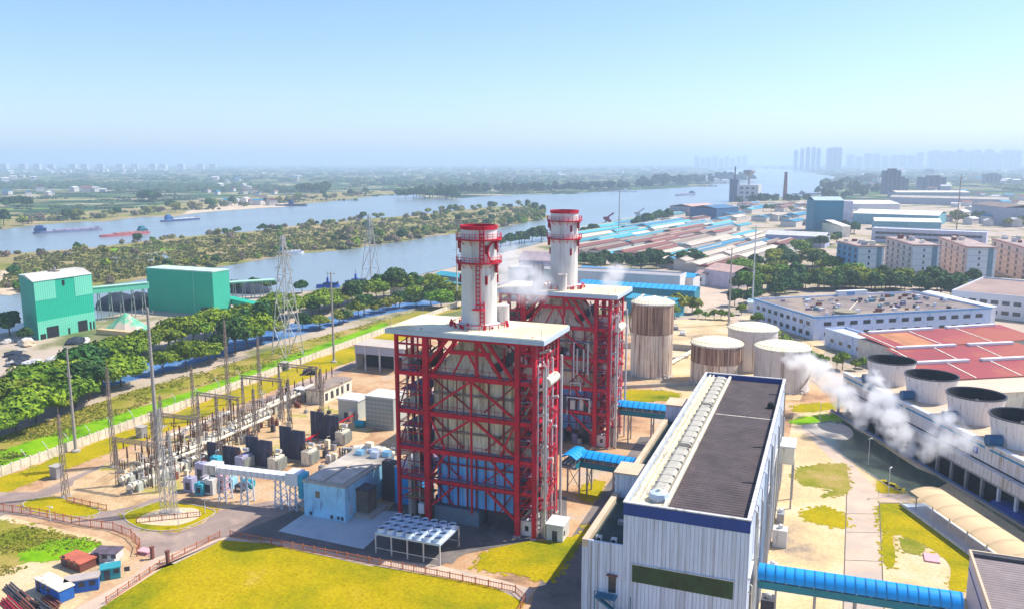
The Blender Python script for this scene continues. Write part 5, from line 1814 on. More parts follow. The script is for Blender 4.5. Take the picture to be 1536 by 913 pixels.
    for px, py, lb in ((365, 730, 'turquoise drum under the right half of the duct bridge'), (506, 655, 'teal drum on the red soil right of the farthest firewall'), (534, 640, 'smaller teal drum beside the beige louvre house')):
        q = G(px, py)
        m = MB().tube([(q.x, q.y, 1.0), (q.x + 2.4, q.y + .4, 1.0)], 1.0, 14)
        m.box(q.x + .2, q.y - .5, 0, q.x + .5, q.y + .7, .5).box(q.x + 1.8, q.y - .4, 0, q.x + 2.1, q.y + .8, .5)
        single(m, 'drum', mat('teal_drum', (0.01, 0.32, 0.42), 0.5, 0.15), lb, 'drum', (q.x + 1.2, q.y, 0), smooth=True)
    # red pipe rack
    a, b = G(455, 672), G(534, 630)
    t = thing('pipe_rack', 'low red pipe rack running past the teal drums', 'pipe rack', (a.x, a.y, 0))
    m = MB()
    for k in range(9):
        c = a.lerp(b, k / 8)
        m.beam((c.x, c.y, 0), (c.x, c.y, 1.8), .18)
    m.beam((a.x, a.y, 1.8), (b.x, b.y, 1.8), .2)
    m.build('frame', red, t)
    for k in range(3):
        MB().tube([(a.x, a.y + .3 * k, 2.0), (b.x, b.y + .3 * k, 2.0)], .16, 6).build('pipe', [red, silver, dark_red][k], t)


substation()


# ------------------------------------------------------------------ houses and plant around the substation
def windows_on(t, wmat, x0, x1, y, zrows, w, h, n, side=-1, proud=.05, frame=None):
    """a row of windows along x on a wall at y, each a part"""
    first = None
    for z in zrows:
        for k in range(n):
            x = x0 + (x1 - x0) * (k + .5) / n
            if first is None:
                first = MB().box(-w / 2, -proud if side < 0 else .003, 0, w / 2, -.003 if side < 0 else proud, h).build('window', wmat, t)
                if frame:
                    fr = MB().box(-w / 2 - .08, -.08 if side < 0 else .003, -.12, w / 2 + .08, -.003 if side < 0 else .08, -.004).build('sill', frame, first)
                first.matrix_local = Matrix.Translation((x, y, z))
            else:
                c = put(first, t, Matrix.Translation((x, y, z)))
    return first


q = G(533, 553)
t = thing('open_shed', 'pale grey shed with a dark open front beyond the substation', 'shed', (q.x, q.y, 0), 0, local=True)
MB().box(0, 0, 5.6, 19, .3, 8.4).build('front_panel', mat('grey_blue_sheet', (0.40, 0.42, 0.50), 0.7, .06, .3), t)
MB().box(0, 10, 0, 19, 10.3, 8.4).build('wall', shed_wall, t)
MB().box(0, .3, 0, .3, 10, 8.4).build('wall', shed_wall, t)
MB().box(-.3, -.3, 8.403, 19.3, 10.6, 8.7).build('roof', mat('tan_shed_roof', (0.52, 0.44, 0.36), 0.8, .1, .2), t)
MB().box(.4, 5, 0.01, 18.8, 9.9, 3.5).build('black_block', black, t)  # plain black block in the rear of the open shed
for x in (3.8, 9.4, 15.2):
    MB().box(x, -.1, 0, x + .45, .25, 8.3).build('post', offwhite, t)
q = G(460, 604)
t = thing('control_house', 'small cream house with dark windows at the back of the substation', 'house', (q.x, q.y, 0), .0, local=True)
MB().box(0, 0, 0, 5.5, 16, 4.0).build('wall', cream, t)
MB().box(-.3, -.3, 4.003, 5.8, 16.3, 4.3).build('roof', mat('brown_flat_roof', (0.30, 0.23, 0.18), 0.9, .2, .4), t)
for k in range(5):
    MB().box(5.503, 1.5 + k * 2.9, .8, 5.56, 2.9 + k * 2.9, 3.0).build('window', dark_glass, t)
q = G(441, 601)
hut('grey_hut', q.x, q.y, q.x + 3.6, q.y + 3.2, 3.6, steel, offwhite, 'small grey hut left of the cream control house')
a = G(549, 640)
t = thing('louvre_house', 'beige box house with rows of small louvre squares left of the red tower', 'building', (a.x, a.y, 0), 0, local=True)
MB().box(0, 0, 0, 8.5, 7, 8.6).build('wall', louvre, t)
MB().box(-.2, -.2, 8.603, 8.7, 7.2, 8.9).build('roof', mat('pale_grey_top', (0.66, 0.66, 0.60), 0.8), t)
f0 = None
for r_ in range(7):
    for k in range(7):
        x, z = .25 + k * 1.17, .5 + r_ * 1.15
        if f0 is None:
            f0 = MB().box(0, -.06, 0, .95, -.003, .85).build('louvre', mat('louvre_shade', (0.30, 0.34, 0.30), 0.8, .2, 1.0), t)
            f0.matrix_local = Matrix.Translation((x, 0, z))
        else:
            put(f0, t, Matrix.Translation((x, 0, z)))
a = G(508, 628)
t = thing('machine_house', 'white topped machine house between the farthest firewall and louvre house', 'building', (a.x, a.y, 0), 0, local=True)
MB().box(0, 0, 0, 6.2, 6, 5.6).build('wall', louvre, t)
MB().box(-.2, -.2, 5.603, 6.5, 6.2, 6.1).build('roof', white, t)
MB().box(1.8, -.06, 0.02, 3.0, -.003, 2.2).build('door', dark_steel, t)
MB().box(3.9, -.9, 0, 5.0, -.003, 3).build('cabinet', cream, t)

a = G(520, 700)
t = thing('gas_turbine', 'cream gas turbine unit with round casing on a concrete bed behind the plant house', 'gas turbine', (a.x, a.y, 0), .08, local=True)
MB().box(-2.5, 0, 0, 10, 5, .5).build('bed', concrete, t)
MB().tube([(1, 2.5, 2.9), (3, 2.5, 3.1), (7.5, 2.5, 3.2), (9.3, 2.5, 2.9)], 1.7, 18).build('casing', cream, t, True)
for x in (2.6, 4.6, 6.4, 8.0):
    MB().tube([(x, 2.5, 3.1), (x + .3, 2.5, 3.1)], 1.9, 18).build('flange', offwhite, t, True)
MB().box(1, .4, .503, 9.4, 4.6, 1.9).build('support', mat('ochre_base', (0.55, 0.34, 0.14), 0.8, .3, 1.0), t)
MB().box(4.0, 1.8, 4.7, 5.6, 3.2, 5.7).build('hood', cream, t)
for k in range(4):
    MB().beam((-2.2 + k * .7, 1.0, .5), (-2.2 + k * .7, 1.0, 4.2), .22).build('stand', dark_steel, t)
MB().tube([(-2.2, 3.2, .5), (-2.2, 3.2, 3.2), (.8, 3.2, 3.4)], .4, 10).build('pipe', silver, t, True)
rj = random.Random(31)
for k in range(26):
    px, py = rj.uniform(478, 590), rj.uniform(668, 712)
    q = G(px, py)
    if q.x > -79:
        continue
    col = rj.choice(['cream', 'grey', 'dark', 'white'])
    h = rj.uniform(.8, 2.4)
    m = MB().box(q.x - .6, q.y - .5, 0, q.x + .6, q.y + .5, h).tube([(q.x, q.y, h), (q.x, q.y, h + .8), (q.x + .7, q.y, h + 1)], .12, 6)
    single(m, 'skid_unit', {'cream': cream, 'grey': steel, 'dark': dark_steel, 'white': offwhite}[col], 'small %s skid unit with a bent pipe, among the clutter round the gas turbine' % col, 'equipment', (q.x, q.y, 0), 'small skid units round the gas turbine')

for k, (a, b, c, d, lb) in enumerate(((1010, 478, 3.2, 4.4, 'pale valve skid on the lawn right of the tallest tank'), (1012, 495, 4.6, 2.4, 'grey pump skid right of the tallest tank'), (1024, 503, 3.0, 2.0, 'low white pump skid beyond the rusty tank'))):
    q = G(a, b)
    t = thing('pump_skid', lb, 'pump', (q.x, q.y, 0), .1 * k, local=True)
    MB().box(-c / 2, -1, 0, c / 2, 1, .4).build('bed', concrete, t)
    MB().tube([(-c / 3, 0, 1.1), (c / 3, 0, 1.1)], .7, 12).build('vessel', [offwhite, steel, white][k], t, True)
    MB().tube([(-c / 3, .5, .4), (-c / 3, .5, d), (c / 4, .5, d)], .25, 8).build('pipe', silver, t, True)
q = G(985, 557)
# pipe racks and low walls in the tank yard
for (x0, y0, x1, y1, lb) in ((925, 583, 1050, 577, 'long low concrete wall before the tank yard'), (1000, 541, 1032, 537, 'low concrete wall between the tallest tank and the rusty tank')):
    a, b = G(x0, y0), G(x1, y1)
    m = MB().beam((a.x, a.y, .55), (b.x, b.y, .55), .5, 1.1)
    single(m, 'low_wall', concrete, lb, 'wall', (a.x, a.y, 0))
a, b = G(980, 560), G(1036, 528)
m = MB()
for k in range(3):
    m.tube([(a.x + k * .7, a.y, .8), (b.x + k * .7, b.y, .8)], .22, 8)
for k in range(8):
    c = a.lerp(b, k / 7)
    m.box(c.x - .3, c.y - .1, 0, c.x + 1.7, c.y + .1, .6)
single(m, 'ground_pipes', cream, 'cream pipes running across the yard towards the rusty tank', 'pipes', (a.x, a.y, 0))
m = MB()
for k in range(30):
    a0, a1 = math.pi * (0.05 + .9 * k / 30), math.pi * (0.05 + .9 * (k + 1) / 30)
    cx_, cy_ = -52, 297
    m.beam((cx_ + 25 * math.cos(a0), cy_ + 13 * math.sin(a0), 1.2), (cx_ + 25 * math.cos(a1), cy_ + 13 * math.sin(a1), 1.2), .3, 2.4)
single(m, 'curved_wall', concrete, 'curved grey wall round the far side of the tank yard', 'wall', (-52, 297, 0))


# ------------------------------------------------------------------ fences and walls
def wall_fence(p, q, h, name, wm, label, post=3.0, cap=True, mesh_m=None, rail=False):
    p, q = Vector(p), Vector(q)
    L_ = (q - p).length
    ang = math.atan2(q.y - p.y, q.x - p.x)
    t = thing(name, label, 'fence' if 'fence' in name else 'wall', (p.x, p.y, 0), ang, local=True)
    if rail:
        m = MB()
        n = int(L_ / .5)
        for k in range(n):
            m.box(k * .5, -.02, .1, k * .5 + .05, .02, h)
        m.box(0, -.04, h - .2, L_, .04, h - .08).box(0, -.04, .2, L_, .04, .3)
        m.build('mesh_panel', wm, t)
    else:
        MB().box(0, -.12, 0, L_, .12, h).build('panel', wm, t)
    n = min(int(L_ / post), 99)
    f = None
    for k in range(n + 1):
        x = L_ * k / n
        if f is None:
            f = (MB().box(-.07, -.07, 0, .07, .07, h + .15) if rail else MB().box(-.16, -.2, 0, .16, .2, h + .25)).build('post', mesh_m or wm, t)
        else:
            put(f, t, Matrix.Translation((x, 0, 0)))
    return t


pale_wall = mat('cream_wall', (0.70, 0.62, 0.48), 0.85, 0.15, 0.3, streak=((0.42, 0.34, 0.26), 0.4, .8, .3))
wall_fence((XF, 92, 0), (XF, 305, 0), 2.3, 'boundary_wall', pale_wall, 'long cream boundary wall with posts between the yard and the green strip', 2.4)
wall_fence((XF, 305.3, 0), (XF + 3, 420, 0), 2.0, 'boundary_wall', pale_wall, 'far stretch of the cream boundary wall behind the red towers', 3)
pts = [(-103.4, 119.3), (-80, 119.4), (-60, 119.6), (-45.5, 119.3), (-43.0, 117.2), (-42.6, 112), (-43.0, 100)]
lbs = ['orange mesh fence along the field, its left third', 'orange mesh fence along the field, its middle third', 'orange mesh fence along the field, right third below the lawn', 'short orange fence piece where the field corner bends', 'orange fence piece just past the bend of the field corner', 'orange fence leading out of the bottom of the picture']
for i in range(6):
    wall_fence(pts[i] + (0,), pts[i + 1] + (0,), 1.3, 'mesh_fence', orange_mesh, lbs[i], 2.2, rail=True)
px = [(-20, 763), (60, 774), (120, 788), (170, 795), (197, 806), (210, 820), (206, 834)]
lbs = ['orange mesh fence at the left picture edge', 'orange mesh fence along the left road, second stretch from the edge', 'orange mesh fence along the left road, third stretch from the edge', 'orange mesh fence before the curve at the left plot', 'orange mesh fence on the curve of the left plot', 'last short orange fence piece at the gate of the left plot']
for i in range(6):
    a, b = G(*px[i]), G(*px[i + 1])
    wall_fence(a, b, 1.7, 'mesh_fence', orange_mesh, lbs[i], 2.0, rail=True)
px = [(160, 905), (240, 850), (330, 805)]
for i in range(2):
    a, b = G(*px[i]), G(*px[i + 1])
    wall_fence(a, b, 1.2, 'mesh_fence', orange_mesh, ['orange fence on the left edge of the yellow field, nearer half', 'orange fence on the left edge of the yellow field, farther half'][i], 2.4, rail=True)
for (x, y, lb) in ((229, 838, 'red gate post right of the left plot entrance'), (252, 844, 'red gate post at the field side of the entrance')):
    q = G(x, y)
    m = MB().box(q.x - .25, q.y - .25, 0, q.x + .25, q.y + .25, 2.2).box(q.x - .35, q.y - .35, 2.2, q.x + .35, q.y + .35, 2.4)
    single(m, 'gate_post', brick_red, lb, 'gate post', (q.x, q.y, 0))
for i, ((a, b), (c, d)) in enumerate((((100, 752), (160, 765)), ((205, 785), (300, 775)))):
    wall_fence(G(a, b), G(c, d), 1.3, 'mesh_fence', orange_mesh, ['low orange fence between the traffic island and substation', 'low orange fence round the small lawn island with the grey mast'][i], 2.0, rail=True)
# wires posts along the wall: white arms leaning over the green strip
for k in range(13):
    px_ = 40 + k * 32
    p = G(px_, 700 - k * 12.6)
    m = MB().tube([(p.x, p.y, 0), (p.x, p.y, 3.0), (p.x - 1.4, p.y, 4.2)], .09, 6)
    single(m, 'bent_post', offwhite, 'thin white bent post standing on the bright grass along the cream wall', 'post', (p.x, p.y, 0), 'bent posts along the cream wall')
for (x, y, lb) in ((86, 716, 'small grey box hut on the inner side of the cream wall, left'), (213, 655, 'small grey box hut by the cream wall near the tallest pole'), (427, 555, 'small dark green cabinet by the cream wall near the pylon')):
    q = G(x, y)
    hut('wall_hut', q.x - 1.0, q.y - 1, q.x + 1.0, q.y + 1.0, 2.8, steel if y > 600 else mat('dark_green_box', (0.06, 0.10, 0.05)), concrete, lb, 'hut', False)
# parked tracked machine on the grass strip
q = G(464, 561)
t = thing('crawler_machine', 'dark crawler machine parked on the yellow grass strip', 'machine', (q.x, q.y, 0), .5, local=True)
for s in (-1, 1):
    MB().box(-2.2, s * 1.1 - .3, 0, 2.2, s * 1.1 + .3, .9).build('track', black, t)
MB().box(-1.9, -.95, .7, 1.2, .95, 1.7).build('body', dark_steel, t)
MB().box(-.2, -.8, 1.703, 1.1, .8, 2.7).build('cab', dark_steel, t)
MB().beam((1.2, 0, 1.4), (3.0, 0, 2.2), .35).build('boom', steel, t)


# ------------------------------------------------------------------ the building plot bottom left
def cabin(px, py, L_, W, H, rz, m_, rm, label, tilt=0):
    q = G(px, py)
    t = thing('site_cabin', label, 'cabin', (q.x, q.y, 0), rz, local=True)
    MB().box(0, 0, .15, L_, W, H).build('wall', m_, t)
    MB().box(-.15, -.15, H + .003, L_ + .15, W + .15, H + .2).build('roof', rm, t)
    MB().box(.5, -.05, .2, 1.4, -.003, 2.2).build('door', dark_steel, t)
    for k in range(2):
        MB().box(2.0 + k * 1.6, -.05, 1.1, 2.9 + k * 1.6, -.003, 1.9).build('window', dark_glass, t)
    return t


cabin(54, 886, 7.5, 2.4, 2.2, -.22, container_blue, cream, 'blue site container with cream roof on the left plot')
cabin(98, 893, 5, 2.2, 2.2, .75, container_blue, mat('faded_roof', (0.45, 0.38, 0.34), 0.9), 'blue site container turned towards the pale lane')
cabin(92, 848, 5.5, 3.0, 1.6, -.15, brick_red, mat('tarp_red', (0.55, 0.14, 0.08), 0.8, .2, .4, ribs=('X', .5), ribcol=.3), 'low shed with ribbed orange red roof behind the blue container')
cabin(138, 845, 4.2, 3.0, 1.8, .3, offwhite, mat('tarp_dark', (0.12, 0.09, 0.12), 0.9, .4, .6), 'small white shed with dark rolled covers at the plot corner')
cabin(152, 872, 3.0, 2.2, 2.0, .8, mat('tarp_teal', (0.03, 0.30, 0.34)), mat('tarp_teal', (0.03, 0.30, 0.34)), 'little teal cabin beside the lane at the plot edge')
rs = random.Random(4)
for k, (px_, py_, L_, rz, mt_, lb) in enumerate(((5, 884, 7, -.35, dark_steel, 'dark stack of steel beams left of the blue container'), (20, 896, 8, -.35, brick_red, 'red stack of steel bars nearest the blue container'),
                                                (0, 905, 9, -.35, dark_red, 'dark red bars at the bottom left corner'), (42, 908, 6, -.3, dark_steel, 'dark stack of beams below the blue container'),
                                                (60, 902, 5, -.3, brick_red, 'short red stack of bars below the container door'))):
    q = G(px_, py_)
    m = MB()
    for j in range(6):
        y = q.y + j * .28
        m.beam((q.x, y, .2 + .25 * (j % 3)), (q.x + L_ * math.cos(rz), y + L_ * math.sin(rz), .2 + .25 * (j % 3)), .22)
    single(m, 'steel_bars', mt_, lb, 'steel bars', (q.x, q.y, 0))
for px_, py_, c_, lb in ((125, 838, white, 'white sheet lying on pallets behind the container'), (150, 836, dark_steel, 'dark pallet pile at the plot fence'), (218, 828, pink_slab, 'pink sheet lying at the plot entrance'), (165, 850, offwhite, 'white sacks by the small white shed')):
    q = G(px_, py_)
    m = MB()
    for j in range(3):
        m.M = Matrix.Translation((q.x + rs.uniform(-.3, .3), q.y + rs.uniform(-.3, .3), .25 * j)) @ Matrix.Rotation(rs.uniform(-.3, .3), 4, 'Z')
        m.box(-1.2, -.8, 0, 1.2, .8, .22)
    m.M = None
    single(m, 'pallet_pile', c_, lb, 'pile', (q.x, q.y, 0))
q = G(1398, 838)
m = MB().box(q.x - 1.3, q.y - 1.6, .15, q.x + 1.2, q.y + 1.8, .35)
single(m, 'pit_cover', pink_slab, 'pink flat pit cover on the sand before the right lawn', 'cover', (q.x, q.y, 0.13))

# lamp posts
for i, (x, y, yt, lb) in enumerate(((76, 782, 762, 'small lamp post at the left road'), (268, 790, 765, 'small white lamp post on the mast lawn'), (308, 770, 752, 'short white post by the duct bridge'),
                     (1302, 697, 664, 'white lamp post at the pond edge, farther one'), (1332, 745, 684, 'thin lamp post at the pond edge, nearer one'), (1229, 640, 622, 'white lamp post by the far end of the pond'))):
    q = G(x, y)
    t = thing('lamp_post', lb, 'lamp post', (q.x, q.y, 0), .3 * i, local=True)
    h = 3.2 if i < 3 else 6.5
    MB().tube([(0, 0, 0), (0, 0, h)], .09, 6, .06).build('pole', offwhite, t)
    MB().beam((-.6, 0, h), (.6, 0, h), .1).build('arm', offwhite, t)
    MB().box(.4, -.12, h - .1, .9, .12, h + .06).build('lamp_head', white, t)


# ------------------------------------------------------------------ the green river side halls
def green_halls():
    def skin(P, k0, k1, f0, f1, z0, z1, off, name, mt):
        a, b = P[k0], P[k1]
        d = (b - a)
        n = Vector((d.y, -d.x, 0)).normalized()
        p, q = a + d * f0, a + d * f1
        return MB().prism([((p + n * .003).x, (p + n * .003).y), ((p + n * off).x, (p + n * off).y), ((q + n * off).x, (q + n * off).y), ((q + n * .003).x, (q + n * .003).y)][::-1], z0, z1).build(name, mt, t)

    H = 23.4
    L0_, C0, R0 = G(28, 412, H), G(50, 423, H), G(137, 411, H)
    for p in (L0_, C0, R0):
        p.z = 0
    P = [L0_, C0, R0, L0_ + (R0 - C0)]
    t = thing('green_hall', 'left green hall with pale green corner panels and two black gate openings', 'hall', C0)
    MB().prism([(p.x, p.y) for p in P], 0, H).build('wall', green_dark, t)
    cen = (P[0] + P[2]) / 2
    Q = [cen + (p - cen) * 1.03 for p in P]
    m = MB()
    e0, e1 = (Q[0] + Q[1]) / 2, (Q[2] + Q[3]) / 2
    V = [(p.x, p.y, H + .05) for p in Q] + [(e0.x, e0.y, H + 1.2), (e1.x, e1.y, H + 1.2)]
    m._add(V, [(0, 4, 5, 3), (1, 2, 5, 4), (0, 1, 4), (2, 3, 5), (0, 3, 2, 1)])
    m.build('roof', grey_roof, t)
    skin(P, 1, 2, .0, .35, 15.6, H - .1, .1, 'pale_panel', green_light)
    skin(P, 1, 2, .68, 1.0, 15.0, H - .1, .1, 'pale_panel', green_light)
    skin(P, 1, 2, .0, 1.0, 0, 7.4, .1, 'pale_panel', green_light)
    skin(P, 1, 2, .14, .34, .02, 4.6, .16, 'gate', black)
    skin(P, 1, 2, .68, .85, .02, 4.6, .16, 'gate', black)
    for f, w, h in ((.03, .09, 2.2), (.5, .035, 2.6), (.89, .03, 3.4), (.95, .03, 3.4)):
        skin(P, 1, 2, f, f + w, .02, h, .16, 'opening', black)
    skin(P, 1, 2, .47, .51, H - 3, H - .9, .16, 'slot', black)
    c = cen
    MB().box(c.x - 3, c.y - 1, H + .8, c.x + 1.5, c.y + 1.2, H + 1.7).build('roof_plant', lattice_brown, t)
    MB().tube([(c.x, c.y, H + 1), (c.x, c.y, H + 3)], .4, 8).build('roof_vent', steel, t, True)
    # second hall
    H = 20
    A, Bq, Cq = G(219, 403, H), G(318, 409, H), G(343, 405, H)
    for p in (A, Bq, Cq):
        p.z = 0
    P = [A, Bq, Cq, A + (Cq - Bq)]
    nrm = (Cq - Bq).normalized()
    t = thing('green_hall', 'right plain green hall with narrow bright end wall behind the tree row', 'hall', Bq)
    MB().prism([(p.x, p.y) for p in P], 0, H).build('wall', green_dark, t)
    cen = (P[0] + P[2]) / 2
    MB().prism([((cen + (p - cen) * 1.015).x, (cen + (p - cen) * 1.015).y) for p in P], H + .003, H + .5).build('roof', mat('mint_roof', (0.50, 0.66, 0.56), 0.8, .1, .2), t)
    skin(P, 1, 2, 0, 1, 0, H - .05, .1, 'end_wall', mat('sunlit_green', (0.05, 0.50, 0.32), 0.6, .05, .1, ribs=('XY', 1.0), ribcol=.08))  # sun on the end wall put into a brighter green
    c = A + (Bq - A) * .72 - nrm * .12
    MB().tube([(c.x, c.y, 0), (c.x, c.y, H)], .25, 8).build('downpipe', green_light, t)


green_halls()


def conveyor(p, q, za, zb, w, label, rm, h=2.6, legs=5, wallm=None):
    a, b = G(*p, za), G(*q, zb)
    d = b - a
    t = thing('conveyor', label, 'conveyor', (a.x, a.y, 0))
    m = MB().beam(a, b, w, h)
    m.build('gallery', wallm or green_light, t)
    MB().beam(a + Vector((0, 0, h / 2 + .15)), b + Vector((0, 0, h / 2 + .15)), w + .6, .25).build('roof', rm, t)
    for k in range(legs):
        c = a.lerp(b, (k + .5) / legs)
        m = MB()
        for s in (-1.2, 1.2):
            m.beam((c.x + s, c.y, 0), (c.x + s * .4, c.y, c.z - h / 2), .3)
        m.beam((c.x - .9, c.y, c.z * .3), (c.x + .9, c.y, c.z * .6), .2)
        m.build('trestle', steel, t)


mint = mat('mint_sheet', (0.38, 0.60, 0.48), 0.7, .1, .3)
conveyor((138, 436), (222, 428), 14, 14, 3, 'pale green conveyor bridge joining the two green halls', mint)
conveyor((343, 450), (398, 462), 5, 3, 4.5, 'green roofed conveyor sloping down right of the green halls', green_dark, legs=3, wallm=green_dark)
conveyor((344, 424), (412, 420), 9, 9, 5, 'mint green long roof on posts behind the right green hall', mint, h=.5, legs=5)
for (x, y, rx, ry, h, mt_, lb) in ((178, 462, 12, 8, 7.5, dirt_heap, 'dark coal heap under the conveyor bridge'), (215, 458, 14, 7, 6.5, dirt_heap, 'dark coal heap in front of the right green hall'),
                                   (375, 438, 12, 8, 5, dirt_heap, 'dark heap beneath the mint green roof')):
    q = G(x, y)
    m = MB()
    vs, fs = ico(3)
    m._add([(q.x + v[0] * rx * (1 + .15 * mnoise.noise(Vector(v) * 2)), q.y + v[1] * ry, max(v[2], -.02) * h * (1 + .25 * mnoise.noise(Vector(v) * 3 + Vector((x, 0, 0))))) for v in vs], fs)
    single(m, 'heap', mt_, lb, 'heap', (q.x, q.y, 0), smooth=True)
q = G(190, 494)
m = MB()
N_ = 20
vs = [(q.x, q.y, 7.5)] + [(q.x + 9.5 * math.cos(k / N_ * 6.283), q.y + 8 * math.sin(k / N_ * 6.283), .1 + .5 * (k % 2)) for k in range(N_)]
m._add(vs, [(0, k + 1, (k + 1) % N_ + 1) for k in range(N_)])
t = thing('covered_heap', 'cone shaped heap half covered with green netting beside the left green hall', 'heap', (q.x, q.y, 0))
m.build('netting', mat('green_net', (0.16, 0.50, 0.30), 0.9, .3, .25, col2=(0.55, 0.46, 0.36)), t)
hq = G(150, 505)
m = MB().box(q.x - 4, q.y - 12, 0, q.x + 14, q.y - 9.5, 2.2)
m.build('retaining_wall', mat('ochre_wall', (0.60, 0.42, 0.22), 0.9), t)

rq = random.Random(17)
for k in range(26):
    px_, py_ = rq.uniform(0, 125), rq.uniform(512, 562)
    if 28 < px_ < 60 and py_ < 516:
        continue
    q = G(px_, py_)
    m = MB()
    r_ = rq.uniform(1.2, 3.6)
    m.blob((q.x, q.y, r_ * .25), r_, k, .6, 2, .45, 1.8)
    col = rq.choice(['tan', 'pinkish grey', 'dark', 'white'])
    single(m, 'rubble_heap', {'tan': sand, 'pinkish grey': concrete, 'dark': dirt_heap, 'white': offwhite}[col], '%s rubble heap on the yard in front of the left green hall' % col, 'heap', (q.x, q.y, 0), '%s rubble heaps before the left green hall' % col)
# ------------------------------------------------------------------ boats
def barge(px, py, L_, label, hull_c, cab_c, cab_at=0.15, rz=None, load=None, wmul=1.0, cabh=3.5):
    q = G(px, py, 0.1)
    t = thing('barge', label, 'boat', (q.x, q.y, 0.1), rz if rz is not None else .5, local=True)
    W = L_ * .11 * wmul + 2
    prof = []
    n = 12
    top = []
    for k in range(n + 1):
        f = k / n
        w = W / 2 * min(1, (1 - abs(2 * f - 1) ** 5) + .15)
        top.append((-L_ / 2 + L_ * f, w))
    poly = [(x, -w) for x, w in top] + [(x, w) for x, w in reversed(top)]
    MB().prism(poly, -.3, 1.5 + L_ * .008).build('hull', hull_c, t)
    MB().prism([(x * .97, y * .9) for x, y in poly], 1.5 + L_ * .008 + .01, 1.65 + L_ * .008).build('deck', load or mat('deck_grey', (0.32, 0.30, 0.34), 0.8, .2), t)
    z = 1.66 + L_ * .008
    xc = -L_ / 2 + L_ * cab_at
    c = MB().box(xc - L_ * .07, -W * .36, z, xc + L_ * .07, W * .36, z + cabh).build('cabin', cab_c, t)
    MB().box(xc - L_ * .05, -W * .28, z + cabh + .003, xc + L_ * .03, W * .28, z + cabh + 2.2).build('bridge', cab_c, c)
    MB().box(xc - L_ * .055, -W * .38, z + cabh * .45, xc + L_ * .0705, W * .38, z + cabh * .7).build('window_strip', dark_glass, c)
    MB().tube([(xc, 0, z + cabh + 2.2), (xc, 0, z + cabh + 5)], .2, 6).build('mast', steel, t)
    for k in range(5):
        x = -L_ / 2 + L_ * (.3 + .13 * k)
        MB().box(x, -W * .44, z - .02, x + L_ * .11, W * .44, z + .9).build('hatch_coaming', load or hull_c, t)
    MB().box(L_ * .4, -W * .2, z, L_ * .45, W * .2, z + 1.5).build('bow_winch', dark_steel, t)
    return t


def rdir(p, q):
    a, b = G(*p), G(*q)
    return math.atan2(b.y - a.y, b.x - a.x), (b - a).length


hullb = mat('boat_blue', (0.01, 0.06, 0.20), 0.5, .2, .1)
hullr = mat('boat_red', (0.42, 0.10, 0.12), 0.6, .2, .1)
hullg = mat('boat_grey', (0.16, 0.18, 0.30), 0.6, .2, .1)
cabt = mat('boat_teal', (0.03, 0.20, 0.26), 0.6, .2, .1)
a, L_ = rdir((52, 350), (154, 344))
barge(103, 348, L_, 'long dark barge with lilac deck, leftmost on the river', hullg, hullb, .10, a, mat('lilac_deck', (0.34, 0.28, 0.36), 0.8, .2))
a, L_ = rdir((152, 355), (226, 349))
barge(188, 353, L_, 'red barge with dark teal cabin following the long dark one', hullr, cabt, .85, a, mat('rust_deck', (0.42, 0.18, 0.16), 0.8, .2))
a, L_ = rdir((242, 332), (300, 328))
barge(271, 331, L_, 'barge with blue cabin and white load, beyond the red one', hullb, mat('boat_bright_blue', (0.02, 0.16, 0.42)), .2, a, offwhite)
barge(437, 309, 52, 'small dark blue vessel moored at the sandy bank', hullb, hullb, .5, .35, dark_steel, 1.5, 6)
a, L_ = rdir((1014, 294), (1043, 292))
barge(1028, 293, L_, 'barge far out on the bright river bend', hullg, cabt, .85, a, mat('lilac_deck', (0.34, 0.28, 0.36)))
barge(1213, 292, 70, 'small grey boat far away near the right river bank', hullg, steel, .3, .2, steel)
barge(938, 288, 60, 'flat white boat moored under the far wooded bank', white, white, .5, .2, white)
barge(110 + 322, 381, 24, 'low white boat moored at the island shore', white, cabt, .3, .6, white, 1.2, 1.5)
for i, (x, y, lb) in enumerate(((492, 431, 'small bright blue boat at the near bank, left one'), (534, 425, 'small bright blue boat at the near bank, right one'))):
    barge(x, y, 13, lb, mat('boat_vivid', (0.02, 0.10, 0.50)), mat('boat_vivid', (0.02, 0.10, 0.50)), .5, .5, hullb, 1.5, 1.6)


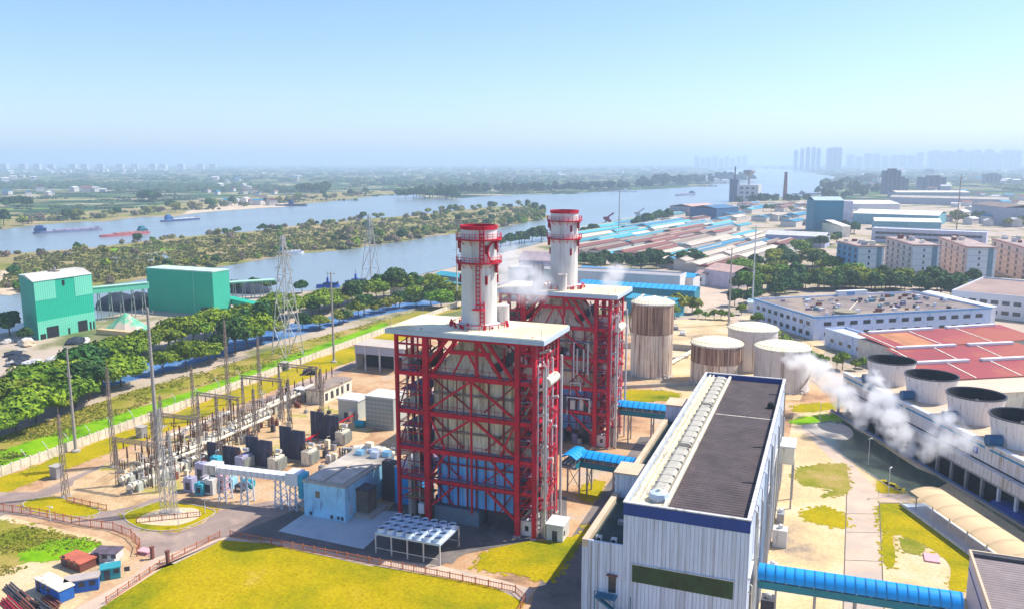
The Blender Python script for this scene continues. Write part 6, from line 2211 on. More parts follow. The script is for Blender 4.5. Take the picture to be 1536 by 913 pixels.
# ------------------------------------------------------------------ sheds and buildings laid out from their front eaves
def shed(name, A, B, depth, z, wm, rm, label, cat='shed', group=None, style='gable', rise=1.6, wins=None, floors=1, extra=None, wside=None, eave=.4, base=0.0):
    a, b = G(*A, z), G(*B, z)
    d = Vector((b.x - a.x, b.y - a.y, 0))
    L_, ang = d.length, math.atan2(d.y, d.x)
    t = thing(name, label, cat, (a.x, a.y, base), ang, group, local=True)
    MB().box(0, 0, 0, L_, depth, z - base).build('wall', wm, t)
    h = z - base
    if style == 'gable':       # ridge along the length
        MB().prof([(-eave, h + .01), (depth / 2, h + rise), (depth + eave, h + .01), (depth + eave, h + .2), (depth / 2, h + rise + .2), (-eave, h + .2)], -eave, L_ + eave).build('roof', rm, t)
    elif style == 'flat':
        r_ = MB().box(.35, .35, h - .6, L_ - .35, depth - .35, h + .003).build('roof', rm, t)
        m = MB()
        for bx in ((-.1, -.1, L_ + .1, .35), (-.1, depth - .35, L_ + .1, depth + .1), (-.1, .35, .35, depth - .35), (L_ - .35, .35, L_ + .1, depth - .35)):
            m.box(bx[0], bx[1], h + .003, bx[2], bx[3], h + .7)
        m.build('parapet', wm, t)
    elif style == 'mono':
        MB().prof([(-eave, h + .01), (depth + eave, h + rise), (depth + eave, h + rise + .2), (-eave, h + .2)], -eave, L_ + eave).build('roof', rm, t)
    t['span'] = L_
    if wins:
        n, w, hh, rows = wins
        windows_on(t, dark_glass, 1.5, L_ - 1.5, 0, rows, w, hh, n)
    return t, L_


# white and blue two storey warehouse
blue_white = mat('blue_white_wall', (0.56, 0.64, 0.80), 0.7, .08, .1, streak=((0.2, 0.36, 0.6), .25, .5, .3))
t, L_ = shed('warehouse', (1222, 477), (1487, 463), 46, 9.0, blue_white, mat('grey_brown_roof', (0.22, 0.175, 0.155), 0.95, .3, .15, fine=.35, col2=(0.32, 0.25, 0.19)),
             'two storey white and blue warehouse with cluttered brown flat roof, right of the tanks', 'warehouse', style='flat')
windows_on(t, dark_glass, 3, L_ - 3, 0, (5.6,), 3.4, 1.6, 13)
windows_on(t, dark_glass, 3, L_ - 3, 0, (1.6,), 2.6, 1.6, 13)
for k in range(9):
    o = MB().box(-.06, 3 + k * 4.7, 1.4, -.003, 5.4 + k * 4.7, 3.2).build('window', dark_glass, t)
    o = MB().box(-.06, 3 + k * 4.7, 5.4, -.003, 5.4 + k * 4.7, 7.0).build('window', dark_glass, t)
MB().box(-.25, -.25, 8.9, L_ + .25, -.105, 9.75).build('blue_edge', mat('blue_gutter', (0.16, 0.36, 0.62), 0.6), t)
MB().box(-.25, -.1, 8.9, -.105, 46.1, 9.75).build('blue_edge', mat('blue_gutter', (0.16, 0.36, 0.62), 0.6), t)
rw = random.Random(12)
for k in range(78):
    x, y = rw.uniform(4, L_ - 5), rw.uniform(4, 41)
    w, d, h = rw.uniform(.6, 2.6), rw.uniform(.6, 1.8), rw.uniform(.4, 1.5)
    MB().box(x, y, 9.01, x + w, y + d, 9 + h).build('roof_clutter', rw.choice([dark_steel, offwhite, steel, mat('teal_tarp', (0.1, 0.25, 0.3)), white, brick_red, grating]), t)
MB().lathe([(4.6, 9.01), (4.6, 10.0), (1.2, 10.3)], 20, (19, 7, 0)).build('round_hatch', mat('olive_hatch', (0.32, 0.28, 0.18), .8, .3), t)
MB().box(L_ * .5, 44, 9.01, L_ * .68, 46.5, 11.5).build('stair_head', white, t)
MB().box(L_ * .55, 43.9, 9.5, L_ * .6, 43.99, 11).build('blue_door', mat('blue_gutter', (0.16, 0.36, 0.62)), t)
ct = MB().beam((18.5, 6, 9), (30, 14, 12.2), .35).build('roof_mast', cream, t)

t, L_ = shed('warehouse', (1428, 437), (1700, 462), 60, 10.5, mat('white_wall', (0.66, 0.66, 0.70), .7, .06, .1), mat('red_brown_flat', (0.34, 0.24, 0.20), .95, .2, .05, fine=.2),
             'white building with brown roof at the right edge, beyond the two storey warehouse', 'building', style='flat')
windows_on(t, dark_glass, 2, L_ - 3, 0, (2.0, 6.4), 3.0, 1.8, 14)
# white long roof edge between them
a, b = G(1395, 438, 8), G(1480, 462, 8)
t2, _ = shed('covered_way', (1385, 438), (1484, 462), 3.2, 8.5, white, white, 'thin white covered way behind the brown roofed warehouse', 'covered way', style='mono', rise=.5)
t, L_ = shed('annex_building', (1238, 494), (1330, 523), 9, 6.2, blue_white, mat('pale_roof', (0.6, 0.6, 0.6)), 'low blue and white annex between the warehouse and the red roofs', 'building', style='flat')
windows_on(t, dark_glass, 2, L_ - 2, 0, (2.2,), 2.0, 1.3, 6)

# three stepped red roofs
for i, (A, B, D, z, lb) in enumerate((((1340, 523), (1560, 508), 18, 7.6, 'farthest of the three stepped red roofed halls, patched orange at its left'),
                                      ((1372, 545), (1575, 535), 14, 7.0, 'middle of the three stepped red roofed halls'),
                                      ((1395, 571), (1600, 560), 14, 6.4, 'nearest of the three stepped red roofed halls, behind the fan stacks'))):
    t, L_ = shed('red_roofed_hall', A, B, D, z, mat('hall_cream', (0.62, 0.56, 0.48), .8), crimson_roof, lb, 'hall', 'red roofed halls', style='mono', rise=1.6)
    MB().box(L_ * .06, D - 1.4, z + 1.72, L_ * .5, D + .2, z + 2.5).build('ridge_light', white, t)
    MB().box(L_ * .6, D - 1.4, z + 1.72, L_ * .95, D + .2, z + 2.5).build('ridge_light', white, t)
    for f in (.02, .33, .66):
        v = MB()
        v.beam((L_ * f, 0, z + .25), (L_ * f, D, z + 1.85), .5, .2)
        v.build('roof_strip', cream, t)
    if i == 0:
        v = MB()
        v._add([(L_ * .1, .8, z + .30), (L_ * .3, .8, z + .30), (L_ * .3, D - 2, z + 1.66), (L_ * .1, D - 2, z + 1.66), (L_ * .1, .8, z + .2), (L_ * .3, .8, z + .2), (L_ * .3, D - 2, z + 1.55), (L_ * .1, D - 2, z + 1.55)],
               [(0, 1, 2, 3), (4, 7, 6, 5), (0, 4, 5, 1), (1, 5, 6, 2), (2, 6, 7, 3), (3, 7, 4, 0)])
        v.build('orange_patch', mat('orange_patch', (0.50, 0.20, 0.08), .8, .3, .15), t)
t, L_ = shed('low_shed', (1440, 592), (1640, 582), 11, 5.2, cream, mat('peach_sheet_roof', (0.66, 0.50, 0.36), .8, .12, .1), 'peach roofed low shed between fan stacks and red roofs', 'shed', style='mono', rise=.8)

# apartment blocks, five window rows
def block(px, py, pxr, pyr, pxc, label, wallc, sidec, H=26):
    """left corner, shared corner (foremost) and right end"""
    a, c, b = G(px, py, 0), G(pxc, (py + pyr) / 2 + 4, 0), G(pxr, pyr, 0)
    return a, b, c


def apartment(c_px, c_py, bear, Lf, Ls, label, frontm, sidem, n=5):
    """c: foremost ground corner; the long windowed face runs back-left from it, the end face runs right"""
    c = G(c_px, c_py)
    ang = bear
    t = thing('apartment_block', label, 'apartment block', (c.x, c.y, 0), ang, 'apartment blocks behind the tree belt', local=True)
    H = 19.6
    MB().box(-Lf, 0.0, 0, -.003, Ls, H).build('front_wall', frontm, t) if False else None
    # local x along the windowed face (towards the corner at 0), local y to the back
    MB().box(-Lf, 0, 0, 0, Ls, H).build('wall', frontm, t)
    MB().box(.003, .0, 0, .25, Ls, H).build('end_wall', sidem, t)
    MB().box(-Lf - .5, -.5, H + .003, .6, Ls + .5, H + .7).build('roof', mat('terracotta_edge', (0.42, 0.24, 0.20), .9, .2, .2), t)
    MB().box(-Lf + .6, .6, H + .703, -.5, Ls - .6, H + .85).build('roof_deck', mat('pink_brown_deck', (0.42, 0.32, 0.28), .9, .3, .1, fine=.2), t)
    rr = random.Random(int(c_px))
    for k in range(7):
        x, y = rr.uniform(-Lf + 2, -4), rr.uniform(1, Ls - 3)
        MB().box(x, y, H + .86, x + rr.uniform(1.5, 4), y + rr.uniform(1.5, 3), H + rr.uniform(1.6, 3.6)).build('roof_hut', rr.choice([offwhite, cream, brick_red, steel]), t)
    first = None
    for r_ in range(5):
        z = 1.3 + r_ * 3.72
        for k in range(n):
            x = -Lf + Lf * (k + .5) / n
            if first is None:
                first = MB().box(-1.8, -.08, 0, 1.8, -.003, 2.2).build('window', mat('pair_window', (0.03, 0.025, 0.035), .4, .3, .3), t)
                MB().box(-.12, -.12, 0, .12, -.083, 2.0).build('mullion', frontm, first)
                mu = first.children[0]
                first.matrix_local = Matrix.Translation((x, 0, z))
            else:
                w = put(first, t, Matrix.Translation((x, 0, z)))
                u = mu.copy()
                root_col.objects.link(u)
                u.parent = w
        MB().box(-Lf - .1, -.6, z - .9, .0, -.004, z - .55).build('balcony_slab', frontm, t)
        MB().box(.253, .2, z + 2.5, .34, Ls - .2, z + 2.7).build('floor_line', mat('floor_line', (0.3, 0.36, 0.42)), t)
        MB().box(.253, Ls * .38, z, .33, Ls * .38 + 1.1, z + 1.7).build('window', dark_glass, t)
    MB().box(.253, Ls * .72, .5, .5, Ls * .9, H).build('stair_strip', mat('teal_strip', (0.14, 0.24, 0.30), .5), t)
    return t


pink_w = mat('pink_wall', (0.68, 0.54, 0.46), .8, .08, .1)
teal_w = mat('blue_teal_wall', (0.14, 0.34, 0.52), .8, .08, .1)
end_w = mat('pale_blue_end', (0.62, 0.66, 0.69), .8, .06, .1)
def bear(px0, py0, px1, py1, z=19.6):
    a, b = G(px0, py0, z), G(px1, py1, z)
    return math.atan2(b.y - a.y, b.x - a.x), (b - a).length


for (l, ct_, r_, lb, fm) in (((1256, 363), (1288, 371), (1326, 369), 'leftmost apartment block, its windowed face blue teal', teal_w),
                             ((1329, 357), (1370, 369), (1410, 367), 'second apartment block from the left, with pink windowed face', pink_w),
                             ((1408, 357), (1452, 372), (1493, 369), 'third apartment block, pink face, its foot free of trees', pink_w),
                             ((1488, 359), (1545, 375), (1590, 372), 'apartment block cut by the right picture edge', pink_w)):
    an, Lf = bear(*l, *ct_)
    _, Ls = bear(*ct_, *r_)
    c = G(*ct_, 19.6)
    v = Vector((c.x, c.y, -EYE))
    gx = 768 + FPX * v.dot(_Rt) / v.dot(_F)
    gy = 456.5 - FPX * v.dot(_Up) / v.dot(_F)
    apartment(gx, gy, an, Lf, 15.5, lb, fm, end_w, 5 if fm is pink_w else 4)

# ------------------------------------------------------------------ blue sheds behind the towers
white_wall = mat('white_shed_wall', (0.64, 0.62, 0.60), .8, .08, .1)
shed('blue_shed', (868, 426), (1042, 437), 13, 7, teal_side, mat('vivid_blue_roof', (0.02, 0.34, 0.66), .6, .12, .05, ribs=('X', 3), ribcol=.15), 'long bright blue shed directly behind the farther tower', 'shed', rise=1.5)
shed('blue_shed', (868, 405), (1040, 417), 12, 8, white_wall, mat('blue_roof_b', (0.02, 0.30, 0.60), .6, .12, .05), 'long blue roofed shed with white front behind the first blue one', 'shed', rise=1.6)
t, L_ = shed('blue_shed', (940, 447), (1008, 455), 12, 7, turq_roof, mat('turq_roof_b', (0.03, 0.32, 0.46), .7), 'short turquoise shed with pale skylights beside the tall rusty tank', 'shed', rise=1.4)
for k in range(3):
    v = MB().beam((L_ * (.25 + .25 * k), 0, 7.35), (L_ * (.25 + .25 * k), 5.9, 8.7), 1.6, .12)
    v.build('skylight', cream, t)
t, L_ = shed('parapet_hall', (762, 402), (1020, 416), 16, 10, white_wall, mat('dull_roof', (0.34, 0.32, 0.32), .9, .2, .1), 'long hall with thin white parapet and grey roof behind the blue sheds', 'hall', style='flat')
t, L_ = shed('turquoise_shed', (628, 425), (706, 434), 14, 6, white_wall, turq_roof, 'turquoise roofed shed left of the near chimney by the river', 'shed', rise=1.6)
shed('turquoise_shed', (652, 412), (712, 420), 11, 6, mat('dark_shed_wall', (0.15, 0.2, 0.25)), turq_roof, 'turquoise shed with dark front behind the one by the river', 'shed', rise=1.5)
shed('beige_house', (585, 432), (632, 436), 9, 5, cream, cream, 'beige low house on the bank left of the turquoise sheds', 'house', style='flat')
shed('grey_shed', (765, 428), (840, 434), 14, 7, white_wall, offwhite, 'pale shed behind the steam between the two chimneys', 'shed', rise=1.2)
t, L_ = shed('gable_house', (778, 390), (838, 393), 16, 7, mat('lilac_wall', (0.46, 0.42, 0.52)), mat('dusty_roof', (0.46, 0.36, 0.36), .9), 'lilac gabled house between the chimneys beyond the parapet hall', 'house', rise=5)
t, L_ = shed('gable_house', (1058, 404), (1100, 410), 18, 9, mat('lilac_wall_b', (0.58, 0.52, 0.58)), mat('dusty_pink_roof', (0.55, 0.36, 0.30), .9), 'tall lilac house with pinkish roof at the yard entrance', 'house', rise=3)
shed('white_house', (1043, 411), (1058, 413), 8, 6, white, mat('dusty_pink_roof', (0.55, 0.36, 0.30)), 'little white house with one window beside the lilac house', 'house', rise=2, wins=(1, 2.2, 2.2, (2,)))
shed('blue_shed', (1122, 454), (1160, 456), 10, 4.5, white, mat('ice_roof', (0.45, 0.62, 0.68), .8), 'ice blue roofed open shed right of the two poles', 'shed', rise=1)
shed('blue_hut', (1150, 424), (1163, 425), 6, 4, turq_roof, turq_roof, 'little turquoise hut deep among the round trees', 'hut', rise=1)
shed('market_roof', (1462, 435), (1505, 438), 10, 5, white, turq_roof, 'turquoise hut roof below the third apartment block', 'hut', rise=1)
shed('cream_hut', (1500, 423), (1540, 426), 9, 6, cream, roof_cream, 'cream roofed hut at the foot of the rightmost apartment block', 'hut', rise=1.5)

# ------------------------------------------------------------------ the shed district, rows running away along one bearing
BR = math.radians(11.4)
DS = Vector((math.sin(BR), math.cos(BR), 0))
DT = Vector((math.cos(BR), -math.sin(BR), 0))


def st(s, t_, z=0.0):
    v = DS * s + DT * t_
    return Vector((v.x, v.y, z))


shed_protos = {}


def proto_shed(roofm, key):
    t = thing('long_shed', 'x', 'shed', (0, 0, 0), local=True)
    MB().box(-.5, 0, 0, .5, 1, .8).build('wall', shed_wall, t)
    # ridge along y, unit size; scaled per copy
    vs = [(-.53, -.01, .8), (.53, -.01, .8), (0, -.01, 1.0), (-.53, 1.01, .8), (.53, 1.01, .8), (0, 1.01, 1.0), (-.53, -.01, .77), (.53, -.01, .77), (-.53, 1.01, .77), (.53, 1.01, .77)]
    MB()._add(vs, [(0, 1, 2), (5, 4, 3), (0, 2, 5, 3), (2, 1, 4, 5), (6, 8, 9, 7), (0, 3, 8, 6), (1, 7, 9, 4), (0, 6, 7, 1), (3, 4, 9, 8)]).build('roof', roofm, t)
    MB().box(-.05, .05, .985, .05, .95, 1.06).build('ridge_cap', cream_shed_roof, t)
    return t


palette = {'red brown': red_tiles, 'blue': blue_shed_roof, 'turquoise': turq_roof, 'cream': cream_shed_roof, 'brown': brown_roof}
for k_ in palette:
    shed_protos[k_] = [proto_shed(palette[k_], k_), 0]


def put_shed(colour, s, t_, L_, W, H, label, group):
    pr = shed_protos[colour]
    loc = st(s, t_)
    rz = -BR
    if pr[1] == 0:
        o = pr[0]
        o.location = loc
        o.rotation_euler = (0, 0, rz)
        o.scale = (W, L_, H)
        o['label'], o['group'] = label, group
        pr[1] = 1
        CH(o)
    else:
        o = dup(pr[0], loc, rz, (W, L_, H), label, group)
    return o


rd = random.Random(77)
rows = []
t_ = -172.0
ri = 0
where = ['next to the long pale wall', 'one strip off the long pale wall', 'in the middle of the shed district', 'in the strips nearer the river', 'at the river edge of the district']
while t_ > -395:
    W = rd.uniform(7.5, 13)
    s = 545 + max(0, (-300 - t_)) * 1.9 + rd.uniform(0, 8)
    if t_ > -215:
        s = 505 + (-172 - t_) * .6
    end = 800 if t_ > -260 else 930 - (t_ + 400) * .3
    if t_ < -385:
        end = 960
    zone = 0 if ri == 0 else 1 if ri < 3 else 2 if ri < 8 else 3 if ri < 13 else 4
    while s < end - 25:
        L_ = rd.uniform(45, 110)
        L_ = min(L_, end - s)
        u = rd.random()
        if zone == 0:
            colour = 'cream' if u < .5 else 'brown' if u < .8 else 'red brown'
        elif zone == 1:
            colour = 'cream' if u < .35 else 'blue' if u < .6 else 'turquoise' if u < .8 else 'brown'
        elif zone == 2:
            colour = 'blue' if u < .35 else 'red brown' if u < .6 else 'turquoise' if u < .8 else 'cream'
        elif zone == 3:
            colour = 'red brown' if u < .6 else 'turquoise' if u < .75 else 'brown' if u < .9 else 'blue'
        else:
            colour = 'turquoise' if u < .5 else 'cream' if u < .8 else 'blue'
        depth = 'front' if s < 640 else 'middle' if s < 760 else 'far end'
        put_shed(colour, s, t_ - W / 2, L_, W - rd.uniform(.3, 2.0), rd.uniform(5.0, 8.0), '%s roofed shed %s, %s' % (colour, where[zone], depth), 'long %s sheds %s' % (colour, where[zone]))
        s += L_ + rd.uniform(2, 12)
    t_ -= W
    ri += 1
# farther, small sheds and town roofs up to the big teal hall
for k in range(46):
    s = rd.uniform(815, 1400)
    tt = rd.uniform(-400, -215) if s < 1000 else rd.uniform(-420, -200)
    colour = rd.choice(['blue', 'cream', 'turquoise', 'red brown', 'blue'])
    put_shed(colour, s, tt, rd.uniform(25, 60), rd.uniform(12, 22), rd.uniform(5, 9), 'small %s roofed shed in the hazy far part of the district' % colour, 'small far %s roofed sheds' % colour)
# blue framed yard walls
a, b = st(505, -166), st(815, -166)
m = MB().beam((a.x, a.y, 1.8), (b.x, b.y, 1.8), .8, 3.6)
single(m, 'boundary_wall', offwhite, 'long pale wall on the right side of the shed district', 'wall', (a.x, a.y, 0))

shed('white_hall', (1148, 352), (1238, 356), 20, 9, mat('lilac_blue_wall', (0.46, 0.46, 0.60)), offwhite, 'wide lilac walled hall at the end of the shed strips', 'hall', rise=3)
t, L_ = shed('teal_hall', (1222, 301), (1266, 301.3), 40, 32, mat('deep_teal_wall', (0.02, 0.20, 0.30), .7, .08, .02), mat('pale_teal_roof', (0.4, 0.5, 0.52)), 'big cube-like deep teal hall before the river bend', 'hall', rise=3)
MB().box(L_ + .003, -.3, 0, L_ + 9, 20, 31.5).build('lilac_wing', mat('lilac_end', (0.52, 0.52, 0.60)), t)
for i, (A, B, D, z, lb) in enumerate((((1280, 320), (1408, 324), 75, 12, 'largest white roofed hall right of the teal hall'), ((1275, 306), (1350, 306), 60, 12, 'white roofed hall behind the largest white one'),
                                      ((1264, 340), (1276, 340), 90, 10, 'narrow cream hall at the wall end, right of the teal hall'), ((1312, 332), (1412, 334), 26, 9, 'white roofed hall with teal front, before the largest white one'))):
    shed('white_roofed_hall', A, B, D, z, [mat('teal_front', (0.14, 0.34, 0.40)), white_wall, cream, mat('teal_front', (0.14, 0.34, 0.40))][i], mat('bright_white_roof', (0.84, 0.82, 0.76), .8, .04), lb, 'hall', rise=3)
t, L_ = shed('long_white_building', (1308, 343), (1480, 350), 18, 12, mat('lilac_white', (0.52, 0.50, 0.60)), white, 'long white building with small windows behind the apartment blocks', 'building', style='flat')
windows_on(t, dark_glass, 3, L_ - 3, 0, (3, 7.4), 4, 2.2, 20)
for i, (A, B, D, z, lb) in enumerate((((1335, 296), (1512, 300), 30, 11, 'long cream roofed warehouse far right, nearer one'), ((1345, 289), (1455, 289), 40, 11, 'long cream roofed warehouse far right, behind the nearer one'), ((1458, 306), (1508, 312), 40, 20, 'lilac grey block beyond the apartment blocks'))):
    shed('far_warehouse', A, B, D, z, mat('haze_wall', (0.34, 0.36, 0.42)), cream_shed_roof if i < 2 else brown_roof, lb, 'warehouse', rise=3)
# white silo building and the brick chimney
q = G(1118, 303)
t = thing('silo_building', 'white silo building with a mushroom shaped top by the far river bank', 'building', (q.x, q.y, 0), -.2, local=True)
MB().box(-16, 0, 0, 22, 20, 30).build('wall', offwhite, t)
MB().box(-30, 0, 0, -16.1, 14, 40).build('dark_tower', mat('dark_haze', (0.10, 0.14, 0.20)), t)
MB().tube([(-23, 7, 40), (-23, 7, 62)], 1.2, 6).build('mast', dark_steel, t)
for x in (-10, 0, 10):
    for z in (6, 14, 22):
        MB().box(x, -.2, z, x + 5, -.01, z + 4).build('window', dark_glass, t)
MB().lathe([(2.0, 30.01), (2.0, 44), (11, 53), (10, 56), (2, 57)], 16, (2, 9, 0)).build('mushroom_top', steel, t, True)
q = G(1177, 301)
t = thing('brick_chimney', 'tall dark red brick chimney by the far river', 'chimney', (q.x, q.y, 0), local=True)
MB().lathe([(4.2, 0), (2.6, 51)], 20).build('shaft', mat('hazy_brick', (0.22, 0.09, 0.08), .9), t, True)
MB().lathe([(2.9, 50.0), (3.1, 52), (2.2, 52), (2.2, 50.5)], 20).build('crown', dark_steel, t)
q = G(1047, 318)
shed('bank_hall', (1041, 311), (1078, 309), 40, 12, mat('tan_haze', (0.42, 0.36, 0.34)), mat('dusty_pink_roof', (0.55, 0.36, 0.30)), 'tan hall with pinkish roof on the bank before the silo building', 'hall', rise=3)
shed('bank_hall', (1075, 313), (1108, 311), 40, 14, mat('deep_blue_wall', (0.04, 0.12, 0.24)), mat('deep_blue_roof', (0.06, 0.16, 0.28)), 'deep blue hall beside the tan one on the bank', 'hall', rise=3)
for k, (a_, b_) in enumerate(((912, 342), (958, 333))):
    q = G(a_, b_)
    t = thing('jetty_crane', ['dark red jetty crane at the near river bank', 'pale jetty crane farther along the river bank'][k], 'crane', (q.x, q.y, 0), .4, local=True)
    mm = [dark_red, offwhite][k]
    MB().box(-3, -3, 0, 3, 3, 9).build('tower', mm, t)
    MB().beam((-3, 0, 10), (6, 0, 16), 1.6).build('jib', mm, t)
    MB().box(-5, -2, 9.01, 1, 2, 12).build('cab', mm, t)

# bridge far up the river
a, b = G(1098, 253.5), G(1262, 255.5)
n_ = 7
t = thing('river_bridge', 'low long bridge across the far river bend', 'bridge', (a.x, a.y, 0))
MB().beam((a.x, a.y, 26), (b.x, b.y, 26), 24, 8).build('deck', mat('bridge_grey', (0.25, 0.28, 0.32)), t)
for k in range(n_):
    c = a.lerp(b, (k + .5) / n_)
    MB().box(c.x - 12, c.y - 10, 0, c.x + 12, c.y + 10, 22).build('pier', mat('bridge_grey', (0.25, 0.28, 0.32)), t)

# ------------------------------------------------------------------ far city
far_wall = mat('far_tower_wall', (0.60, 0.60, 0.60), .8, .1, .02, rand=.2)


def highrise():
    t = thing('highrise', 'x', 'high-rise', (0, 0, 0), local=True)
    MB().box(-.5, -.5, 0, .5, .5, 1).build('shaft', far_wall, t)
    MB().box(-.25, -.25, 1.0001, .25, .25, 1.04).build('roof_house', far_wall, t)
    m = MB()
    for k in range(5):
        m.box(-.4 + k * .18, -.515, .03, -.32 + k * .18, -.503, .97)
    m.build('window_column', mat('far_glass', (0.12, 0.15, 0.2)), t)
    return t


hr = highrise()
rc = random.Random(5)
first_hr = True
hr_list = []
HMAX = [66]
for k in range(8):       # main cluster
    hr_list.append((1193 + k * 8.7 + (6 if k > 4 else 0) + rc.uniform(-1, 1), rc.choice([224, 222, 226, 223]), 'hazy tower block in the high-rise cluster over the river bend', 'high-rise cluster over the river bend', 7200, 30 + 10 * (k in (5, 6))))
for k in range(16):
    hr_list.append((1396 + k * 8.6, rc.uniform(225, 231), 'hazy tower block on the skyline at the far right', 'far skyline at the right', 10500, 72))
for k in range(9):
    hr_list.append((1045 + k * 9, rc.uniform(234, 238), 'faint tower block on the skyline above the river', 'faint skyline above the river', 10500, 55))
for k in range(9):
    hr_list.append((1275 + k * 13, rc.uniform(229, 236), 'faint tower block between the cluster and the right skyline', 'faint skyline right of the cluster', 10500, 72))
for k in range(14):
    hr_list.append((8 + k * 24 + rc.uniform(-6, 6), rc.uniform(246, 247), 'faint low block on the left horizon', 'faint blocks on the left horizon', 8500, 60))
for (px_, pyt, lb, gp, dist, w) in hr_list:
    az = -YAW + math.atan((px_ - 768) / math.hypot(FPX, 213))
    x, y = dist * math.sin(az), dist * math.cos(az)
    # height from the pixel of the top
    v0 = Vector((x, y, 0))
    lo, hi = 0, 900
    for _ in range(40):
        mid = (lo + hi) / 2
        v = Vector((x, y, mid - EYE))
        if 456.5 - FPX * v.dot(_Up) / v.dot(_F) > pyt:
            lo = mid
        else:
            hi = mid
    h = max(lo, 18)
    HMAX.append(h * 1.05)
    if first_hr:
        hr.location = (x, y, 0)
        hr.scale = (w, w * .7, h)
        hr.rotation_euler = (0, 0, .3)
        hr['label'], hr['group'] = lb, gp
        first_hr = False
        CH(hr)
    else:
        dup(hr, (x, y, 0), .3, (w, w * .7, h), lb, gp)
# mid distance dark blocks
for i, (x, yb, yt, w, lb) in enumerate(((1337, 292, 256, 34, 'dark blue office block standing alone beyond the white roofs'), (1352, 288, 268, 30, 'lower dark block beside the lone office block'),
                                        (1400, 285, 266, 60, 'dark low block behind the far cream warehouses'), (1490, 275, 262, 50, 'blue hazy block near the right edge'), (1395, 262, 255, 50, 'faint block far behind the cream warehouses'))):
    q = G(x, yb)
    lo, hi = 1, 300
    for _ in range(40):
        mid = (lo + hi) / 2
        v = Vector((q.x, q.y, mid - EYE))
        if 456.5 - FPX * v.dot(_Up) / v.dot(_F) > yt:
            lo = mid
        else:
            hi = mid
    t = thing('office_block', lb, 'office block', (q.x, q.y, 0), .2, local=True)
    MB().box(-w / 2, 0, 0, w / 2, w * .7, lo).build('wall', mat('dark_office', (0.08, 0.11, 0.18), .7, .1, .02), t)
    MB().box(-w / 4, 3, lo + .01, w / 4, w * .4, lo + 4).build('roof_house', dark_steel, t)
    for k in range(4):
        MB().box(-w / 2 + w * (k + .3) / 4, -.3, 3, -w / 2 + w * (k + .7) / 4, -.02, lo - 3).build('window_column', dark_glass, t)

# small houses scattered over the plain
def house_proto(rm, key):
    t = thing('house', 'x', 'house', (0, 0, 0), local=True)
    MB().box(-5, -7, 0, 5, 7, 7).build('wall', mat('house_wall', (0.58, 0.54, 0.50), .8, .1, .2, rand=.2), t)
    vs = [(-5.6, -7.6, 7.003), (5.6, -7.6, 7.003), (0, -7.6, 9.2), (-5.6, 7.6, 7.003), (5.6, 7.6, 7.003), (0, 7.6, 9.2)]
    MB()._add(vs, [(0, 1, 2), (5, 4, 3), (0, 2, 5, 3), (2, 1, 4, 5), (0, 3, 4, 1)]).build('roof', rm, t)
    return [t, 0]


hp = {'red': house_proto(red_tiles, 'r'), 'white': house_proto(offwhite, 'w'), 'blue': house_proto(blue_shed_roof, 'b')}


def put_house(colour, loc, rz, s, label, group):
    pr = hp[colour]
    if pr[1] == 0:
        pr[1] = 1
        o = pr[0]
        o.location = loc
        o.rotation_euler = (0, 0, rz)
        o.scale = (s, s, s)
        o['label'], o['group'] = label, group
        CH(o)
    else:
        dup(pr[0], loc, rz, (s, s, s), label, group)


zones = [((0, 250), (246, 262), 90, 'far village at the left picture edge'), ((0, 160), (266, 300), 14, 'farmland left of the barges'), ((300, 480), (255, 300), 22, 'farmland beyond the moored vessel'),
         ((560, 1000), (250, 268), 30, 'hazy plain behind the chimneys'), ((1290, 1536), (252, 276), 60, 'hazy town at the right'), ((1420, 1536), (290, 345), 34, 'town blocks above the apartment roofs'),
         ((1290, 1420), (276, 290), 14, 'hazy houses behind the white roofed halls'), ((340, 430), (300, 309), 8, 'sandy bank with the moored vessel')]
for (xa, xb), (ya, yb), n_, wh in zones:
    for k in range(n_):
        px_, py_ = rc.uniform(xa, xb), rc.uniform(ya, yb)
        q = G(px_, py_)
        colour = rc.choice(['red', 'white', 'white', 'blue'])
        sc = rc.uniform(.8, 1.5) * (1.8 if py_ < 262 else 1.2 if py_ < 290 else .9)
        put_house(colour, q, rc.uniform(0, 3), sc, 'tiny %s roofed house in the %s' % (colour, wh), '%s roofed houses, %s' % (colour, wh))
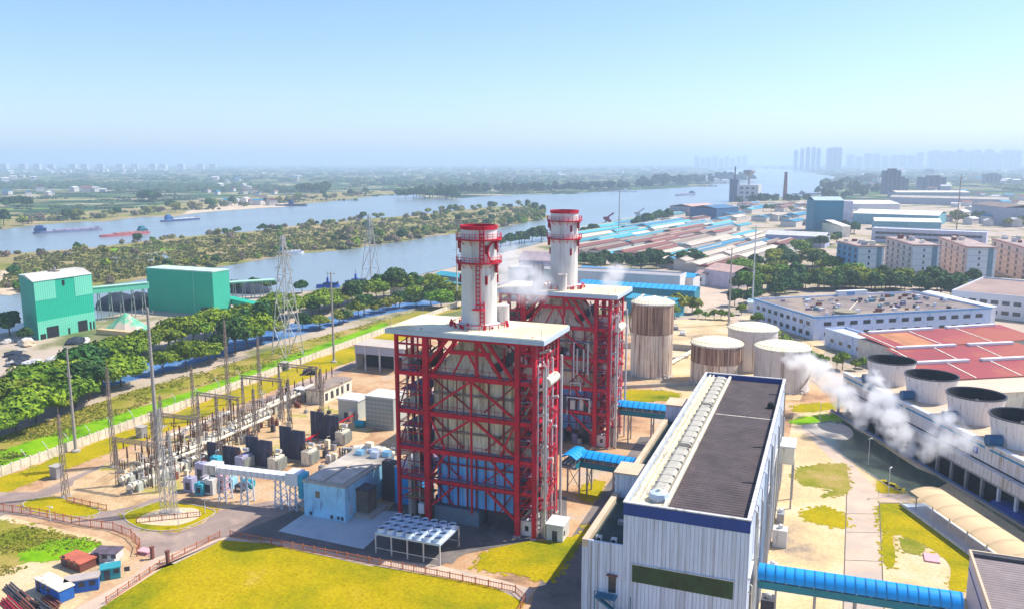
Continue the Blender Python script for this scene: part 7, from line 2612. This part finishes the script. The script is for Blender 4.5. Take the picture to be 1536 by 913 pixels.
# ------------------------------------------------------------------ trees
def leaf_mat(name, dark, light, rand=.25):
    m = bpy.data.materials.new(name)
    m.use_nodes = True
    N, L = m.node_tree.nodes, m.node_tree.links
    b = N['Principled BSDF']
    b.inputs['Roughness'].default_value = .75
    b.inputs['Specular IOR Level'].default_value = .2
    tc = N.new('ShaderNodeTexCoord')
    n = N.new('ShaderNodeTexNoise')
    n.inputs['Scale'].default_value = .55
    n.inputs['Detail'].default_value = 4
    L.new(tc.outputs['Object'], n.inputs['Vector'])
    oi = N.new('ShaderNodeObjectInfo')
    r = N.new('ShaderNodeMapRange')
    r.inputs[1].default_value = .35
    r.inputs[2].default_value = .65
    L.new(n.outputs['Fac'], r.inputs[0])
    x = N.new('ShaderNodeMix')
    x.data_type = 'RGBA'
    L.new(r.outputs[0], x.inputs[0])
    x.inputs[6].default_value = dark + (1,)
    x.inputs[7].default_value = light + (1,)
    h = N.new('ShaderNodeHueSaturation')
    r2 = N.new('ShaderNodeMapRange')
    r2.inputs[3].default_value = 1 - rand
    r2.inputs[4].default_value = 1 + rand
    L.new(oi.outputs['Random'], r2.inputs[0])
    L.new(r2.outputs[0], h.inputs['Value'])
    r3 = N.new('ShaderNodeMapRange')
    r3.inputs[3].default_value = .485
    r3.inputs[4].default_value = .53
    mm = N.new('ShaderNodeMath')
    mm.operation = 'MULTIPLY'
    mm.inputs[1].default_value = 7.31
    fr = N.new('ShaderNodeMath')
    fr.operation = 'FRACT'
    L.new(oi.outputs['Random'], mm.inputs[0])
    L.new(mm.outputs[0], fr.inputs[0])
    L.new(fr.outputs[0], r3.inputs[0])
    L.new(r3.outputs[0], h.inputs['Hue'])
    L.new(x.outputs[2], h.inputs['Color'])
    L.new(h.outputs[0], b.inputs['Base Color'])
    return m


leaf_green = leaf_mat('leaves_green', (0.05, 0.12, 0.006), (0.25, 0.35, 0.014))
leaf_dark = leaf_mat('leaves_dark', (0.018, 0.06, 0.016), (0.07, 0.15, 0.022))
leaf_olive = leaf_mat('leaves_olive', (0.12, 0.15, 0.015), (0.30, 0.30, 0.03))
leaf_mixed = leaf_mat('leaves_mixed', (0.05, 0.10, 0.004), (0.32, 0.34, 0.02))
leaf_scrub = leaf_mat('scrub_leaves', (0.12, 0.14, 0.035), (0.27, 0.26, 0.08), .4)
twig_mat = leaf_mat('bare_twigs', (0.16, 0.13, 0.09), (0.29, 0.22, 0.14), .3)


def crown_mesh(lobes, leaves, size, seed, hole=0.15):
    """leaf clumps spread through the outer half of several lobes"""
    rr = random.Random(seed)
    m = MB()
    vol = [l[3] ** 2 for l in lobes]
    tot = sum(vol)
    for l, v in zip(lobes, vol):
        cx, cy, cz, r, sq = l
        for _ in range(int(leaves * v / tot)):
            th = rr.uniform(0, 6.2832)
            cz_ = rr.uniform(-.55, 1)
            rad = math.sqrt(max(0, 1 - cz_ * cz_))
            f = rr.uniform(.62, 1.06)
            d = Vector((rad * math.cos(th), rad * math.sin(th), cz_))
            nz = mnoise.noise(d * 2.2 + Vector((seed, r, cx)))
            if nz < -.5 + hole:
                continue
            f *= 1 + .28 * nz
            p = Vector((cx, cy, cz)) + Vector((d.x * r * f, d.y * r * f, d.z * r * f * sq))
            s = size * rr.uniform(.6, 1.25)
            nrm = (d + Vector((rr.uniform(-.8, .8), rr.uniform(-.8, .8), rr.uniform(-.3, .9)))).normalized()
            a = nrm.cross(Vector((rr.uniform(-1, 1), rr.uniform(-1, 1), rr.uniform(-1, 1)))).normalized()
            b = nrm.cross(a)
            a, b = a * s * .6, b * s * .42
            m._add([p - a - b, p + a * .6 - b * 1.1, p + a * 1.1 + b * .3, p + b * 1.1, p - a * .9 + b * .6], [(0, 1, 2, 3, 4)])
    return m


def tree_proto(name, h, rad, leafm, seed, nl=9, leaves=1500, size=.95, flat=.7, trunk=None):
    rr = random.Random(seed)
    t = thing(name, 'x', 'tree', (0, 0, 0), local=True)
    lobes = []
    for k in range(nl):
        a = k / nl * 6.283 + rr.uniform(-.4, .4)
        d = rad * rr.uniform(.3, .66) if k else 0
        r = rad * rr.uniform(.38, .58)
        z = h - r * flat - rr.uniform(0, .28) * h * (1 if k else 0)
        lobes.append((d * math.cos(a), d * math.sin(a), z, r, flat))
    crown_mesh(lobes, leaves, size, seed).build('crown', leafm, t)
    m = MB()
    m.tube([(0, 0, 0), (.1, .05, h * .35), (0, .1, h * .7)], h * .028, 7, h * .014)
    for k in range(5):
        l = lobes[(k * 2 + 1) % nl]
        m.tube([(0, 0, h * (.28 + .05 * k)), (l[0] * .5, l[1] * .5, l[2] * .78), (l[0], l[1], l[2])], h * .013, 5, h * .005)
    m.build('trunk', wood, t)
    return [t, 0]


protos = {
    'broad': [tree_proto('broadleaf_tree', 10.2, 6.8, leaf_green, s, nl=14, leaves=4200, size=.8, flat=.62) for s in (1, 2)] + [tree_proto('broadleaf_tree', 9.4, 6.0, leaf_mixed, s, nl=16, leaves=3600, size=.75, flat=.5) for s in (3, 17)] + [tree_proto('broadleaf_tree', 11, 5.4, leaf_dark, 18, nl=12, leaves=3200, size=.8, flat=.8)],
    'dense': [tree_proto('dense_tree', 10, 4.6, leaf_dark, s, nl=10, leaves=2200, size=1.0, flat=.95) for s in (4, 5)],
    'round': [tree_proto('round_tree', 5.6, 2.6, leaf_green, s, nl=6, leaves=900, size=.6, flat=.95) for s in (6, 7)],
    'olive': [tree_proto('olive_green_tree', 7.5, 4.2, leaf_olive, s, nl=8, leaves=900, size=1.0, flat=.8) for s in (8, 9)],
}


def shrub_proto(name, h, rad, leafm, seed, leaves, size, nl=5):
    rr = random.Random(seed)
    lobes = [(rad * .5 * math.cos(k * 2.4) * rr.uniform(.4, 1), rad * .5 * math.sin(k * 2.4) * rr.uniform(.4, 1), h * rr.uniform(.3, .6), rad * rr.uniform(.45, .65), h / rad * .75) for k in range(nl)]
    t = thing(name, 'x', 'shrub', (0, 0, 0), local=True)
    crown_mesh(lobes, leaves, size, seed, .1).build('foliage', leafm, t)
    m = MB()
    for k in range(4):
        a = k * 1.6
        m.tube([(0, 0, 0), (rad * .3 * math.cos(a), rad * .3 * math.sin(a), h * .6)], h * .03, 5, h * .01)
    m.build('stem', wood, t)
    return [t, 0]


protos['scrub'] = [shrub_proto('scrub_bush', 5, 5, leaf_scrub, s, 520, 1.1) for s in (11, 12)]
protos['bare'] = [shrub_proto('bare_bush', 6, 4.5, twig_mat, s, 520, .8) for s in (13, 14)]
protos['green_shrub'] = [shrub_proto('green_shrub', 5.5, 4, leaf_green, s, 500, 1.0) for s in (15, 16)]
TR = random.Random(99)
CAT = {'broad': 'tree', 'dense': 'tree', 'round': 'tree', 'olive': 'tree', 'scrub': 'shrub', 'bare': 'shrub', 'green_shrub': 'shrub'}


def plant(kind, loc, s, label, group):
    pr = TR.choice(protos[kind])
    loc = Vector((loc.x, loc.y, loc.z))
    sc = (s * TR.uniform(.9, 1.1), s * TR.uniform(.9, 1.1), s * TR.uniform(.85, 1.1))
    if pr[1] == 0:
        pr[1] = 1
        o = pr[0]
        o.location = loc
        o.rotation_euler = (0, 0, TR.uniform(0, 6.28))
        o.scale = sc
        o['label'], o['group'], o['category'] = label, group, CAT[kind]
        CH(o)
    else:
        dup(pr[0], loc, TR.uniform(0, 6.28), sc, label, group)


def line(kind, pts, n, s, label, group, jx=2.0, kinds=None):
    P_ = [G(*q) for q in pts]
    seg = [(P_[i + 1] - P_[i]).length for i in range(len(P_) - 1)]
    tot = sum(seg)
    for k in range(n):
        d = tot * (k + .5) / n
        i = 0
        while i < len(seg) - 1 and d > seg[i]:
            d -= seg[i]
            i += 1
        q = P_[i].lerp(P_[i + 1], min(d / seg[i], 1))
        q += Vector((TR.uniform(-jx, jx), TR.uniform(-jx, jx), 0))
        kd = TR.choice(kinds) if kinds else kind
        plant(kd, q, s * TR.uniform(.68, 1.2), label if not kinds else label.replace('KIND', {'broad': 'broad green', 'dense': 'dark green', 'olive': 'olive', 'round': 'round', 'scrub': 'scrubby', 'bare': 'bare twiggy', 'green_shrub': 'leafy green'}[kd]),
              group if not kinds else group + ' (' + kd.replace('_', ' ') + ')')


# the avenue between the canal road and the green strip
line('broad', [(-20, 668), (60, 632), (130, 600), (200, 575)], 8, 1.05, 'big spreading tree of the avenue front row, left of the tallest pole', 'avenue front row left of the tallest pole', 1.2)
line('broad', [(225, 566), (300, 548), (350, 530), (420, 505)], 8, 1.05, 'big spreading tree of the avenue front row, between tallest pole and pylon', 'avenue front row between pole and pylon', 1.2)
line('broad', [(-40, 628), (30, 612), (100, 588), (160, 558), (220, 532)], 10, 1.1, 'big spreading tree of the avenue back row, below the left green hall', 'avenue back row below the left green hall', 1.5)
line('broad', [(235, 530), (300, 512), (360, 492), (425, 480)], 10, 1.1, 'big spreading tree of the avenue back row, below the right green hall', 'avenue back row below the right green hall', 1.5)
line('dense', [(330, 500), (400, 488), (425, 478)], 5, .95, 'dark tree behind the avenue at the pylon', 'dark trees behind the avenue', 1.5)
line(None, [(440, 478), (480, 468), (540, 452), (600, 445), (660, 440)], 20, 1.1, 'KIND tree in the clump right of the pylon towards the near chimney', 'clump right of the pylon', 3, ['dense', 'broad', 'broad'])
line(None, [(450, 498), (500, 488), (560, 470), (620, 460), (690, 462)], 18, .9, 'KIND tree in the front of the clump left of the near tower', 'front of the clump left of the near tower', 3, ['dense', 'broad', 'olive'])
line(None, [(620, 452), (660, 448), (690, 450), (700, 440)], 7, .9, 'KIND tree close behind the left half of the near tower roof', 'trees behind the near tower roof', 3, ['dense', 'broad'])
plant('dense', G(453, 440), .8, 'single dark round tree at the river edge left of the blue boats', 'single trees')
plant('dense', G(15, 503), 1.0, 'dark tree at the water left of the left green hall', 'single trees')
plant('dense', G(40, 512), .6, 'small dark tree at the corner of the left green hall', 'single trees')
line('scrub', [(300, 475), (400, 455), (430, 452)], 5, .8, 'scrubby bush below the mint green roof', 'bushes below the mint green roof', 3)
line('dense', [(345, 440), (412, 434)], 6, .7, 'dark tree in the shade behind the mint green roof', 'trees behind the mint green roof', 2)
# right of the towers
for i, (x, y, s, k, lb) in enumerate(((1018, 472, 1.35, 'olive', 'tall yellowish tree just right of the tallest storage tank'), (1010, 478, 1.3, 'round', 'green tree at the foot of the yellowish tree by the tank'), (1038, 470, 1.1, 'olive', 'bushy olive tree right of the tallest storage tank'),
                                    (1135, 490, 1.15, 'round', 'round yellow green tree below the ice blue shed'), (1157, 482, 1.1, 'olive', 'rust tinged tree at the warehouse corner'), (1112, 472, .9, 'round', 'small round tree between the two poles'),
                                    (1163, 510, .9, 'round', 'round tree by the warehouse side wall, farther one'), (1180, 520, .8, 'round', 'round tree by the warehouse side wall, nearer one'))):
    plant(k, G(x, y), s, lb, 'single trees right of the tanks')
line('round', [(1042, 478), (1100, 480)], 5, .85, 'small round tree in the row along the far tank yard wall', 'round trees along the tank yard wall', .5)
line('round', [(1150, 505), (1190, 530), (1240, 548)], 8, .9, 'round tree in the street beside the warehouse', 'round trees in the street beside the warehouse', 1.5)
line('round', [(1225, 545), (1262, 556), (1300, 552)], 6, .9, 'round bush at the end of the cooling block', 'round bushes at the end of the cooling block', 1.2)
line('dense', [(1104, 462), (1160, 445), (1200, 437)], 8, .8, 'dark tree before the warehouse back corner', 'dark trees at the warehouse back corner', 3)
line(None, [(1108, 440), (1180, 434), (1250, 433), (1320, 433), (1400, 435), (1440, 436)], 36, 1.0, 'KIND tree in the front row of the belt below the apartments', 'front row of the belt below the apartments', 4, ['dense', 'dense', 'broad', 'olive'])
line(None, [(1105, 428), (1180, 422), (1250, 425), (1330, 426), (1425, 428)], 36, 1.0, 'KIND tree in the middle row of the belt below the apartments', 'middle row of the belt below the apartments', 5, ['dense', 'broad', 'broad', 'olive'])
line('dense', [(1225, 437), (1300, 435), (1400, 440), (1436, 446)], 18, .95, 'dark tree in the nearest row right behind the brown roofed warehouse', 'dark trees right behind the warehouse', 3)
line(None, [(1120, 410), (1160, 404), (1220, 400), (1250, 410)], 22, 1.1, 'KIND tree between the shed wall and the leftmost apartment block', 'trees left of the leftmost apartment block', 8, ['dense', 'broad', 'olive'])
line(None, [(1150, 393), (1200, 380), (1250, 365)], 14, 1.0, 'KIND tree along the outside of the long pale shed wall', 'trees along the long pale shed wall', 6, ['dense', 'broad'])
line('dense', [(862, 402), (920, 404), (1000, 403), (1050, 400)], 16, .95, 'dark tree in the hedge-like row before the shed district', 'dark row before the shed district', 3)
line('dense', [(864, 396), (930, 398), (1000, 397), (1046, 393)], 16, .95, 'dark tree in the rear row before the shed district', 'dark rear row before the shed district', 3)
line('dense', [(745, 372), (780, 366), (822, 360)], 12, 1.1, 'dark tree on the bank between the two chimneys', 'dark bank trees between the chimneys', 4)
line('dense', [(866, 358), (896, 352)], 5, 1.0, 'dark tree on the bank right of the farther chimney', 'dark bank trees right of the farther chimney', 3)
line('dense', [(950, 342), (975, 336), (1000, 330)], 12, 1.35, 'dark tree in the thick bank clump beyond the sheds', 'dark bank clump beyond the sheds', 5)
line(None, [(1060, 325), (1130, 318), (1215, 318)], 12, 1.2, 'KIND hazy tree before the silo building', 'hazy trees before the silo building', 10, ['dense', 'olive'])
line('olive', [(1400, 330), (1440, 335), (1490, 330), (1536, 345)], 16, 1.5, 'brownish tree on the slope behind the apartment blocks', 'brownish trees behind the apartment blocks', 12)
line('dense', [(1262, 352), (1275, 350), (1290, 352)], 4, 1.2, 'dark tree at the foot of the narrow cream hall', 'dark trees by the narrow cream hall', 4)
line('dense', [(1410, 440), (1440, 432), (1460, 428)], 5, .9, 'dark tree at the foot of the third apartment block', 'dark trees at the third apartment block', 3)
# island: scrub, bushes and some trees
P_top = [G(*q) for q in island_top]
P_bot = [G(*q) for q in reversed(island_bot)]


def along(P, f):
    seg = [(P[i + 1] - P[i]).length for i in range(len(P) - 1)]
    d = sum(seg) * f
    i = 0
    while i < len(seg) - 1 and d > seg[i]:
        d -= seg[i]
        i += 1
    return P[i].lerp(P[i + 1], min(1, d / seg[i]))


parts_of = [(.0, .34, 'on the left half of the island, above the green halls'), (.34, .6, 'on the middle of the island, beyond the big pylon'), (.6, 1.0, 'towards the tip of the island, behind the near chimney')]
cnt = 0
for k in range(430):
    f = TR.uniform(.02, .97)
    g = TR.uniform(.04, .96)
    if k < 110:
        g = TR.uniform(.0, .06)
    elif k < 190:
        g = TR.uniform(.93, 1.0)
    p = along(P_top, f).lerp(along(P_bot, f), g)
    wh = [w for a, b, w in parts_of if a <= f <= b][0]
    if f < .30 and .3 < g < .75 and TR.random() < .6:
        continue
    u = TR.random()
    if f > .55:
        kd = 'olive' if u < .34 else 'dense' if u < .48 else 'scrub' if u < .7 else 'bare' if u < .76 else 'green_shrub'
    else:
        kd = 'bare' if u < .22 else 'scrub' if u < .56 else 'dense' if u < .74 else 'green_shrub' if u < .88 else 'olive'
    nm = {'olive': 'olive green tree', 'dense': 'dark tree', 'scrub': 'dull scrub bush', 'bare': 'bare brownish bush', 'green_shrub': 'fresh green shrub'}[kd]
    s = TR.uniform(.5, 1.0) * (1.0 + .3 * (f > .4)) * (.85 if kd == 'dense' else 1)
    plant(kd, p, s, nm + ' ' + wh, nm + 's ' + wh)
# far bank
far_line = [(0, 340), (60, 333), (118, 329), (200, 322), (300, 313), (400, 306), (480, 298), (560, 291)]
for kd, n_ in (('scrub', 34), ('bare', 16), ('olive', 16), ('dense', 14)):
    nm = {'olive': 'olive green tree', 'dense': 'dark tree', 'scrub': 'dull scrub bush', 'bare': 'bare brownish bush'}[kd]
    line(kd, far_line, n_, 1.5, nm + ' on the far river bank behind the barges', nm + 's on the far river bank', 22)
for (x, y, n_, s, r_, lb) in ((223, 303, 9, 1.7, 16, 'dark tree of the lone clump on the plain above the barges'), (15, 312, 7, 1.6, 22, 'dark tree of the clump at the left edge beyond the river'), (475, 290, 12, 2.2, 26, 'dark blue green tree of the block grove beyond the moored vessel'),
                              (650, 298, 22, 1.9, 40, 'dark tree of the grove on the spit across the river')):
    q = G(x, y)
    for k in range(n_):
        plant('dense', q + Vector((TR.uniform(-1, 1) * r_ * 1.8, TR.uniform(-1, 1) * r_, 0)), s * TR.uniform(.8, 1.2), lb, lb.replace('tree', 'trees', 1))
islet = G(1095, 272)
sheet('islet_ground', None, scrub_mat, 0.14, pts=[islet + Vector((130 * math.cos(a * .524), 80 * math.sin(a * .524), 0)) for a in range(12)], jitter=6, step=20)

# wooded belts of the plain that read as one mass
def far_belts():
    m = MB()
    rr = random.Random(8)
    def clump(x, y, r, h):
        c = Vector((x, y, 0))
        vs, fs = ico(1)
        o = rr.uniform(0, 9)
        m._add([(x + v[0] * r * (1 + .3 * mnoise.noise(Vector(v) * 2 + Vector((o, 0, 0)))), y + v[1] * r * .8, max(v[2], -.1) * h * (1 + .4 * mnoise.noise(Vector(v) * 2.5 + Vector((0, o, 0))))) for v in vs], fs)
    for k in range(4200):
        px_ = rr.uniform(-20, 1560)
        py_ = 246.5 + (rr.random() ** 1.6) * 42
        q = G(px_, py_)
        n = mnoise.noise(Vector((q.x * .0011, q.y * .0011 * 1.7, 3)))
        if n < -.06 + (py_ - 262) * .005:
            continue
        if not land_ok(px_, py_):
            continue
        s = rr.uniform(.7, 1.3)
        r = 11 * s * (1 + (262 - min(py_, 262)) * .16)
        clump(q.x, q.y, r * 1.6, min(6 + r * .35, 22))
    def grove(pts, n, s, jx):
        P_ = [G(*q) for q in pts]
        for k in range(n):
            f = rr.random() * (len(P_) - 1)
            i = min(int(f), len(P_) - 2)
            c = P_[i].lerp(P_[i + 1], f - i) + Vector((rr.uniform(-jx, jx), rr.uniform(-jx, jx), 0))
            sc = s * rr.uniform(.75, 1.2)
            lob = [(c.x + rr.uniform(-2, 2) * sc, c.y + rr.uniform(-2, 2) * sc, rr.uniform(3.5, 7.5) * sc, rr.uniform(2.2, 3.4) * sc, .9) for _ in range(5)]
            g = crown_mesh(lob, 240, 2.0 * sc, k)
            m._add(g.v, g.f)
    grove([(1105, 306), (1150, 304), (1215, 303)], 18, 1.5, 12)
    grove([(1245, 292), (1262, 280), (1300, 272), (1325, 268)], 44, 2.2, 45)
    grove([(1255, 300), (1300, 290), (1330, 285)], 20, 1.8, 25)
    grove([(985, 279), (1018, 276), (1050, 275)], 40, 2.8, 60)
    grove([(1080, 272.5), (1110, 272)], 20, 3.0, 60)
    grove([(640, 291), (780, 288), (860, 286), (980, 281)], 90, 2.0, 45)
    o = m.build('far_woods', leaf_mat('far_leaves', (0.02, 0.05, 0.025), (0.06, 0.11, 0.035)))
    tag(o, 'hazy woods and tree belts over the plain to the horizon', 'woods', None, 'stuff')


def in_poly(px_, py_, poly):
    c = False
    j = len(poly) - 1
    for i in range(len(poly)):
        a, b = poly[i], poly[j]
        if (a[1] > py_) != (b[1] > py_) and px_ < (b[0] - a[0]) * (py_ - a[1]) / (b[1] - a[1]) + a[0]:
            c = not c
        j = i
    return c


river_px = main_far_bank + near_bank + [(-400, 560), (-400, 380)]
def land_ok(px_, py_):
    if in_poly(px_, py_, river_px):
        return False
    lim = 296 if px_ < 560 else 284 if px_ < 1062 else 300
    return py_ < lim


far_belts()


def field_bushes():
    m = MB()
    rr = random.Random(28)
    vs0, fs0 = ico(1)
    n = 0
    while n < 4200:
        px_ = rr.uniform(-10, 1546)
        py_ = 258 + rr.random() * (78 if px_ < 560 else 34)
        if px_ > 1230 and py_ > 284 or in_poly(px_, py_, river_px) or (px_ > 560 and py_ > 298):
            continue
        if px_ < 560 and py_ > 336 - px_ * .075:
            continue
        q = G(px_, py_)
        nz = mnoise.noise(Vector((q.x * .004, q.y * .007, 7)))
        if nz < -.05 and rr.random() < .8:
            continue
        an = rr.choice([.5, .5, .5, 2.07]) + rr.uniform(-.05, .05)
        step = rr.uniform(5, 10)
        for j in range(rr.randint(3, 14)):
            n += 1
            r = rr.uniform(1.6, 4.0) * (1 + max(0, 285 - py_) * .03)
            x, y = q.x + math.cos(an) * step * j + rr.uniform(-1, 1), q.y + math.sin(an) * step * j + rr.uniform(-1, 1)
            o = rr.uniform(0, 9)
            k = [1 + .35 * mnoise.noise(Vector(v) * 2 + Vector((o, 0, 0))) for v in vs0]
            m._add([(x + v[0] * r * 1.3 * kk, y + v[1] * r * kk, max(v[2], -.1) * r * 1.0 * kk) for v, kk in zip(vs0, k)], fs0)
    o = m.build('field_bushes', leaf_mat('bush_leaves', (0.025, 0.055, 0.02), (0.09, 0.12, 0.04)))
    tag(o, 'bushes, hedges and orchard rows covering the farmland beyond the river', 'bushes', None, 'stuff')


field_bushes()

# low scrub over the verge and the strip by the wall
def ground_cover(name, polys, n, size, mt, label, seed, hgt=1.0):
    rr = random.Random(seed)
    m = MB()
    xs = [q[0] for q in polys]
    ys = [q[1] for q in polys]
    k = 0
    tries = 0
    while k < n and tries < n * 12:
        tries += 1
        a, b = rr.uniform(min(xs), max(xs)), rr.uniform(min(ys), max(ys))
        if not in_poly(a, b, polys):
            continue
        q = G(a, b)
        nz = mnoise.noise(Vector((q.x * .08, q.y * .08, seed)))
        if nz < -.1:
            continue
        k += 1
        for j in range(4):
            s = size * rr.uniform(.5, 1.2)
            an = rr.uniform(0, 6.28)
            dx, dy = math.cos(an) * s, math.sin(an) * s
            ox, oy = q.x + rr.uniform(-s, s), q.y + rr.uniform(-s, s)
            h = s * hgt * rr.uniform(.6, 1.2)
            m._add([(ox - dx * .5, oy - dy * .5, .05), (ox + dx * .5, oy + dy * .5, .05), (ox + dx * .4 + rr.uniform(-.2, .2), oy + dy * .4, h), (ox - dx * .45, oy - dy * .4, h * .8)], [(0, 1, 2, 3)])
    o = m.build(name, mt)
    tag(o, label, 'ground cover', None, 'stuff')


ground_cover('verge_scrub', [(0, 655), (200, 585), (420, 522), (600, 470), (640, 462), (560, 490), (400, 552), (250, 592), (90, 660), (0, 698)], 4200, .38, leaf_mat('verge_leaves', (0.20, 0.24, 0.02), (0.42, 0.38, 0.07)), 'dry grass tufts and low scrub covering the verge beyond the cream wall', 1, .8)
ground_cover('island_scrub', [(0, 436), (30, 385), (150, 374), (315, 356), (480, 340), (620, 328), (790, 312), (800, 328), (640, 352), (500, 374), (380, 388), (210, 416), (130, 426)], 5200, 2.2, leaf_scrub, 'low scrub and reeds covering the river island', 2, .8)
ground_cover('plot_scrub', [(0, 780), (70, 795), (150, 812), (150, 820), (90, 830), (20, 860), (0, 865)], 900, .3, leaf_mat('plot_leaves', (0.16, 0.20, 0.02), (0.32, 0.30, 0.05)), 'rough grass tufts on the plot at the lower left', 3, .9)
ground_cover('field_tufts', [(150, 913), (240, 852), (318, 815), (400, 814), (560, 848), (700, 876), (770, 895), (775, 913)], 2600, .16, leaf_mat('straw_leaves', (0.36, 0.27, 0.004), (0.46, 0.33, 0.006)), 'dry yellow grass tufts over the big field', 4, .8)


# ------------------------------------------------------------------ steam
def steam(name, puffs, density, label, seed, noise_scale=.32):
    """puffs: (centre, radius) spheres whose union is the plume; density falls off and is broken up by noise"""
    m = MB()
    lo = [min(p[0][i] - p[1] * 1.25 for p in puffs) for i in range(3)]
    hi = [max(p[0][i] + p[1] * 1.25 for p in puffs) for i in range(3)]
    mt = bpy.data.materials.new(name + '_vapour')
    mt.use_nodes = True
    N, L = mt.node_tree.nodes, mt.node_tree.links
    N.remove(N['Principled BSDF'])
    out = N['Material Output']
    pv = N.new('ShaderNodeVolumePrincipled')
    pv.inputs['Color'].default_value = (1.0, 1.0, 1.0, 1)
    pv.inputs['Anisotropy'].default_value = 0.2
    L.new(pv.outputs[0], out.inputs['Volume'])
    tc = N.new('ShaderNodeTexCoord')
    nz = N.new('ShaderNodeTexNoise')
    nz.inputs['Scale'].default_value = noise_scale
    nz.inputs['Detail'].default_value = 5
    nz.inputs['Roughness'].default_value = .6
    L.new(tc.outputs['Object'], nz.inputs['Vector'])
    nd = N.new('ShaderNodeVectorMath')
    nd.operation = 'MULTIPLY_ADD'
    L.new(nz.outputs['Color'], nd.inputs[0])
    nd.inputs[1].default_value = (2.4, 2.4, 2.4)
    L.new(tc.outputs['Object'], nd.inputs[2])
    sb = N.new('ShaderNodeVectorMath')
    sb.operation = 'SUBTRACT'
    L.new(nd.outputs[0], sb.inputs[0])
    sb.inputs[1].default_value = (1.2, 1.2, 1.2)
    c0 = Vector(puffs[0][0])
    acc = None
    for (c, r) in puffs:
        ds = N.new('ShaderNodeVectorMath')
        ds.operation = 'DISTANCE'
        L.new(sb.outputs[0], ds.inputs[0])
        ds.inputs[1].default_value = tuple(Vector(c) - c0)
        mr = N.new('ShaderNodeMapRange')
        mr.inputs[1].default_value = r
        mr.inputs[2].default_value = r * .45
        mr.inputs[3].default_value = 0
        mr.inputs[4].default_value = 1
        mr.clamp = True
        L.new(ds.outputs['Value'], mr.inputs[0])
        if acc is None:
            acc = mr.outputs[0]
        else:
            mx = N.new('ShaderNodeMath')
            mx.operation = 'MAXIMUM'
            L.new(acc, mx.inputs[0])
            L.new(mr.outputs[0], mx.inputs[1])
            acc = mx.outputs[0]
    n2 = N.new('ShaderNodeMapRange')
    n2.inputs[1].default_value = .43
    n2.inputs[2].default_value = .57
    L.new(nz.outputs['Fac'], n2.inputs[0])
    mu = N.new('ShaderNodeMath')
    mu.operation = 'MULTIPLY'
    L.new(acc, mu.inputs[0])
    L.new(n2.outputs[0], mu.inputs[1])
    m2 = N.new('ShaderNodeMath')
    m2.operation = 'MULTIPLY'
    L.new(mu.outputs[0], m2.inputs[0])
    m2.inputs[1].default_value = density
    L.new(m2.outputs[0], pv.inputs['Density'])
    # hull: union-like shell of boxes is not needed, one tight box round the plume
    m.box(lo[0], lo[1], max(lo[2], .2), hi[0], hi[1], hi[2])
    m.v = [tuple(Vector(p) - c0) for p in m.v]
    o = m.build(name, mt)
    o.location = c0
    tag(o, label, 'steam', None, 'stuff')


def PT(px, py, dist_y=None, z=None):
    return G(px, py, z)


def puffs(*ps):
    return [(tuple(G(x, y, z)), r) for x, y, z, r in ps]


steam('steam_plume', puffs((1192, 541, 13, 3.0), (1212, 546, 13, 4.0), (1232, 558, 12, 4.2), (1250, 576, 11, 4.0), (1268, 596, 10, 4.0), (1282, 616, 8, 3.2), (1291, 636, 6, 2.2), (1182, 535, 14, 2.4)), .75, 'thick white steam drifting from the far end of the pond', 1)
steam('steam_plume', puffs((1312, 564, 15, 2.6), (1317, 584, 13, 3.8), (1326, 606, 11, 4.6), (1338, 630, 9, 4.4), (1350, 652, 7, 3.8), (1364, 672, 5, 2.6), (1308, 614, 9, 3.6)), .75, 'tall white steam column in front of the cooling block', 2)
steam('steam_plume', puffs((1416, 622, 15.5, 2.8), (1424, 640, 14, 3.6), (1408, 662, 11, 4.0), (1444, 660, 13, 3.6), (1392, 676, 7.5, 2.6)), .4, 'smaller steam cloud low before the nearer end of the cooling block', 3)
steam('steam_plume', puffs((762, 388, 49, 4.4), (772, 408, 46, 5.4), (790, 425, 44, 5.4), (765, 430, 43, 4.4), (812, 432, 42, 4.0)), .28, 'thin steam between the two chimneys above the tower roofs', 4)
steam('steam_plume', puffs((918, 418, 43, 3.2), (924, 408, 45, 2.8), (932, 402, 46, 2.0)), .4, 'little steam puff on the farther tower roof', 5)

# ------------------------------------------------------------------ air
def air():
    m = MB().box(-42100, -3100, -1, 42100, 42100, max(HMAX) + 2)
    mt = bpy.data.materials.new('haze_air')
    mt.use_nodes = True
    N, L = mt.node_tree.nodes, mt.node_tree.links
    N.remove(N['Principled BSDF'])
    pv = N.new('ShaderNodeVolumePrincipled')
    pv.inputs['Color'].default_value = (0.66, 0.82, 1.0, 1)
    pv.inputs['Density'].default_value = HAZE_DENSITY
    pv.inputs['Anisotropy'].default_value = 0.1
    L.new(pv.outputs[0], N['Material Output'].inputs['Volume'])
    o = m.build('haze', mt)
    o['kind'] = 'stuff'
    o['label'] = 'pale blue haze over the river plain'
    o['category'] = 'haze'


HAZE_DENSITY = 1.9e-4
air()
